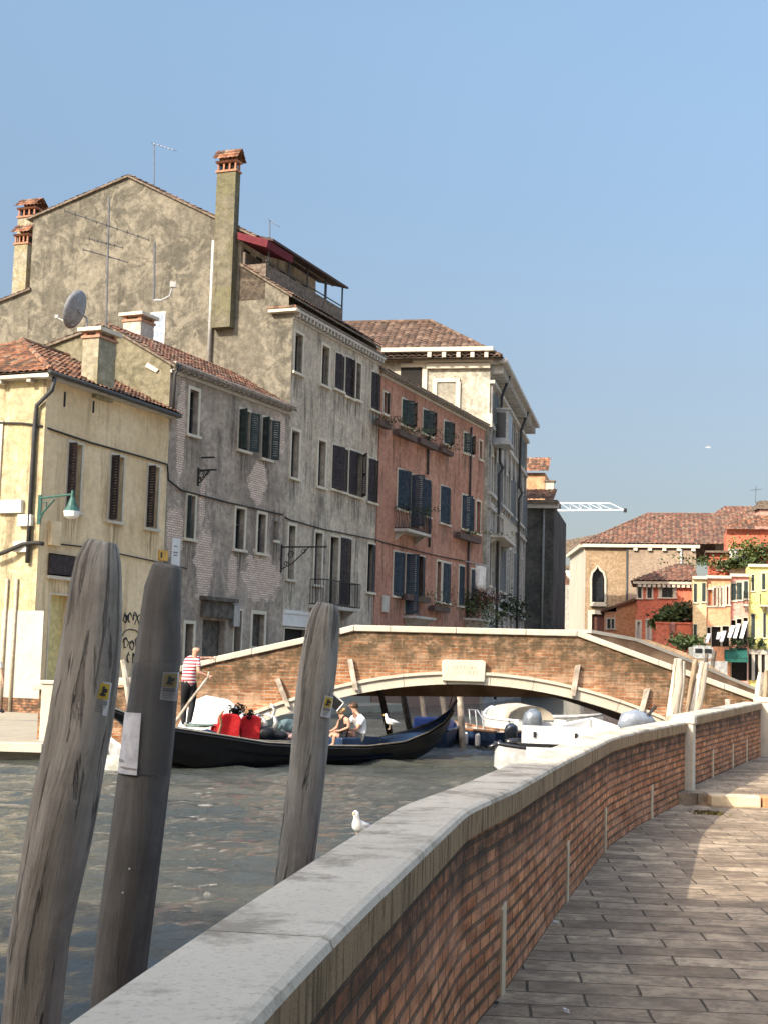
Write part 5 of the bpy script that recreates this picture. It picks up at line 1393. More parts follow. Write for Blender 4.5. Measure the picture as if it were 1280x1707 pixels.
# ------------------------------------------------------------------ far buildings, frontal to the canal's far bend
def front(u0, u1, Y, dY=0):
    w_ = (u1-u0)/FP*Y; return Fr(atY(u0, 1000, Y), atY(u1, 1000, Y-.19*w_+dY))
def zat(F, u, v): return F.pix(u, v)[1]
def box_house(name, label, u0, u1, v, Y, mat, depth=9, dY=0, cat='house', zb=-.4, sidemat=None):
    F = front(u0, u1, Y, dY); F.zt = zat(F, (u0+u1)/2, v)
    H = thing(name, label, cat, tuple(F.p(F.L/2, 0, 0))); return F, H
def close(F, H, mat, depth, zb=-.5, sm=None, **k):
    g = finish(F, H, zb, F.zt, mat, **k); m = next(g); body(m, F, [(0, F.zt), (-depth, F.zt)], zb); m.build('wall', [mat, sm or mat], H, uvf=(F.A, F.t))
    for _ in g: pass
# dark house past the palace
dk_m = plaster('dark_house_plaster', (.055, .055, .05), (.095, .09, .08), (.03, .03, .03), .7, .3, blotch=(.14, .13, .11), bl=.4, streak=1, fine=.5)  # dark mottled tone over all walls of this house
F, H = box_house('house', 'dark house closing the row past the palace, with pale chimney', 862, 921, 842, 108, dk_m)
close(F, H, dk_m, 14)
m = MB(); m.fbox(F, -.3, F.L+.35, -.2, .35, F.zt-.25, F.zt+.05); m.build('eave_board', stone_pale, H)
m = MB(); m.fbox(F, -.3, F.L+.3, -3, .5, F.zt+.052, F.zt+.35); m.build('roof', wood_edge, H)
tiles(H, F.p(-.3, .4, F.zt+.36), F.t, -F.n*3.6+V((0, 0, 1.2)), F.L+.3, 3.8, tile_red, pitch=.36, h=.08)
pipe(H, [F.p(F.L*.72, .12, F.zt-.3), F.p(F.L*.7, .12, 4)], .09, simple('grey_pipe', (.2, .2, .19), .5))
s0, z1 = F.pix(909, 803, -3); s1, z0 = F.pix(922, 838, -3); m = MB(); m.fbox(F, s0, s1, -3.6, -3, z0-1, z1); c = m.build('chimney', white_stone, H); m = MB(); m.fbox(F, s0-.12, s1+.12, -3.7, -2.9, z1+.002, z1+.12); m.build('slab', wood_edge, c)
Ft, Ht = box_house('tower_house', 'brick roof turret with bright terracotta tiles behind the palace', 868, 905, 788, 113, bridge_brick, cat='tower')
tb = simple('turret_brick', (.46, .24, .13), .9, c2=(.6, .36, .2), scale=1.5); close(Ft, Ht, tb, 5)
tiles(Ht, Ft.p(-.4, .45, Ft.zt+.02), Ft.t, -Ft.n*2.0+V((0, 0, 1.35)), Ft.L+.7, 2.5, tile_red, pitch=.34, h=.08, course=.4)
# far grey house, tiny white houses
gw = plaster('far_grey_wall', (.34, .33, .30), (.42, .41, .37), (.2, .2, .18), .4, .2)
F, H = box_house('house', 'distant plain grey house between the dark house and the brick church', 915, 958, 975, 150, gw); close(F, H, gw, 8)
m = MB(); m.prism([F.p(0, 0, F.zt), F.p(F.L, 0, F.zt), F.p(F.L*.5, 0, F.zt+1.4)], -F.n*6); m.build('roof', tile_mix, H)
F, H = box_house('house', 'small distant white house with a flat roof above the grey one', 934, 954, 948, 175, white_p); win(F, 939, 955, 943, 965, frame=.05); close(F, H, white_p, 6)
m = MB(); m.fbox(F, -.3, F.L+.3, -6, .3, F.zt+.002, F.zt+.4); m.build('roof', wood_edge, H)
# brick church
CB = 128
F, H = box_house('church', 'big brown brick church with a pointed white framed window and broad tiled roof', 975, 1160, 908, CB, gw, cat='church')
chb = plaster('church_brick', (.30, .215, .13), (.37, .275, .175), (.18, .12, .075), .4, .5, blotch=(.27, .18, .11), bl=.6, fine=2.5)
win(F, 986, 948, 1008, 1004, frame=.0, depth=.5, cas=False)
win(F, 986, 1024, 1008, 1056, frame=.35, depth=.3, pane=shut_red, cas=False)
close(F, H, chb, 12, sm=lime)
# pointed window surround
def px2(u, v): s, z = F.pix(u, v); return s, z
pts = [px2(u, v) for u, v in ((985,1004),(985,965),(987,955),(991,951),(996,944),(1001,951),(1006,955),(1009,965),(1009,1004))]
m = MB(); m.tube([F.p(s, .06, z) for s, z in pts], .10, 6); s0, z0 = px2(983, 1006); s1, _ = px2(1011, 1006); m.fbox(F, s0, s1, 0, .3, z0-.25, z0); m.build('window_surround', white_stone, H)
for side_ in (((985,947),(985,966),(988,954),(996,944)), ((1009,947),(1009,966),(1006,954),(996,944))):
    m = MB(); m.prism([F.p(*[px2(u, v)[0]], .0, px2(u, v)[1]) for u, v in side_], F.n*.05); m.build('window_spandrel', chb, H, uvf=(F.A, F.t))
pl2 = plaster('church_brown_plaster', (.27, .205, .15), (.32, .245, .18), (.2, .15, .11), .4, .4)
s0, z1 = px2(1046, 914); s1, z0 = px2(1135, 970); m = MB(); m.fbox(F, s0, F.L-.02, 0, .12, -.3, z1-.1); m.build('plastered_bay', pl2, H, uvf=(F.A, F.t))
m = MB(); m.fbox(F, -.3, F.L+.3, -.1, .4, F.zt-.28, F.zt); 
s = 4.2
while s < F.L: m.fbox(F, s, s+.35, 0, .35, F.zt-.55, F.zt-.283); s += 1.25
m.build('cornice', white_stone, H)
pipe(H, [F.p(px2(1045, 950)[0], .12, F.zt-.3), F.p(px2(1045, 950)[0], .12, 2)], .1, pipe_m); pipe(H, [F.p(px2(1135, 950)[0], .2, F.zt-.3), F.p(px2(1135, 950)[0], .2, 4)], .1, pipe_w)
rz2 = F.pix(1080, 858, -9)[1]
A0 = F.p(-.4, .4, F.zt+.02); rs_ = rz2-F.zt; wv_ = -F.n*9+V((0, 0, rs_)); ln = wv_.length; h0 = F.pix(1080, 858, -9)[0]+.4
tiles(H, A0, F.t, wv_, F.L+5, ln, tile_mix, pitch=.40, h=.10, course=.5, clip=lambda a, b: a > h0*b/ln)
# left hip end and back
m = MB(); q = F.p(h0-.4, -9, rz2); m.poly([A0-V((0, 0, .02)), q-V((0, 0, .05)), F.p(-.4, -20, F.zt)]); m.poly([q, F.p(F.L+4.6, -9, rz2), F.p(F.L+4.6, -20, F.zt), F.p(-.4, -20, F.zt)]); m.build('roof_back', tile_mix, H)
m = MB(); m.tube([A0+V((0, 0, .05)), q+V((0, 0, .08)), F.p(F.L+4, -9, rz2+.08)], .14, 6); m.build('ridge_tiles', tile_mix, H)
# white corner wall with a lamp-like clock at its foot
m = MB(); c0 = F.p(0, 0, 0); c1 = atY(951, 1000, CB+12); Fc = Fr((c1.x, c1.y), (c0.x-.02, c0.y)); m.fbox(Fc, 0, Fc.L, 0, .15, -.3, F.zt-.3); m.build('side_wall', stone('cream_wall', (.50, .45, .36), (.4, .33, .25), .3, .8), H)
m = MB(); m.fbox(Fc, 0, Fc.L+.2, 0, .5, F.zt-.3, F.zt); m.build('side_cornice', white_stone, H)
m = MB(); m.box8([F.p(-2.6, -12, F.zt), F.p(5, -12, F.zt+1.2), F.p(5, -16, F.zt+1.2), F.p(-2.6, -16, F.zt), F.p(-2.6, -12, F.zt+1.4), F.p(5, -12, F.zt+3.0), F.p(5, -16, F.zt+3.0), F.p(-2.6, -16, F.zt+1.4)]); m.build('upper_roof', wood_edge, H)
FC, HC = F, H
# second roof behind right
F2, H2b = box_house('house', 'tiled roof house rising behind the church roof on the right', 1192, 1262, 876, 140, tb); F2.zt = zat(F2, 1230, 885); close(F2, H2b, pl2, 14)
rr2 = F2.pix(1235, 845, -6)[1]-F2.zt; w2 = -F2.n*6+V((0, 0, rr2)); L_ = w2.length; lx = F2.L+4
tiles(H2b, F2.p(-2.5, .3, F2.zt), F2.t, w2, lx+2, L_, tile_mix, pitch=.42, h=.1, course=.5, clip=lambda a, b: a > 3.6*b/L_)
# orange lean-to
or_m = plaster('orange_plaster', (.58, .27, .14), (.64, .33, .18), (.4, .22, .14), .4, .4)
F, H = box_house('house', 'small orange lean-to between the church and the red house', 1007, 1064, 1012, 116, or_m); F.zt = zat(F, 1030, 1020)
win(F, 1012, 1032, 1017, 1048, frame=.12); win(F, 1019, 1032, 1023, 1048, frame=.12)
g = finish(F, H, -.4, F.zt, or_m); m = next(g); body(m, F, [(0, F.zt), (-8, F.zt)], -.4)
za_, zb2_ = zat(F, 1008, 1024), zat(F, 1062, 1000); 
m.build('wall', or_m, H, uvf=(F.A, F.t))
for _ in g: pass
m = MB(); m.prism([F.p(F.L*.35, .02, F.zt-.1), F.p(F.L, .02, F.zt-.1), F.p(F.L, .02, zb2_), F.p(F.L*.35, .02, F.zt+.5)], -F.n*7.5); m.build('gable_wall', or_m, H, uvf=(F.A, F.t))
m = MB(); m.prism([F.p(-.3, .3, za_+.1), F.p(F.L, .3, zb2_+.02), F.p(F.L, .3, zb2_+.25), F.p(-.3, .3, za_+.3)], -F.n*8); m.build('roof', tile_mix, H)
# red house
rr_m = plaster('far_red_plaster', (.56, .14, .085), (.62, .19, .11), (.4, .13, .09), .5, .3, blotch=(.5, .2, .13), bl=.4)
F, H = box_house('house', 'red house with tiled hip roof and white framed square window', 1061, 1158, 970, 112, rr_m)
for q in ((1063,977,1069,997), (1079,977,1086,997)): win(F, *q, frame=.12)
win(F, 1103, 976, 1121, 996, frame=.28, sill=.28)
for q in ((1062,1037,1066,1068), (1079,1035,1083,1068)): win(F, *q, frame=.16, door=1, pane=white_p)
close(F, H, rr_m, 6)
m = MB(); m.fbox(F, -.3, F.L+.3, 0, .4, F.zt-.2, F.zt); 
for i in range(12): m.fbox(F, i*F.L/12+.1, i*F.L/12+.35, 0, .35, F.zt-.45, F.zt-.203)
m.build('cornice', white_stone, H)
hx = F.pix(1130, 941, -4.5); A0 = F.p(-.5, .5, F.zt+.02); wv_ = -F.n*5+V((0, 0, hx[1]-F.zt)); ln = wv_.length; xa = hx[0]+.5
tiles(H, A0, F.t, wv_, F.L+.8, ln, tile_mix, pitch=.40, h=.1, course=.45, clip=lambda a, b: a > xa*b/ln and a < F.L+.8-.4*b/ln)
m = MB(); m.poly([A0-V((0, 0, .02)), F.p(hx[0], -4.5, hx[1]), F.p(-.5, -8, F.zt)]); m.poly([F.p(hx[0], -4.5, hx[1]), F.p(F.L, -4.5, hx[1]), F.p(F.L+.3, -8, F.zt), F.p(-.5, -8, F.zt)]); m.build('roof_back', tile_mix, H)
FR = F
# garden wall of the terrace, lantern and plants
F3 = front(1093, 1153, 104); zt3 = zat(F3, 1120, 1040)
m = MB(); m.fbox(F3, 0, F3.L, -.3, 0, -.3, zt3); m.fbox(F3, -.08, F3.L+.08, -.38, .08, zt3+.002, zt3+.12); m.fbox(F3, 0, .3, -6, -.302, -.3, zt3-.02)
solo(m, 'terrace_wall', rr_m, 'low red garden wall with plants on top in front of the red house', 'wall')
for (u, v, r, lab, mt, sd_) in ((1119, 1029, (1.5, 1.0, .7), 'spreading green shrub on top of the red garden wall', lf_g, 1), (1147, 1022, (.8, .8, 1.1), 'tall dark green bush at the right end of the red garden wall', lf_d, 2), (1097, 1037, (.5, .5, .5), 'small yellow green shrub at the left end of the red garden wall', lf_y, 3), (1136, 1068, (1.1, .9, .55), 'round green bush below the red garden wall by the bridge', lf_g, 4), (1150, 1044, (.4, .5, .7), 'pinkish climber hanging at the right end of the red garden wall', lf_p, 5)):
    c = atY(u, v, 105 if sd_ != 4 else 96); m = foliage(c, r, 900, .16, sd_, 9); o = solo(m, 'shrub', mt, lab, 'shrub')
c = atY(1121, 1049, 103.6); m = MB(); m.tube([c+V((0, 0, .5)), c+V((0, 0, .35)), c+V((0, 0, -.1)), c+V((0, 0, -.3))], [.05, .28, .2, .08], 6); m.tube([c+V((0, .4, .5)), c+V((0, 0, .5))], .03, 5); solo(m, 'lantern', simple('pinkish_lantern', (.35, .16, .13), .5), 'small lantern on the red garden wall', 'lantern')
# cream, orange, pink, yellow terrace row
cr_m = plaster('cream_orange_plaster', (.66, .47, .25), (.72, .54, .32), (.5, .35, .2), .4, .3); oc_m = plaster('coral_plaster', (.66, .30, .165), (.72, .36, .21), (.5, .25, .15), .4, .3)
pk_m = plaster('pink_plaster', (.68, .30, .24), (.74, .36, .29), (.5, .27, .22), .4, .3); yw_m = plaster('bright_yellow_plaster', (.80, .72, .22), (.85, .78, .30), (.6, .5, .2), .3, .3)
RY = 102
def rowhouse(name, label, u0, u1, v, mat, wins, doors=(), fr=.08, sh=None, dep=5, dy=0, wm=None):
    F, H = box_house(name, label, u0, u1, v, RY+dy, mat)
    for q in wins: win(F, *q, frame=fr, **(wm or {}))
    for q in doors: win(F, *q, frame=.05, door=1, pane=interior)
    close(F, H, mat, dep); m = MB(); m.fbox(F, -.05, F.L+.05, 0, .25, F.zt-.15, F.zt+.05); m.build('cornice', white_stone, H); return F, H
dsh = dict(sh=(('L', 4), ('R', 4)), sm=shut_green)
Fa, Ha = rowhouse('house', 'narrow cream house between the red house and the coral house', 1155, 1177.5, 962, cr_m, [(1155.8,973,1161,1004),(1170,972,1175.5,1003),(1155.8,1041,1161,1076)], wm=dsh, fr=.03)
Fb, Hb = rowhouse('house', 'coral orange house with white striped awnings', 1177.8, 1217.5, 961, oc_m, [(1180,983,1187,1010),(1190,980,1193.5,1010),(1196,980,1199,1010),(1201,980,1204,1010),(1211,978,1214,1008)], [(1186,1045,1201,1078),(1204,1044,1215,1078),(1178.5,1046,1184,1070)], wm=dict(pane=simple('brick_red_pane', (.4, .15, .08), .7), cas=False), fr=.12)
Fd, Hd = rowhouse('house', 'pink house with dark windows above a green shop awning', 1217.8, 1247.5, 958, pk_m, [(1218.5,973,1226,1001),(1228,971,1236,1000),(1240,969,1246.5,998)], [(1217.9,1034,1226,1075),(1228,1032,1236,1075),(1239,1030,1247,1075),(1206+13,1095,1245,1135)], wm=dsh, fr=.08)
Fe, He = rowhouse('house', 'bright yellow house at the right edge with a columned shopfront', 1247.8, 1310, 942, yw_m, [(1253,958,1256.5,985),(1270,956,1275,983),(1252,1024,1258,1063),(1272,1022,1276,1063)], wm=dsh, fr=.04)
s, z = Fe.pix(1250, 1086); z0 = zat(Fe, 1250, 1134); m = MB(); m.fbox(Fe, 0, Fe.L, .05, .25, z-.2, z+.15)
for i in range(14): m.fbox(Fe, .2+i*.45, .42+i*.45, .05, .2, z0, z-.202)
m.build('shopfront_columns', lime, He); m = MB(); m.fbox(Fe, 0, Fe.L, .0, .045, z0, z-.2); m.build('shopfront', interior, He)
# awnings
aw_g = simple('green_awning', (.015, .09, .07), .8); aw_w = simple('white_awning', (.78, .77, .74), .8)
def awning(F, u0, vt, u1, vb, out, mat, label, drop=.25):
    s0, z1 = F.pix(u0, vt, .02); s1, _ = F.pix(u1, vt, .02); z0 = F.pix((u0+u1)/2, vb, out)[1]
    m = MB(); m.box8([F.p(s0, .04, z1-.05), F.p(s1, .04, z1-.05), F.p(s1, out, z0), F.p(s0, out, z0), F.p(s0, .04, z1), F.p(s1, .04, z1), F.p(s1, out+.03, z0+.05), F.p(s0, out+.03, z0+.05)][::1])
    m.box8([F.p(s0, out, z0-drop), F.p(s1, out, z0-drop), F.p(s1, out+.03, z0-drop), F.p(s0, out+.03, z0-drop), F.p(s0, out, z0), F.p(s1, out, z0), F.p(s1, out+.03, z0), F.p(s0, out+.03, z0)])
    m.add([F.p(s0, .04, z1), F.p(s0, out, z0), F.p(s0, .04, z0)], [(0, 1, 2)]); m.add([F.p(s1, .04, z1), F.p(s1, .04, z0), F.p(s1, out, z0)], [(0, 1, 2)])
    solo(m, 'awning', mat, label, 'awning')
awning(Fd, 1207, 1080, 1245, 1098, 1.6, aw_g, 'dark green shop awning under the pink house')
# rolled-out side-on white awning stripes: slanting white flags of cloth
for i, (u, v, w_, h2, lab) in enumerate(((1232,1036,10,28,'rightmost white slanting awning on the pink house'), (1221,1040,9,24,'second white slanting awning from the right, on the pink house'), (1212,1043,9,20,'white slanting awning on the seam of the coral and pink houses'), (1199,1052,7,18,'right white slanting awning on the coral house'), (1193,1054,5,12,'left white slanting awning on the coral house'), (1174,1056,7,16,'lowest left white slanting awning beside the cream house'))):
    F = Fd if u > 1217 else (Fb if u > 1178 else Fa)
    s0, z0 = F.pix(u, v+h2, .9); s1, z1 = F.pix(u+w_, v, .1); m = MB()
    m.box8([F.p(s0, 1.0, z0), F.p(s0+.25, 1.0, z0), F.p(s0+.25, 1.03, z0), F.p(s0, 1.03, z0), F.p(s1-.1, .1, z1), F.p(s1+.18, .1, z1), F.p(s1+.18, .14, z1), F.p(s1-.1, .14, z1)]); solo(m, 'awning', aw_w, lab, 'awning', 'white awnings on the far houses')
for i, (u0, u1, lab, F) in enumerate(((1218, 1246, 'plants in a long trough under the white awnings of the pink house', Fd), (1249, 1256, 'flower pot on the left low balcony of the yellow house', Fe), (1265, 1272, 'flower pot on the right low balcony of the yellow house', Fe))):
    s0, z = F.pix(u0, 1072, .5); s1 = F.pix(u1, 1072, .5)[0]; m = foliage(F.p((s0+s1)/2, .5, z), ((s1-s0)*.6, .3, .35), 300, .1, 50+i, 9); solo(m, 'balcony_plant', lf_d, lab, 'plant')
balcony(Fd, Hd, 1240, 985, 1247, 1007, .8, 'dark balcony at the right end of the pink house'); balcony(Fe, He, 1268, 990, 1282, 1008, .8, 'small balcony of the yellow house')
# roof terrace with tiled hut, red wall, greenery
F, H = box_house('roof_hut', 'red rooftop room with a terracotta roof above the pink house', 1211, 1290, 882, 108, rr_m, cat='house'); close(F, H, rr_m, 6)
tiles(H, F.p(-.6, .7, F.zt+.03), F.t, -F.n*3.5+V((0, 0, 1.25)), F.L+1, 3.7, tile_red, pitch=.36, h=.09, clip=lambda a, b: a > .7*b)
m = MB(); s0, z1 = F.pix(1216, 904, .6); s1, z0 = F.pix(1252, 950, .6); m.fbox(F, s0, s1, .55, .7, z0-2, z1-.6); m.fbox(F, s0-.1, s1+.1, .5, .75, z1-.598, z1-.5); m.build('terrace_wall', white_p, H)
for i, (u, v, r, lab) in enumerate(((1247, 922, (1.0, .6, 1.1), 'trailing green creeper on the roof terrace above the pink house'), (1228, 940, (.9, .5, .35), 'small green plants on the white terrace wall'), (1275, 928, (1.2, .6, 1.3), 'leafy creeper at the right edge of the roof terrace'))):
    m = foliage(atY(u, v, 106.6), r, 500, .15, 80+i, 10); solo(m, 'creeper', lf_g if i else lf_y, lab, 'plant')
F, H = box_house('roof_terrace_room', 'low red rooftop terrace with posts and plants behind the coral house', 1182, 1219, 922, 108, rr_m, cat='house'); win(F, 1196, 935, 1202, 950, frame=.05); win(F, 1208, 935, 1214, 950, frame=.05); close(F, H, rr_m, 5)
m = MB(); m.fbox(F, -.3, F.L+.3, -5, .4, F.zt+.002, F.zt+.15); m.build('roof', wood_edge, H)
m = foliage(atY(1193, 936, 107), (2.2, .6, .6), 400, .13, 91, 9); solo(m, 'terrace_plant', lf_g, 'row of small plants along the terrace above the coral house', 'plant')
# chimney at the edge with dark cap and antenna over it
c = atY(1275, 868, 112); m = MB(); m.box((c.x+.2, c.y, c.z-.5), (1.6, 1.4, 2.6)); r = thing('chimney', 'pinkish chimney with dark cap at the right edge of the skyline', 'chimney', (c.x, c.y, c.z-1.8)); m.build('shaft', simple('pink_render', (.5, .28, .22), .9), r)
m = MB(); m.box((c.x+.2, c.y, c.z+1.0), (2.0, 1.8, .35)); m.box((c.x+.2, c.y, c.z+1.35), (1.5, 1.4, .3)); m.build('cap', wood_edge, r)
ant_m = simple('antenna_metal', (.12, .12, .13), .5, .5); ant_w = simple('pale_antenna', (.14, .16, .2), .5, .4)
def antenna(label, base, top, arms, mat=ant_m, r=.028):
    t = thing('tv_antenna', label, 'antenna', tuple(base)); m = MB(); m.tube([base, top], r, 6); m.build('mast', mat, t)
    for (c, a, n, w) in arms:
        m = MB(); c = V(c); a = V(a); m.tube([c-a*.5, c+a*.5], r*.6, 5); x = a.cross(V((0, 0, 1))).normalized()
        for i in range(n):
            q = c-a*.5+a*(i/(max(1, n-1))); m.tube([q-x*w/2, q+x*w/2], r*.35, 4)
        m.build('aerial', mat, t)
    return t
P = atY(1259, 838, 112); Tt = atY(1260, 810, 112); antenna('small distant antenna above the chimney at the right edge', P, Tt, [(Tt-V((0, 0, .3)), (.8, .1, .1), 5, .7)], ant_w)
# crane jib
cw = simple('crane_white', (.75, .77, .8), .5, bump=0); Yc = 260
ct_ = thing('tower_crane', 'white lattice crane jib reaching out behind the dark house', 'crane', tuple(atY(900, 1050, Yc)))
a0, a1 = atY(880, 851, Yc), atY(1040, 850, Yc); b0, b1 = atY(880, 838, Yc), atY(1017, 839, Yc)
m = MB(); dy = V((0, 1.3, 0)); m.tube([a0, a1], .1, 5); m.tube([a0+dy, a1], .1, 5); m.tube([b0, b1, a1], .1, 5)
n = 9
for i in range(n):
    p = a0.lerp(a1, i/n); q = b0.lerp(b1, (i+.5)/n); p2_ = a0.lerp(a1, (i+1)/n)
    if (q-b1).length > 1: m.tube([p, q, p2_], .06, 4)
m.build('jib', cw, ct_); m = MB(); m.box(a1+V((.2, 0, -.1)), (.5, .6, .7)); m.build('jib_tip', iron, ct_)
m = MB(); m.box((a0.x-3, a0.y+1, a0.z/2), (1.6, 1.6, a0.z+3)); m.build('mast', cw, ct_)
# white moored craft and small car-like boats near the far bank, seen over the bridge
c = atY(1168, 1085, 86); t = thing('moored_boat', 'pale grey boat cabin with dark windows on the far bank beside the round bush', 'boat', (c.x, c.y, WZ))
m = MB(); m.box((c.x, c.y, c.z-.15), (1.2, 1.4, .7)); m.box((c.x+.05, c.y, c.z+.24), (.9, 1.2, .1)); m.build('cabin', grey_hull, t, bevel=.06)
m = MB(); m.box((c.x-.28, c.y-.71, c.z-.02), (.42, .03, .26)); m.box((c.x+.28, c.y-.71, c.z-.02), (.42, .03, .26)); m.build('cabin_window', glass_dark, t)
m = MB(); m.box((c.x, c.y, (c.z-.6+WZ)/2), (2.6, 2.4, c.z-.6-WZ)); m.build('hull', grey_hull, t)

# ------------------------------------------------------------------ antennas on the left row
R0 = GB.p(0, rdg[0], rdg[1])
def gp(u, v, off=0): d, z = GB.pixd(u, v, -.3); return GB.p(-.3, d, z)
tdir = V((1.0, .25, -.25))
antenna('tall three armed television antenna standing before the mottled gable', gp(177, 545), gp(182, 328), [(gp(178, 375), V((3.0, .5, -.85)), 9, .5), (gp(177, 405), V((1.2, .2, -.25)), 5, .5), (gp(176, 426), V((1.6, .3, -.35)), 6, .4)], ant_m, .035)
def tp(u, v, a): d, z = TL.pixd(u, v, a); return TL.p(a, d, z)
antenna('thin pale antenna with one slanting arm on the highest ridge', tp(257, 312, 1.5), tp(257, 240, 1.5), [(tp(273, 244, 1.5), tp(291, 250, 1.5)-tp(255, 239, 1.5), 7, .35)], ant_w, .03)
antenna('small antenna with a bent arm above the roof terrace canopy', tp(450, 428, 5), tp(450, 366, 5), [(tp(457, 371, 5), tp(465, 376, 5)-tp(449, 365, 5), 5, .3)], ant_w, .03)
A_, B2 = gp(257, 500, 0), gp(258, 402, 0)
t = antenna('dark pole antenna with a curved foot arm in front of the gable window', A_, B2, [], ant_m, .04)
m = MB(); m.tube([gp(256, 500), gp(270, 500), gp(283, 493), gp(288, 478)], .035, 6); m.box(gp(289, 474), (.2, .12, .2)); m.build('arm', pipe_w, t)
# birds
def bird_standing(c, h, head, label):
    """gull standing, facing -x/-y; one continuous body"""
    t = thing('gull', label, 'bird', tuple(c)); d = V((-.45, -.89, 0)).normalized() if head == 0 else V((-1, -.1, 0)).normalized()
    k = h/.34; m = MB(); pth = [c-d*.26*k+V((0, 0, .13*k)), c-d*.14*k+V((0, 0, .15*k)), c-d*.04*k+V((0, 0, .16*k)), c+d*.04*k+V((0, 0, .19*k)), c+d*.07*k+V((0, 0, .25*k)), c+d*.075*k+V((0, 0, .29*k)), c+d*.095*k+V((0, 0, .33*k)), c+d*.10*k+V((0, 0, .355*k))]
    m.tube(pth, [x*k for x in (.012, .05, .075, .07, .04, .032, .036, .015)], 12)
    m.build('body', simple('gull_white', (.85, .84, .80), .7, bump=0), t, smooth=True)
    m = MB()
    for sg in (-1, 1):
        x = V((-d.y, d.x, 0))*sg*.055*k; m.tube([c+x+d*.03*k+V((0, 0, .2*k)), c+x-d*.1*k+V((0, 0, .17*k)), c+x*.6-d*.27*k+V((0, 0, .13*k))], [.025*k, .04*k, .008*k], 8)
    m.build('wing', simple('gull_grey', (.42, .43, .45), .7, bump=0), t, smooth=True)
    m = MB(); m.tube([c+d*.12*k+V((0, 0, .33*k)), c+d*.17*k+V((0, 0, .315*k))], [.012*k, .004*k], 6); m.build('beak', simple('gull_beak', (.6, .35, .04), .5), t)
    m = MB()
    for sg in (-1, 1):
        x = V((-d.y, d.x, 0))*sg*.03*k; m.tube([c+x+V((0, 0, .1*k)), c+x], .007*k, 5); m.tube([c+x, c+x+d*.04*k], .008*k, 5); m.ball(c+x.normalized()*.028*k+d*.115*k+V((0, 0, .338*k)), .005*k, 6, 5)
    m.build('leg', simple('gull_leg', (.5, .35, .25), .6), t)
gY = 16.0
gc = atY(598, 1403, gY)
bird_standing(gc, .32, 0, 'white gull standing just behind the parapet with its head up')
bird_standing(atY(649, 1216, 29.8), .3, 1, 'small white gull perched on the blue deck end of the gondola')
c = atY(1180, 746, 90); t = thing('gull', 'tiny gull flying in the pale sky on the right', 'bird', tuple(c)); m = MB()
m.tube([c+V((-.16, 0, 0)), c, c+V((.16, 0, .02))], [.02, .05, .01], 8); m.add([c+V((0, .05, 0)), c+V((0, -.05, 0)), c+V((-.12, -.3, .1)), c+V((-.2, -.6, .03)), c+V((-.08, -.3, .1))], [(0, 1, 2, 4), (4, 2, 3)]); m.add([c+V((0, .05, 0)), c+V((0, -.05, 0)), c+V((.16, .3, .12)), c+V((.3, .5, .1)), c+V((.22, .3, .12))], [(0, 1, 2, 4), (4, 2, 3)])
m.build('body', white_p, t)
# ------------------------------------------------------------------ boats
def boat(label, pos, heading, Lb, beam, h, hullm, inner, name='motorboat', trim=None, draft=.15, bowrise=.25, transom=True, deck=None, group=None, cat='boat'):
    """pos: midpoint at the waterline; bow towards heading (radians from +X)"""
    t = thing(name, label, cat, (pos[0], pos[1], WZ), group)
    R = Matrix.Rotation(heading, 3, 'Z'); O = V((pos[0], pos[1], WZ)); N_ = 17
    def X(p): return O+R @ V(p)
    m = MB(); rows = []; K = 9
    for i in range(N_):
        f = i/(N_-1); x = -Lb/2+Lb*f
        wd = beam/2*(1-max(0, (f-.45)/.55)**2.3)*(.88+.12*min(1, f*3)) if transom else beam/2*math.sin(math.pi*min(.999, max(.001, f)))**.55
        wd = max(wd, .02); zg = h+bowrise*max(0, (f-.4)/.6)**2; zb = -draft+ (h+bowrise+draft*.5)*max(0, (f-.82)/.18)**2*.8
        sec = [(-wd, zg), (-wd*.98, zg-.06), (-wd*.92, zg*.45), (-wd*.72, zb*.3+.02), (0, zb), (wd*.72, zb*.3+.02), (wd*.92, zg*.45), (wd*.98, zg-.06), (wd, zg)]
        rows.append((x, wd, zg)); m.v += [X((x, y, z)) for y, z in sec]
    for i in range(N_-1):
        for c in range(K-1): m.f.append([i*K+c, i*K+c+1, (i+1)*K+c+1, (i+1)*K+c]); m.m.append(0); m.uv.append(None)
    m.f.append(list(range(K-1, -1, -1))); m.m.append(0); m.uv.append(None)
    m.build('hull', hullm, t, smooth=False)
    m = MB(); k = .08
    for (x, wd, zg) in rows: m.v += [X((min(x, Lb/2-.1), -max(.01, wd-k), zg)), X((x*.99, -max(.005, wd-k), zg*.35)), X((x*.99, max(.005, wd-k), zg*.35)), X((min(x, Lb/2-.1), max(.01, wd-k), zg))]
    for i in range(N_-1):
        for c in range(3): m.f.append([i*4+c, (i+1)*4+c, (i+1)*4+c+1, i*4+c+1]); m.m.append(0); m.uv.append(None)
    m.build('interior', inner, t)
    for sg in (-1, 1):
        m = MB(); m.tube([X((x, sg*(wd-.03), zg+.01)) for x, wd, zg in rows], .045, 6); m.build('gunwale', trim or hullm, t, smooth=True)
    if transom:
        m = MB(); x, wd, zg = rows[0]; m.box8([X((x-.02, -wd, -.05)), X((x+.06, -wd, -.05)), X((x+.06, wd, -.05)), X((x-.02, wd, -.05)), X((x-.02, -wd, zg)), X((x+.06, -wd, zg)), X((x+.06, wd, zg)), X((x-.02, wd, zg))]); m.build('transom', hullm, t)
    t['fn'] = 0; del t['fn']
    return t, X, rows
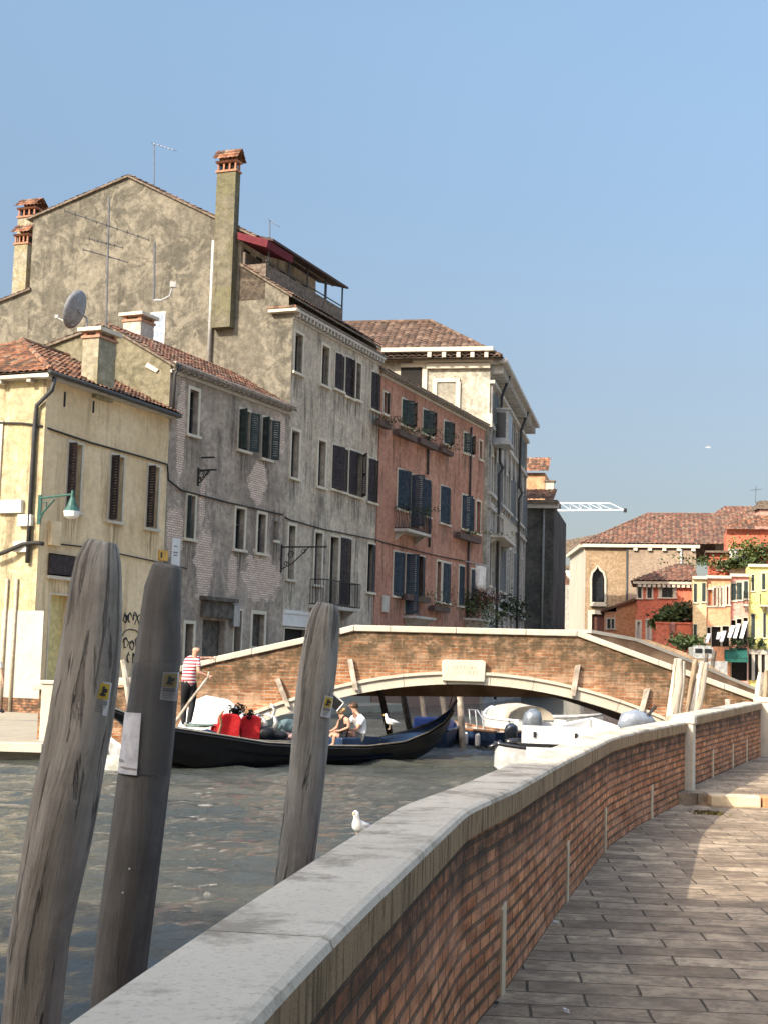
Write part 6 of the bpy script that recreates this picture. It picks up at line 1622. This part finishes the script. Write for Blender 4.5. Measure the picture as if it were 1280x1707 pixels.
def outboard(t, X, x, y, z, sc_, cowl, legm=None, tilt=0):
    R = Matrix.Rotation(tilt, 3, 'Y'); q = lambda p: X(V((x, y, z))+R @ (V(p)*sc_))
    m = MB(); m.tube([q((0, 0, .0)), q((0, 0, .12)), q((-.02, 0, .35)), q((-.04, 0, .52)), q((-.03, 0, .6))], [.17*sc_, .2*sc_, .21*sc_, .17*sc_, .06*sc_], 12, fl=.8)
    mo = m.build('outboard_motor', cowl, t, smooth=True)
    m = MB(); m.tube([q((-.02, 0, .05)), q((-.04, 0, -.45)), q((-.08, 0, -.75))], [.1*sc_, .07*sc_, .04*sc_], 8); m.tube([q((.12, 0, -.55)), q((-.2, 0, -.55))], .05*sc_, 6); m.build('outboard_leg', legm or iron, t)
black_p = simple('black_gloss', (.015, .015, .017), .25, bump=0, coat=.5)
grey_hull = simple('grey_hull', (.30, .30, .29), .5, c2=(.4, .4, .38)); navy = simple('navy_paint', (.02, .035, .08), .4, c2=(.03, .06, .12)); cream = simple('cream_canvas', (.42, .36, .28), .9, bump=.4, scale=3)
blue_t = simple('blue_tarp', (.02, .05, .22), .6, scale=2, bump=.3, c2=(.03, .08, .3)); brown_g = simple('brown_varnish', (.2, .1, .05), .4)
def bp(u, v, Y): p = atY(u, v, Y); return (p.x, p.y)
t, X, rows = boat('white flat sterned motorboat moored behind the parapet right of the canal', (bp(975, 1200, 26.6)[0]+.1, 27.4), math.radians(78), 4.2, 1.95, .78, white_b, white_p)
m = MB(); m.box8([X((-2.06, -.95, .72)), X((-1.9, -.95, .72)), X((-1.9, .95, .72)), X((-2.06, .95, .72)), X((-2.06, -.95, 1.02)), X((-1.9, -.95, 1.02)), X((-1.9, .95, 1.02)), X((-2.06, .95, 1.02))]); m.build('transom_board', white_b, t)
m = MB(); m.box8([X((-2.13, -.96, z)) if i == 0 else X((-2.06, -.96, z)) if i == 1 else X((-2.06, .96, z)) if i == 2 else X((-2.13, .96, z)) for z in (.66, .72) for i in range(4)]); m.build('rubbing_strip', black_p, t)
m = MB()
for y in (-.72, 0, .72): m.box(X((-2.08, y, .87)), (.05, .04, .10))
m.build('cleat', iron, t)
# silver covered craft beside it
t2 = thing('covered_motor', 'silver grey domed engine cover behind the white stern near the arch foot', 'boat', tuple(atY(1063, 1225, 27.0)))
c = atY(1060, 1203, 27.2); m = MB(); m.tube([c+V((-.3, -.1, -.1)), c+V((-.2, -.05, .0)), c+V((0, 0, .03)), c+V((.22, .02, -.02)), c+V((.4, .05, -.1))], [.08, .17, .2, .16, .06], 14); m.build('cover', simple('silver_cover', (.28, .31, .35), .35, .3), t2, smooth=True)
m = MB(); m.tube([c+V((.45, 0, -.1)), c+V((.7, 0, -.2))], [.08, .05], 8); m.tube([c+V((.2, -.1, .12)), c+V((.35, -.1, .3))], .03, 5); m.build('handle', iron, t2)
m = MB(); m.box(c+V((0, .1, -.75)), (1.2, .8, .9)); m.build('hull', grey_hull, t2)
# dinghy with tilted black outboard
dp = bp(897, 1240, 28.4)
t, X, rows = boat('low white dinghy with black rubbing strip and a tilted black outboard', dp, math.radians(194), 1.8, .62, .46, simple('pale_grey_hull', (.42, .42, .41), .5), steel, 'dinghy', trim=black_p, bowrise=.1)
m = MB(); m.box(X((-.15, 0, .54)), (.75, .42, .16), math.radians(14)); m.build('cover', white_p, t)
m = MB(); m.box(X((-.6, .05, .58)), (.34, .4, .22), math.radians(14)); m.build('locker', simple('grey_locker', (.22, .23, .24), .6), t)
m = MB(); p0 = X((.72, 0, .5)); m.tube([p0+V((.05, 0, .08)), p0+V((.32, .1, .1))], [.075, .08], 10); m.tube([p0+V((-.28, -.1, -.02)), p0+V((-.05, 0, .08))], [.045, .06], 10); m.build('outboard_motor', black_p, t, smooth=True)
# boats seen through the arch
t, X, rows = boat('white motorboat with beige canvas cover moored under the arch', bp(868, 1180, 38.0)[:1]+(39.6,), math.radians(105), 4.0, 1.55, .66, white_b, white_p)
m = MB(); 
for i in range(6):
    f = i/5
    for j in range(7):
        a = math.pi*j/6; m.v.append(X((-1.2+1.9*f, math.cos(a)*.66*(1-.1*f), .68+math.sin(a)*(.42-.1*abs(f-.5)))))
for i in range(5):
    for j in range(6): m.f.append([i*7+j, i*7+j+1, (i+1)*7+j+1, (i+1)*7+j]); m.m.append(0); m.uv.append(None)
m.f.append(list(range(7))); m.m.append(0); m.uv.append(None)
m.build('canvas_cover', cream, t, smooth=True); outboard(t, X, -2.2, .35, .25, 1.25, simple('silver_cowl', (.22, .25, .28), .25, .4, bump=0), black_p)
t, X, rows = boat('small dark wooden boat with brown gunwale and hanging white fenders under the arch', (bp(800, 1190, 37)[0], 37.6), math.radians(120), 2.7, .95, .42, navy, wood, 'wooden_boat', trim=brown_g, bowrise=.15)
m = MB()
for f in (-.9, -.35, .5): m.tube([X((f, .58, .36)), X((f, .62, .33)), X((f, .62, .08)), X((f, .6, .05))], [.03, .07, .07, .03], 8)
m.build('fender', white_p, t); outboard(t, X, -1.45, 0, .15, .85, simple('dark_silver_cowl', (.10, .12, .14), .2, .5, bump=0), black_p)
m = MB(); 
for a in (.2, .5, .8): m.tube([X((a, -.3, .4)), X((a+.1, -.3, .9))], .02, 5)
m.tube([X((.2, -.3, .65)), X((.5, -.3, .9)), X((.95, -.3, .9))], .02, 5); m.build('rail', steel, t)
t, X, rows = boat('grey open boat with dark fender moored past the covered white boat', (bp(922, 1175, 43)[0], 43), math.radians(-8), 2.9, 1.2, .62, grey_hull, grey_hull, bowrise=.12)
m = MB(); m.tube([X((-.4, -.68, .62)), X((-.4, -.72, .55)), X((-.35, -.7, .3)), X((-.35, -.68, .25))], [.04, .13, .13, .04], 8); m.build('fender', navy, t)
t, X, rows = boat('blue tarpaulined boat hidden behind the tip of the gondola', (bp(731, 1190, 36.4)[0], 37), math.radians(80), 3, 1.0, .45, navy, navy)
m = MB(); m.box8([X((-1.4, -.45, .4)), X((1.2, -.4, .4)), X((1.2, .4, .4)), X((-1.4, .45, .4)), X((-1.3, -.42, .78)), X((1.1, -.3, .62)), X((1.1, .3, .62)), X((-1.3, .42, .78))]); m.build('tarpaulin', blue_t, t, bevel=.05)
t, X, rows = boat('white covered boat moored at the quay behind the gondolier', (bp(358, 1190, 29.3)[0], 29.45), math.radians(178), 1.45, .75, .42, grey_hull, grey_hull)
m = MB(); pr_ = [(-.72, .42), (-.7, .62), (-.5, .8), (-.25, .98), (.2, 1.05), (.5, .92), (.68, .55)]
for x, z in pr_:
    for j in range(7):
        a = math.pi*j/6; m.v.append(X((x, math.cos(a)*.38, .4+(z+.25-.4)*math.sin(a)**.6)))
for i in range(len(pr_)-1):
    for j in range(6): m.f.append([i*7+j, i*7+j+1, (i+1)*7+j+1, (i+1)*7+j]); m.m.append(0); m.uv.append(None)
m.build('boat_cover', simple('white_cover', (.78, .76, .7), .8, bump=.3, scale=2, var=.05), t, smooth=True)
t, X, rows = boat('small pale boat stern peeping out between the two nearest piles', (bp(186, 1240, 26.6)[0]-.15, 27.0), math.radians(100), 1.2, .7, .25, simple('stained_white', (.5, .5, .42), .6, scale=3, c2=(.7, .7, .62)), grey_hull)
# boat just behind the near parapet
p0_, p1_ = atZ(543, 1434, .06), atZ(722, 1326, .3); mid = (p0_+p1_)/2; hd = math.atan2(p1_.y-p0_.y, p1_.x-p0_.x)
t, X, rows = boat('white boat almost hidden behind the near parapet, only its rim and bow showing', (mid.x+.16, mid.y), hd, (p1_-p0_).length, .55, .2, white_b, white_p, bowrise=.3, transom=False)

# ------------------------------------------------------------------ gondola
gs = atY(178, 1178, 26.0); gb_ = atY(755, 1176, 32.6)
gd = V((gb_.x-gs.x, gb_.y-gs.y, 0)); GLn = gd.length; gd.normalize(); gn = V((gd.y, -gd.x, 0))
gon = thing('gondola', 'long black gondola with red chairs and navy foredeck passing under the bridge', 'gondola', tuple(V((gs.x, gs.y, WZ))+gd*GLn/2))
zg_ = [(0,.95),(.06,.74),(.12,.58),(.2,.48),(.35,.28),(.52,.19),(.65,.16),(.78,.22),(.88,.40),(.95,.60),(1,.88)]
zb_ = [(0,.86),(.05,.55),(.10,.2),(.18,-.15),(.25,-.3),(.76,-.3),(.83,-.22),(.89,-.08),(.94,.14),(.975,.45),(1,.84)]
hw_ = [(0,.03),(.05,.16),(.12,.34),(.25,.56),(.4,.68),(.6,.69),(.75,.55),(.87,.33),(.95,.15),(1,.03)]
def gpnt(f, y, z): return V((gs.x, gs.y, 0))+gd*(GLn*f)+gn*y+V((0, 0, z))
T_ = np.linspace(0, 1, 60); m = MB(); K = 7
for f in T_:
    zg, zb, hw = interp(f, zg_), interp(f, zb_), interp(f, hw_)
    zb = min(zb, zg-.05)
    m.v += [gpnt(f, y, z) for y, z in ((-hw, zg), (-hw*.86, zb+(zg-zb)*.4), (-hw*.6, zb), (0, zb-.02), (hw*.6, zb), (hw*.86, zb+(zg-zb)*.4), (hw, zg))]
for i in range(59):
    for c in range(6): m.f.append([i*K+c, (i+1)*K+c, (i+1)*K+c+1, i*K+c+1]); m.m.append(0); m.uv.append(None)
m.build('hull', simple('gondola_black', (.006, .006, .008), .3, bump=0, coat=.15, var=.1, spec=.35), gon, smooth=True)
navy_g = simple('gondola_navy', (.018, .035, .075), .35, c2=(.03, .06, .12), scale=1.5)
def deckpart(name, f0, f1, dz, mat, crown=.06):
    m = MB(); n = 24
    for i in range(n+1):
        f = f0+(f1-f0)*i/n; zg, hw = interp(f, zg_), interp(f, hw_)
        for j in range(7):
            y = -1+j/3; m.v.append(gpnt(f, y*hw*.97, zg+dz+crown*(1-y*y)))
    for i in range(n):
        for j in range(6): m.f.append([i*7+j, (i+1)*7+j, (i+1)*7+j+1, i*7+j+1][::-1]); m.m.append(0); m.uv.append(None)
    m.build(name, mat, gon, smooth=True)
deckpart('stern_deck', 0, .25, -.01, simple('grey_green_deck', (.06, .07, .065), .6, c2=(.12, .14, .13))); deckpart('bow_deck', .74, 1, -.015, navy_g, .07); deckpart('floor', .25, .74, -.26, navy_g, 0)
for f in (.25, .74):
    m = MB(); zg, hw = interp(f, zg_), interp(f, hw_); m.poly([gpnt(f, -hw*.7, zg-.25), gpnt(f, hw*.7, zg-.25), gpnt(f, hw*.93, zg), gpnt(f, 0, zg+.1), gpnt(f, -hw*.93, zg)]); m.build('bulkhead', navy_g, gon)
brass = simple('pale_brass', (.5, .43, .33), .3, .6, bump=0)
for sg in (-1, 1):
    m = MB(); m.tube([gpnt(f, sg*(interp(f, hw_)+.004), interp(f, zg_)+.0) for f in T_], .016, 5); m.build('gunwale_strip', brass, gon, smooth=True)
    m = MB(); m.tube([gpnt(f, sg*(interp(f, hw_)+.012), interp(f, zg_)-.055) for f in T_], .02, 5); m.build('rubbing_strake', black_p, gon, smooth=True)
# small iron at the bow tip, oar lock
m = MB(); m.tube([gpnt(.985, 0, .82), gpnt(1.0, 0, .95), gpnt(1.012, 0, 1.06), gpnt(1.006, 0, 1.14)], [.02, .035, .03, .01], 6); m.build('bow_iron', steel, gon)
m = MB(); m.tube([gpnt(.985, 0, .9), gpnt(.996, 0, 1.15), gpnt(.99, -.02, 1.38), gpnt(1.0, 0, 1.5)], [.012, .012, .012, .02], 6); m.build('bow_finial', brown_g, gon)
m = MB(); f = .235; m.tube([gpnt(f, .5, .45), gpnt(f+.004, .52, .62), gpnt(f+.001, .50, .78), gpnt(f+.008, .54, .88)], [.03, .028, .03, .02], 8); m.build('oar_lock', brown_g, gon)
# chairs
red_v = simple('red_velvet', (.62, .015, .02), .75, scale=4, bump=.3, c2=(.75, .04, .04))
def chair(u0, u1, v0, v1, Y, label):
    c = atY((u0+u1)/2, v1, Y); h = (v1-v0)*Y/FP; w_ = (u1-u0)*Y/FP; t = thing('red_chair', label, 'chair', tuple(c), 'red upholstered chairs in the gondola')
    ax = V((.93, .36, 0)).normalized(); ay = V((-ax.y, ax.x, 0)); m = MB(); pts = []
    for a in np.linspace(0, math.pi, 9): pts.append((math.cos(a)*w_/2, h*.78+math.sin(a)*h*.22))
    P = [(w_/2*.95, 0)]+pts+[(-w_/2*.95, 0)]
    m.prism([c+ax*x+V((0, 0, z))-ay*(.04+.12*z) for x, z in P], ay*.1); m.build('backrest', red_v, t, bevel=.025)
    m = MB(); m.box(c+ay*.26+V((0, 0, h*.3)), (w_*.95, .45, .16), math.atan2(ax.y, ax.x)); m.build('seat', red_v, t, bevel=.03)
    for sg in (-1, 1):
        m = MB(); m.tube([c+ax*sg*w_*.47+V((0, 0, h*.5)), c+ax*sg*w_*.5+ay*.3+V((0, 0, h*.48)), c+ax*sg*w_*.5+ay*.42+V((0, 0, h*.1))], .035, 6); m.build('armrest', red_v, t, smooth=True)
    return t, c, ax, ay, h, w_
ta, c, ax, ay, h, w_ = chair(361, 400, 1190, 1230, 28.2, 'left red velvet chair with black tassels in the gondola')
m = foliage(c+ax*w_*.35+V((0, 0, h+.02)), (.16, .1, .14), 500, .03, 5, 6); m.build('tassel', simple('black_tassel', (.01, .01, .012), .9), ta)
tb_, c, ax, ay, h, w_ = chair(399, 434, 1193, 1233, 28.55, 'right red velvet chair, half overlapped by the left one')
m = foliage(c-ax*w_*.1+V((0, 0, h+.0)), (.1, .1, .08), 250, .03, 6, 5); m.build('tassel', simple('black_tassel', (.01, .01, .012), .9), tb_)
silver = simple('silver_ornament', (.5, .5, .5), .35, .6, c2=(.65, .64, .6), bump=.3, scale=10)
c = atY(455, 1222, 28.9); t = thing('metal_ornament', 'curly silver seahorse ornament standing by the red chairs', 'ornament', tuple(c)); rg = random.Random(4)
m = MB(); m.tube([c+V((-.2, 0, .0)), c+V((-.15, 0, .2)), c+V((-.25, 0, .32)), c+V((-.12, 0, .38)), c+V((-.02, 0, .28)), c+V((.02, 0, .45)), c+V((-.04, 0, .56)), c+V((.06, 0, .5))], [.05, .05, .04, .04, .04, .04, .03, .02], 7); m.tube([c+V((0, 0, 0)), c+V((.06, 0, .2)), c+V((.0, 0, .36))], [.06, .05, .03], 7); m.tube([c+V((-.3, 0, .15)), c+V((-.34, 0, .3)), c+V((-.28, 0, .36))], .035, 6); m.build('figure', silver, t, smooth=True)
blackm = simple('black_leather', (.012, .012, .014), .5)
for i, (u, v, Y, r, mt, lab) in enumerate(((441, 1222, 28.7, (.2, .15, .14), blackm, 'black padded cushion beside the red chairs'), (456, 1226, 28.9, (.3, .15, .1), blackm, 'second black cushion lower in the gondola well'), (480, 1212, 29.3, (.22, .15, .16), simple('grey_green_cloth', (.09, .14, .15), .8), 'grey green folded cloth in front of the slim pile'), (478, 1228, 29.2, (.25, .12, .08), simple('pink_fringe', (.35, .22, .2), .9, scale=20, var=.5), 'pinkish fringed cushion edge in the gondola well'))):
    m = MB(); m.ball(atY(u, v, Y), 1, 14, 9, sc3=r); solo(m, 'cushion', mt, lab, 'cushion', smooth=True)
m = MB(); Yb = 29.7; q = [atY(553, 1154, Yb), atY(573, 1172, Yb+.1), atY(562, 1186, Yb+.1), atY(546, 1172, Yb)]; m.prism(q, V((0, .03, 0))); bo = solo(m, 'board', iron, 'dark tilted board with a pale edge behind the woman', 'board')
m = MB(); m.tube([q[0], q[1], q[2]], .018, 5); m.build('pale_edge', white_p, bo)
m = MB(); m.box(atY(580, 1236, 30.1)+V((.1, .1, -.02)), (1.1, .5, .22), math.atan2(gd.y, gd.x)); solo(m, 'bench', navy_g, 'dark blue bench under the two seated passengers', 'seat', bevel=.03)

# ------------------------------------------------------------------ people
skin = simple('skin', (.50, .27, .18), .55, var=.06, scale=3, bump=0, c2=(.56, .31, .21))
def human(name, label, J, bones, regions, clothes, hairspec=None, k=1.0, loc=None, pulls=True):
    """J: joint -> (pos, radius); bones: list of pairs; regions: part name -> (bones, material, offset)"""
    names = list(J); idx = {n: i for i, n in enumerate(names)}
    me = bpy.data.meshes.new('body'); me.from_pydata([tuple(J[n][0]) for n in names], [(idx[a], idx[b]) for a, b in bones], [])
    o = bpy.data.objects.new('tmp_body', me); sc.collection.objects.link(o)
    sk = o.modifiers.new('skin', 'SKIN'); 
    for i, n in enumerate(names):
        r = J[n][1]; d = me.skin_vertices[0].data[i]; d.radius = (r, r) if not hasattr(r, '__len__') else r; d.use_root = (n == 'pelvis')
    ss = o.modifiers.new('sub', 'SUBSURF'); ss.levels = 2; ss.render_levels = 2
    bpy.context.view_layer.update(); dg = bpy.context.evaluated_depsgraph_get()
    ev = o.evaluated_get(dg).to_mesh(); vs = [V(v.co) for v in ev.vertices]; ns = [V(v.normal) for v in ev.vertices]; fs = [list(p.vertices) for p in ev.polygons]
    bpy.data.objects.remove(o)
    base = loc or J['pelvis'][0]; root = thing('person', label, 'person', tuple(base))
    m = MB(); m.add(vs, fs); m.build('body', skin, root, smooth=True)
    def near(p):
        best = None
        for a, b in bones:
            A, B = J[a][0], J[b][0]; ab = B-A; t_ = max(0, min(1, (p-A).dot(ab)/max(1e-9, ab.length_squared))); q = A+ab*t_; d = (p-q).length-(J[a][1]*(1-t_)+J[b][1]*t_)
            if best is None or d < best[0]: best = (d, a, b, t_)
        return best
    cen = [sum((vs[i] for i in f), V((0, 0, 0)))/len(f) for f in fs]; nb = [near(c) for c in cen]
    for (pn, test, mat, off) in clothes:
        sel = [f for f, c, b in zip(fs, cen, nb) if test(b, c)]
        if not sel: continue
        use = sorted(set(i for f in sel for i in f)); mp_ = {a: i for i, a in enumerate(use)}
        m = MB(); m.add([vs[i]+ns[i]*off for i in use], [[mp_[i] for i in f] for f in sel]); ob = m.build(pn, mat, root, smooth=True)
        s_ = ob.modifiers.new('solid', 'SOLIDIFY'); s_.thickness = .008; s_.offset = -1
    return root
def head_bits(root, c, look, r, skinm=skin, ears=True):
    look = V(look).normalized(); sd = look.cross(V((0, 0, 1))).normalized()
    m = MB(); m.tube([c+look*r*.85+V((0, 0, .02)), c+look*r*1.22-V((0, 0, .02))], [.008, .013], 6); m.build('nose', skinm, root, smooth=True)
    for sg in (-1, 1):
        m = MB(); m.ball(c+sd*sg*r*.88-V((0, 0, .005)), .024, 8, 6, sc3=(.6, .8, 1.2)); m.build('ear', skinm, root, smooth=True)
        m = MB(); m.ball(c+look*r*.86+sd*sg*r*.35+V((0, 0, .022)), .011, 8, 6); m.build('eye', iron, root, smooth=True)
    m = MB(); m.box(c+look*r*.92-V((0, 0, .05)), (.04, .04, .008), math.atan2(look.y, look.x)); m.build('mouth', simple('lips', (.3, .1, .08), .6), root)
def hand(J, bones, side, wr, pt, dirv, palm, curl):
    """palm + four fingers + thumb as chains from the wrist joint"""
    d = V(dirv).normalized(); pn = V(palm).normalized(); x = d.cross(pn).normalized()
    J[side+'palm'] = (J[wr][0]+d*.06, .026); bones.append((wr, side+'palm'))
    for i in range(4):
        o_ = (i-1.5)*.019; L = (.062, .072, .068, .054)[i]; b0 = side+'f%d' % i
        J[b0] = (J[wr][0]+d*.085+x*o_, .0095); J[b0+'b'] = (J[b0][0]+(d*math.cos(curl)+pn*math.sin(curl))*L*.5, .0085); J[b0+'c'] = (J[b0+'b'][0]+(d*math.cos(curl*2)+pn*math.sin(curl*2))*L*.5, .0075)
        bones += [(side+'palm', b0), (b0, b0+'b'), (b0+'b', b0+'c')]
    J[side+'t'] = (J[wr][0]+d*.035+x*(-.035)+pn*.012, .011); J[side+'tb'] = (J[side+'t'][0]+d*.035+pn*.02-x*.01, .009); bones += [(side+'palm', side+'t'), (side+'t', side+'tb')]
CORE = [('pelvis','waist'),('waist','chest'),('chest','neck'),('neck','jaw'),('jaw','head'),('head','crown'),('chest','shL'),('shL','elL'),('elL','wrL'),('chest','shR'),('shR','elR'),('elR','wrR'),
        ('pelvis','hipL'),('hipL','knL'),('knL','anL'),('anL','toL'),('pelvis','hipR'),('hipR','knR'),('knR','anR'),('anR','toR')]
def mk(px_, Y, k=1.0):
    R = dict(pelvis=.125,waist=.115,chest=.135,neck=.052,jaw=.068,head=.088,crown=.06,shL=.062,shR=.062,elL=.042,elR=.042,wrL=.026,wrR=.026,hipL=.098,hipR=.098,knL=.06,knR=.06,anL=.04,anR=.04,toL=.034,toR=.034)
    return {n: (atY(p[0], p[1], Y+(p[2] if len(p) > 2 else 0)), R[n]*k) for n, p in px_.items()}
# gondolier
GY = 27.75
J = mk(dict(pelvis=(315,1138),waist=(316,1124),chest=(320,1106),neck=(324,1095),jaw=(326.5,1089),head=(327,1083.5),crown=(327,1079.5),shL=(309,1100,-.05),elL=(307,1115,.25),wrL=(316,1124,.5),shR=(330,1101,.02),elR=(331,1121,-.06),wrR=(346,1127,.0),
    hipL=(310,1143,-.03),knL=(307,1174,.12),anL=(306,1205,.0),toL=(314,1211,.05),hipR=(321,1143,.04),knR=(321,1173,.1),anR=(315,1206,-.08),toR=(323,1212,-.05)), GY, .92)
# far arm reaches out to the oar handle instead of hanging
J['elL'] = (atY(339, 1098, GY+.25), .036); J['wrL'] = (atY(348, 1097, GY+.3), .024); J['shL'] = (atY(322, 1099, GY+.2), .055)
J['shN'] = (atY(309, 1100, GY-.05), .05)
bones = list(CORE)+[('chest', 'shN')]
hand(J, bones, 'R', 'wrR', None, (1, .1, -.1), (0, .3, -1), .9); hand(J, bones, 'L', 'wrL', None, (1, 0, .05), (0, .2, -1), .8)
sk_ = NK('striped_shirt', .85); so2 = sk_.n('ShaderNodeSeparateXYZ'); sk_.l(sk_.obj(), so2.inputs[0])
st_ = sk_.math('GREATER_THAN', sk_.math('SINE', sk_.math('MULTIPLY', so2.outputs[2], 2*math.pi/.062)), .1); sk_.col(sk_.mix(st_, (.78, .76, .74), (.5, .04, .06)))
trs = simple('black_trousers', (.012, .012, .014), .8, bump=.4, scale=5); shoe_w = simple('white_shoe', (.7, .7, .68), .6); black_tx = simple('black_top', (.01, .01, .012), .8)
S = lambda *names: set(names)
torso = [('pelvis','waist'),('waist','chest'),('chest','shL'),('chest','shR'),('chest','shN'),('chest','neck')]
def T_shirt(b, c): return ((b[1], b[2]) in torso and not ((b[1], b[2]) == ('chest','neck') and b[3] > .55)) or ((b[1], b[2]) in (('shR','elR'),('shL','elL')) and b[3] < .55)
def T_pants(b, c): return b[1] in ('hipL','knL','hipR','knR') or (b[1], b[2]) in (('pelvis','hipL'),('pelvis','hipR'))
def T_shoes(b, c): return b[1] in ('anL','anR')
hr = human('person', 'bald gondolier in a red striped shirt and black trousers standing on the stern', J, bones, None,
    [('shirt', T_shirt, sk_.m, .012), ('trousers', T_pants, trs, .014), ('shoe', T_shoes, shoe_w, .01)], loc=atY(315, 1212, GY))
head_bits(hr, J['head'][0], (.75, .65, 0), .088)
m = MB(); m.tube([atY(349, 1120, GY-.1), atY(347, 1129, GY-.1), atY(316, 1170, GY-.25), atY(291, 1206, GY-.4), atY(272, 1240, GY-.6)], [.022, .024, .026, .03, .03], 8); m.box8([atY(u, v, GY-.6+dy) for dy in (0, .03) for u, v in ((268,1243),(276,1240),(262,1262),(254,1266))]); solo(m, 'oar', wood, 'long wooden oar held by the gondolier at the stern', 'oar', smooth=False)
m = MB(); 
for i in range(3): m.tube([atY(330+i*2, 1213, 27.5)+V((math.cos(a)*(.2+.03*i), math.sin(a)*.2, .02+.015*i)) for a in np.arange(0, 6.4, .4)], .014, 5)
solo(m, 'rope', simple('grey_green_rope', (.15, .2, .18), .9), 'coil of grey green rope on the stern deck by the gondolier feet', 'rope')
# woman
WY = 29.9
J = mk(dict(pelvis=(574,1229),waist=(575,1217),chest=(574,1204),neck=(570,1194),jaw=(567.5,1189),head=(567.5,1184),crown=(568,1181),shL=(568,1201,.12),elL=(562,1213,.2),wrL=(553,1219,.15),shR=(580,1201,-.1),elR=(582,1213,-.12),wrR=(566,1219,-.12),
    hipL=(570,1230,.1),knL=(552,1223,.15),anL=(549,1240,.1),toL=(544,1243,.1),hipR=(571,1231,-.08),knR=(558,1225,-.12),anR=(556,1241,-.1),toR=(550,1244,-.1)), WY, .85)
bones = list(CORE); hand(J, bones, 'R', 'wrR', None, (-1, 0, .0), (0, .2, -1), .5); hand(J, bones, 'L', 'wrL', None, (-1, 0, -.1), (0, .2, -1), .5)
def T_top(b, c): return (b[1], b[2]) in (('pelvis','waist'),('waist','chest')) or ((b[1], b[2]) in (('chest','shL'),('chest','shR'),('chest','neck')) and b[3] < .45)
def T_shorts(b, c): return (b[1], b[2]) in (('pelvis','hipL'),('pelvis','hipR')) or (b[1] in ('hipL','hipR') and b[3] < .5)
def hairtest(hd, look, low):
    return lambda b, c: b[1] in ('jaw','head') and ((c-hd).dot(look) < .03) and c.z > hd.z-low or (b[1] in ('jaw','head') and c.z > hd.z+.05)
hd = J['head'][0]; lk = V((-.75, .5, 0)).normalized(); blond = simple('blond_hair', (.38, .25, .12), .7, scale=30, bump=.5); dkh = simple('dark_brown_hair', (.06, .035, .02), .7, scale=30, bump=.5)
wm_ = human('person', 'blond woman in a black sleeveless top sitting in the gondola', J, bones, None, [('top', T_top, black_tx, .012), ('shorts', T_shorts, black_tx, .012), ('hair', hairtest(hd, lk, .06), blond, .018)], loc=atY(572, 1236, WY))
head_bits(wm_, hd, lk, .075)
m = MB(); b_ = hd-lk*.09; m.ball(b_+V((0, 0, .01)), .045, 10, 8); m.build('hair_bun', blond, wm_, smooth=True)
MY = 30.2
J = mk(dict(pelvis=(605,1229),waist=(604,1216),chest=(599,1202),neck=(593,1189),jaw=(590.5,1182),head=(590,1176),crown=(590.5,1172),shL=(589,1197,.15),elL=(582,1208,.25),wrL=(574,1200,.25),shR=(604,1199,-.14),elR=(594,1217,-.25),wrR=(580,1217,-.25),
    hipL=(601,1231,.1),knL=(578,1221,.12),anL=(574,1238,.1),toL=(568,1241,.1),hipR=(601,1233,-.1),knR=(582,1223,-.16),anR=(579,1240,-.14),toR=(573,1243,-.14)), MY, .95)
bones = list(CORE); hand(J, bones, 'R', 'wrR', None, (-1, 0, .1), (0, .2, -1), .6); hand(J, bones, 'L', 'wrL', None, (-.6, 0, .8), (-.8, .2, -.4), .8)
hd = J['head'][0]; lk = V((-.8, .35, 0)).normalized()
torso = [('pelvis','waist'),('waist','chest'),('chest','shL'),('chest','shR'),('chest','neck')]
mn = human('person', 'dark haired man in a white short sleeved shirt sitting beside the woman', J, bones, None, [('shirt', T_shirt, simple('white_shirt', (.78, .78, .76), .85, var=.04, bump=.3), .014), ('shorts', T_shorts, simple('grey_shorts', (.12, .12, .11), .8), .012), ('hair', hairtest(hd, lk, .045), dkh, .02)], loc=atY(600, 1236, MY))
head_bits(mn, hd, lk, .084)
# walker at the left edge
LY = 37.5
J = mk(dict(pelvis=(-10,1134),waist=(-10,1124),chest=(-9,1108),neck=(-8,1097),jaw=(-7,1092),head=(-6,1087),crown=(-6,1083),shL=(-17,1106,.1),elL=(-20,1122,.1),wrL=(-16,1136,.0),shR=(-1,1106,-.05),elR=(2.5,1122,-.1),wrR=(5,1137,-.1),
    hipL=(-13,1137),knL=(-16,1160,.05),anL=(-22,1184),toL=(-15,1189),hipR=(-7,1137),knR=(-4,1160),anR=(-1,1184),toR=(7,1187)), LY, .95)
bones = list(CORE); hand(J, bones, 'R', 'wrR', None, (.1, 0, -1), (-1, 0, 0), .4)
wk_ = human('person', 'walker cut off by the left photo edge, an arm and a black shoe in view', J, bones, None, [('shirt', T_shirt, white_p, .012), ('trousers', lambda b, c: T_shorts(b, c), navy, .012), ('shoe', T_shoes, trs, .012)], loc=atY(-8, 1190, LY))
head_bits(wk_, J['head'][0], (1, 0, 0), .084)
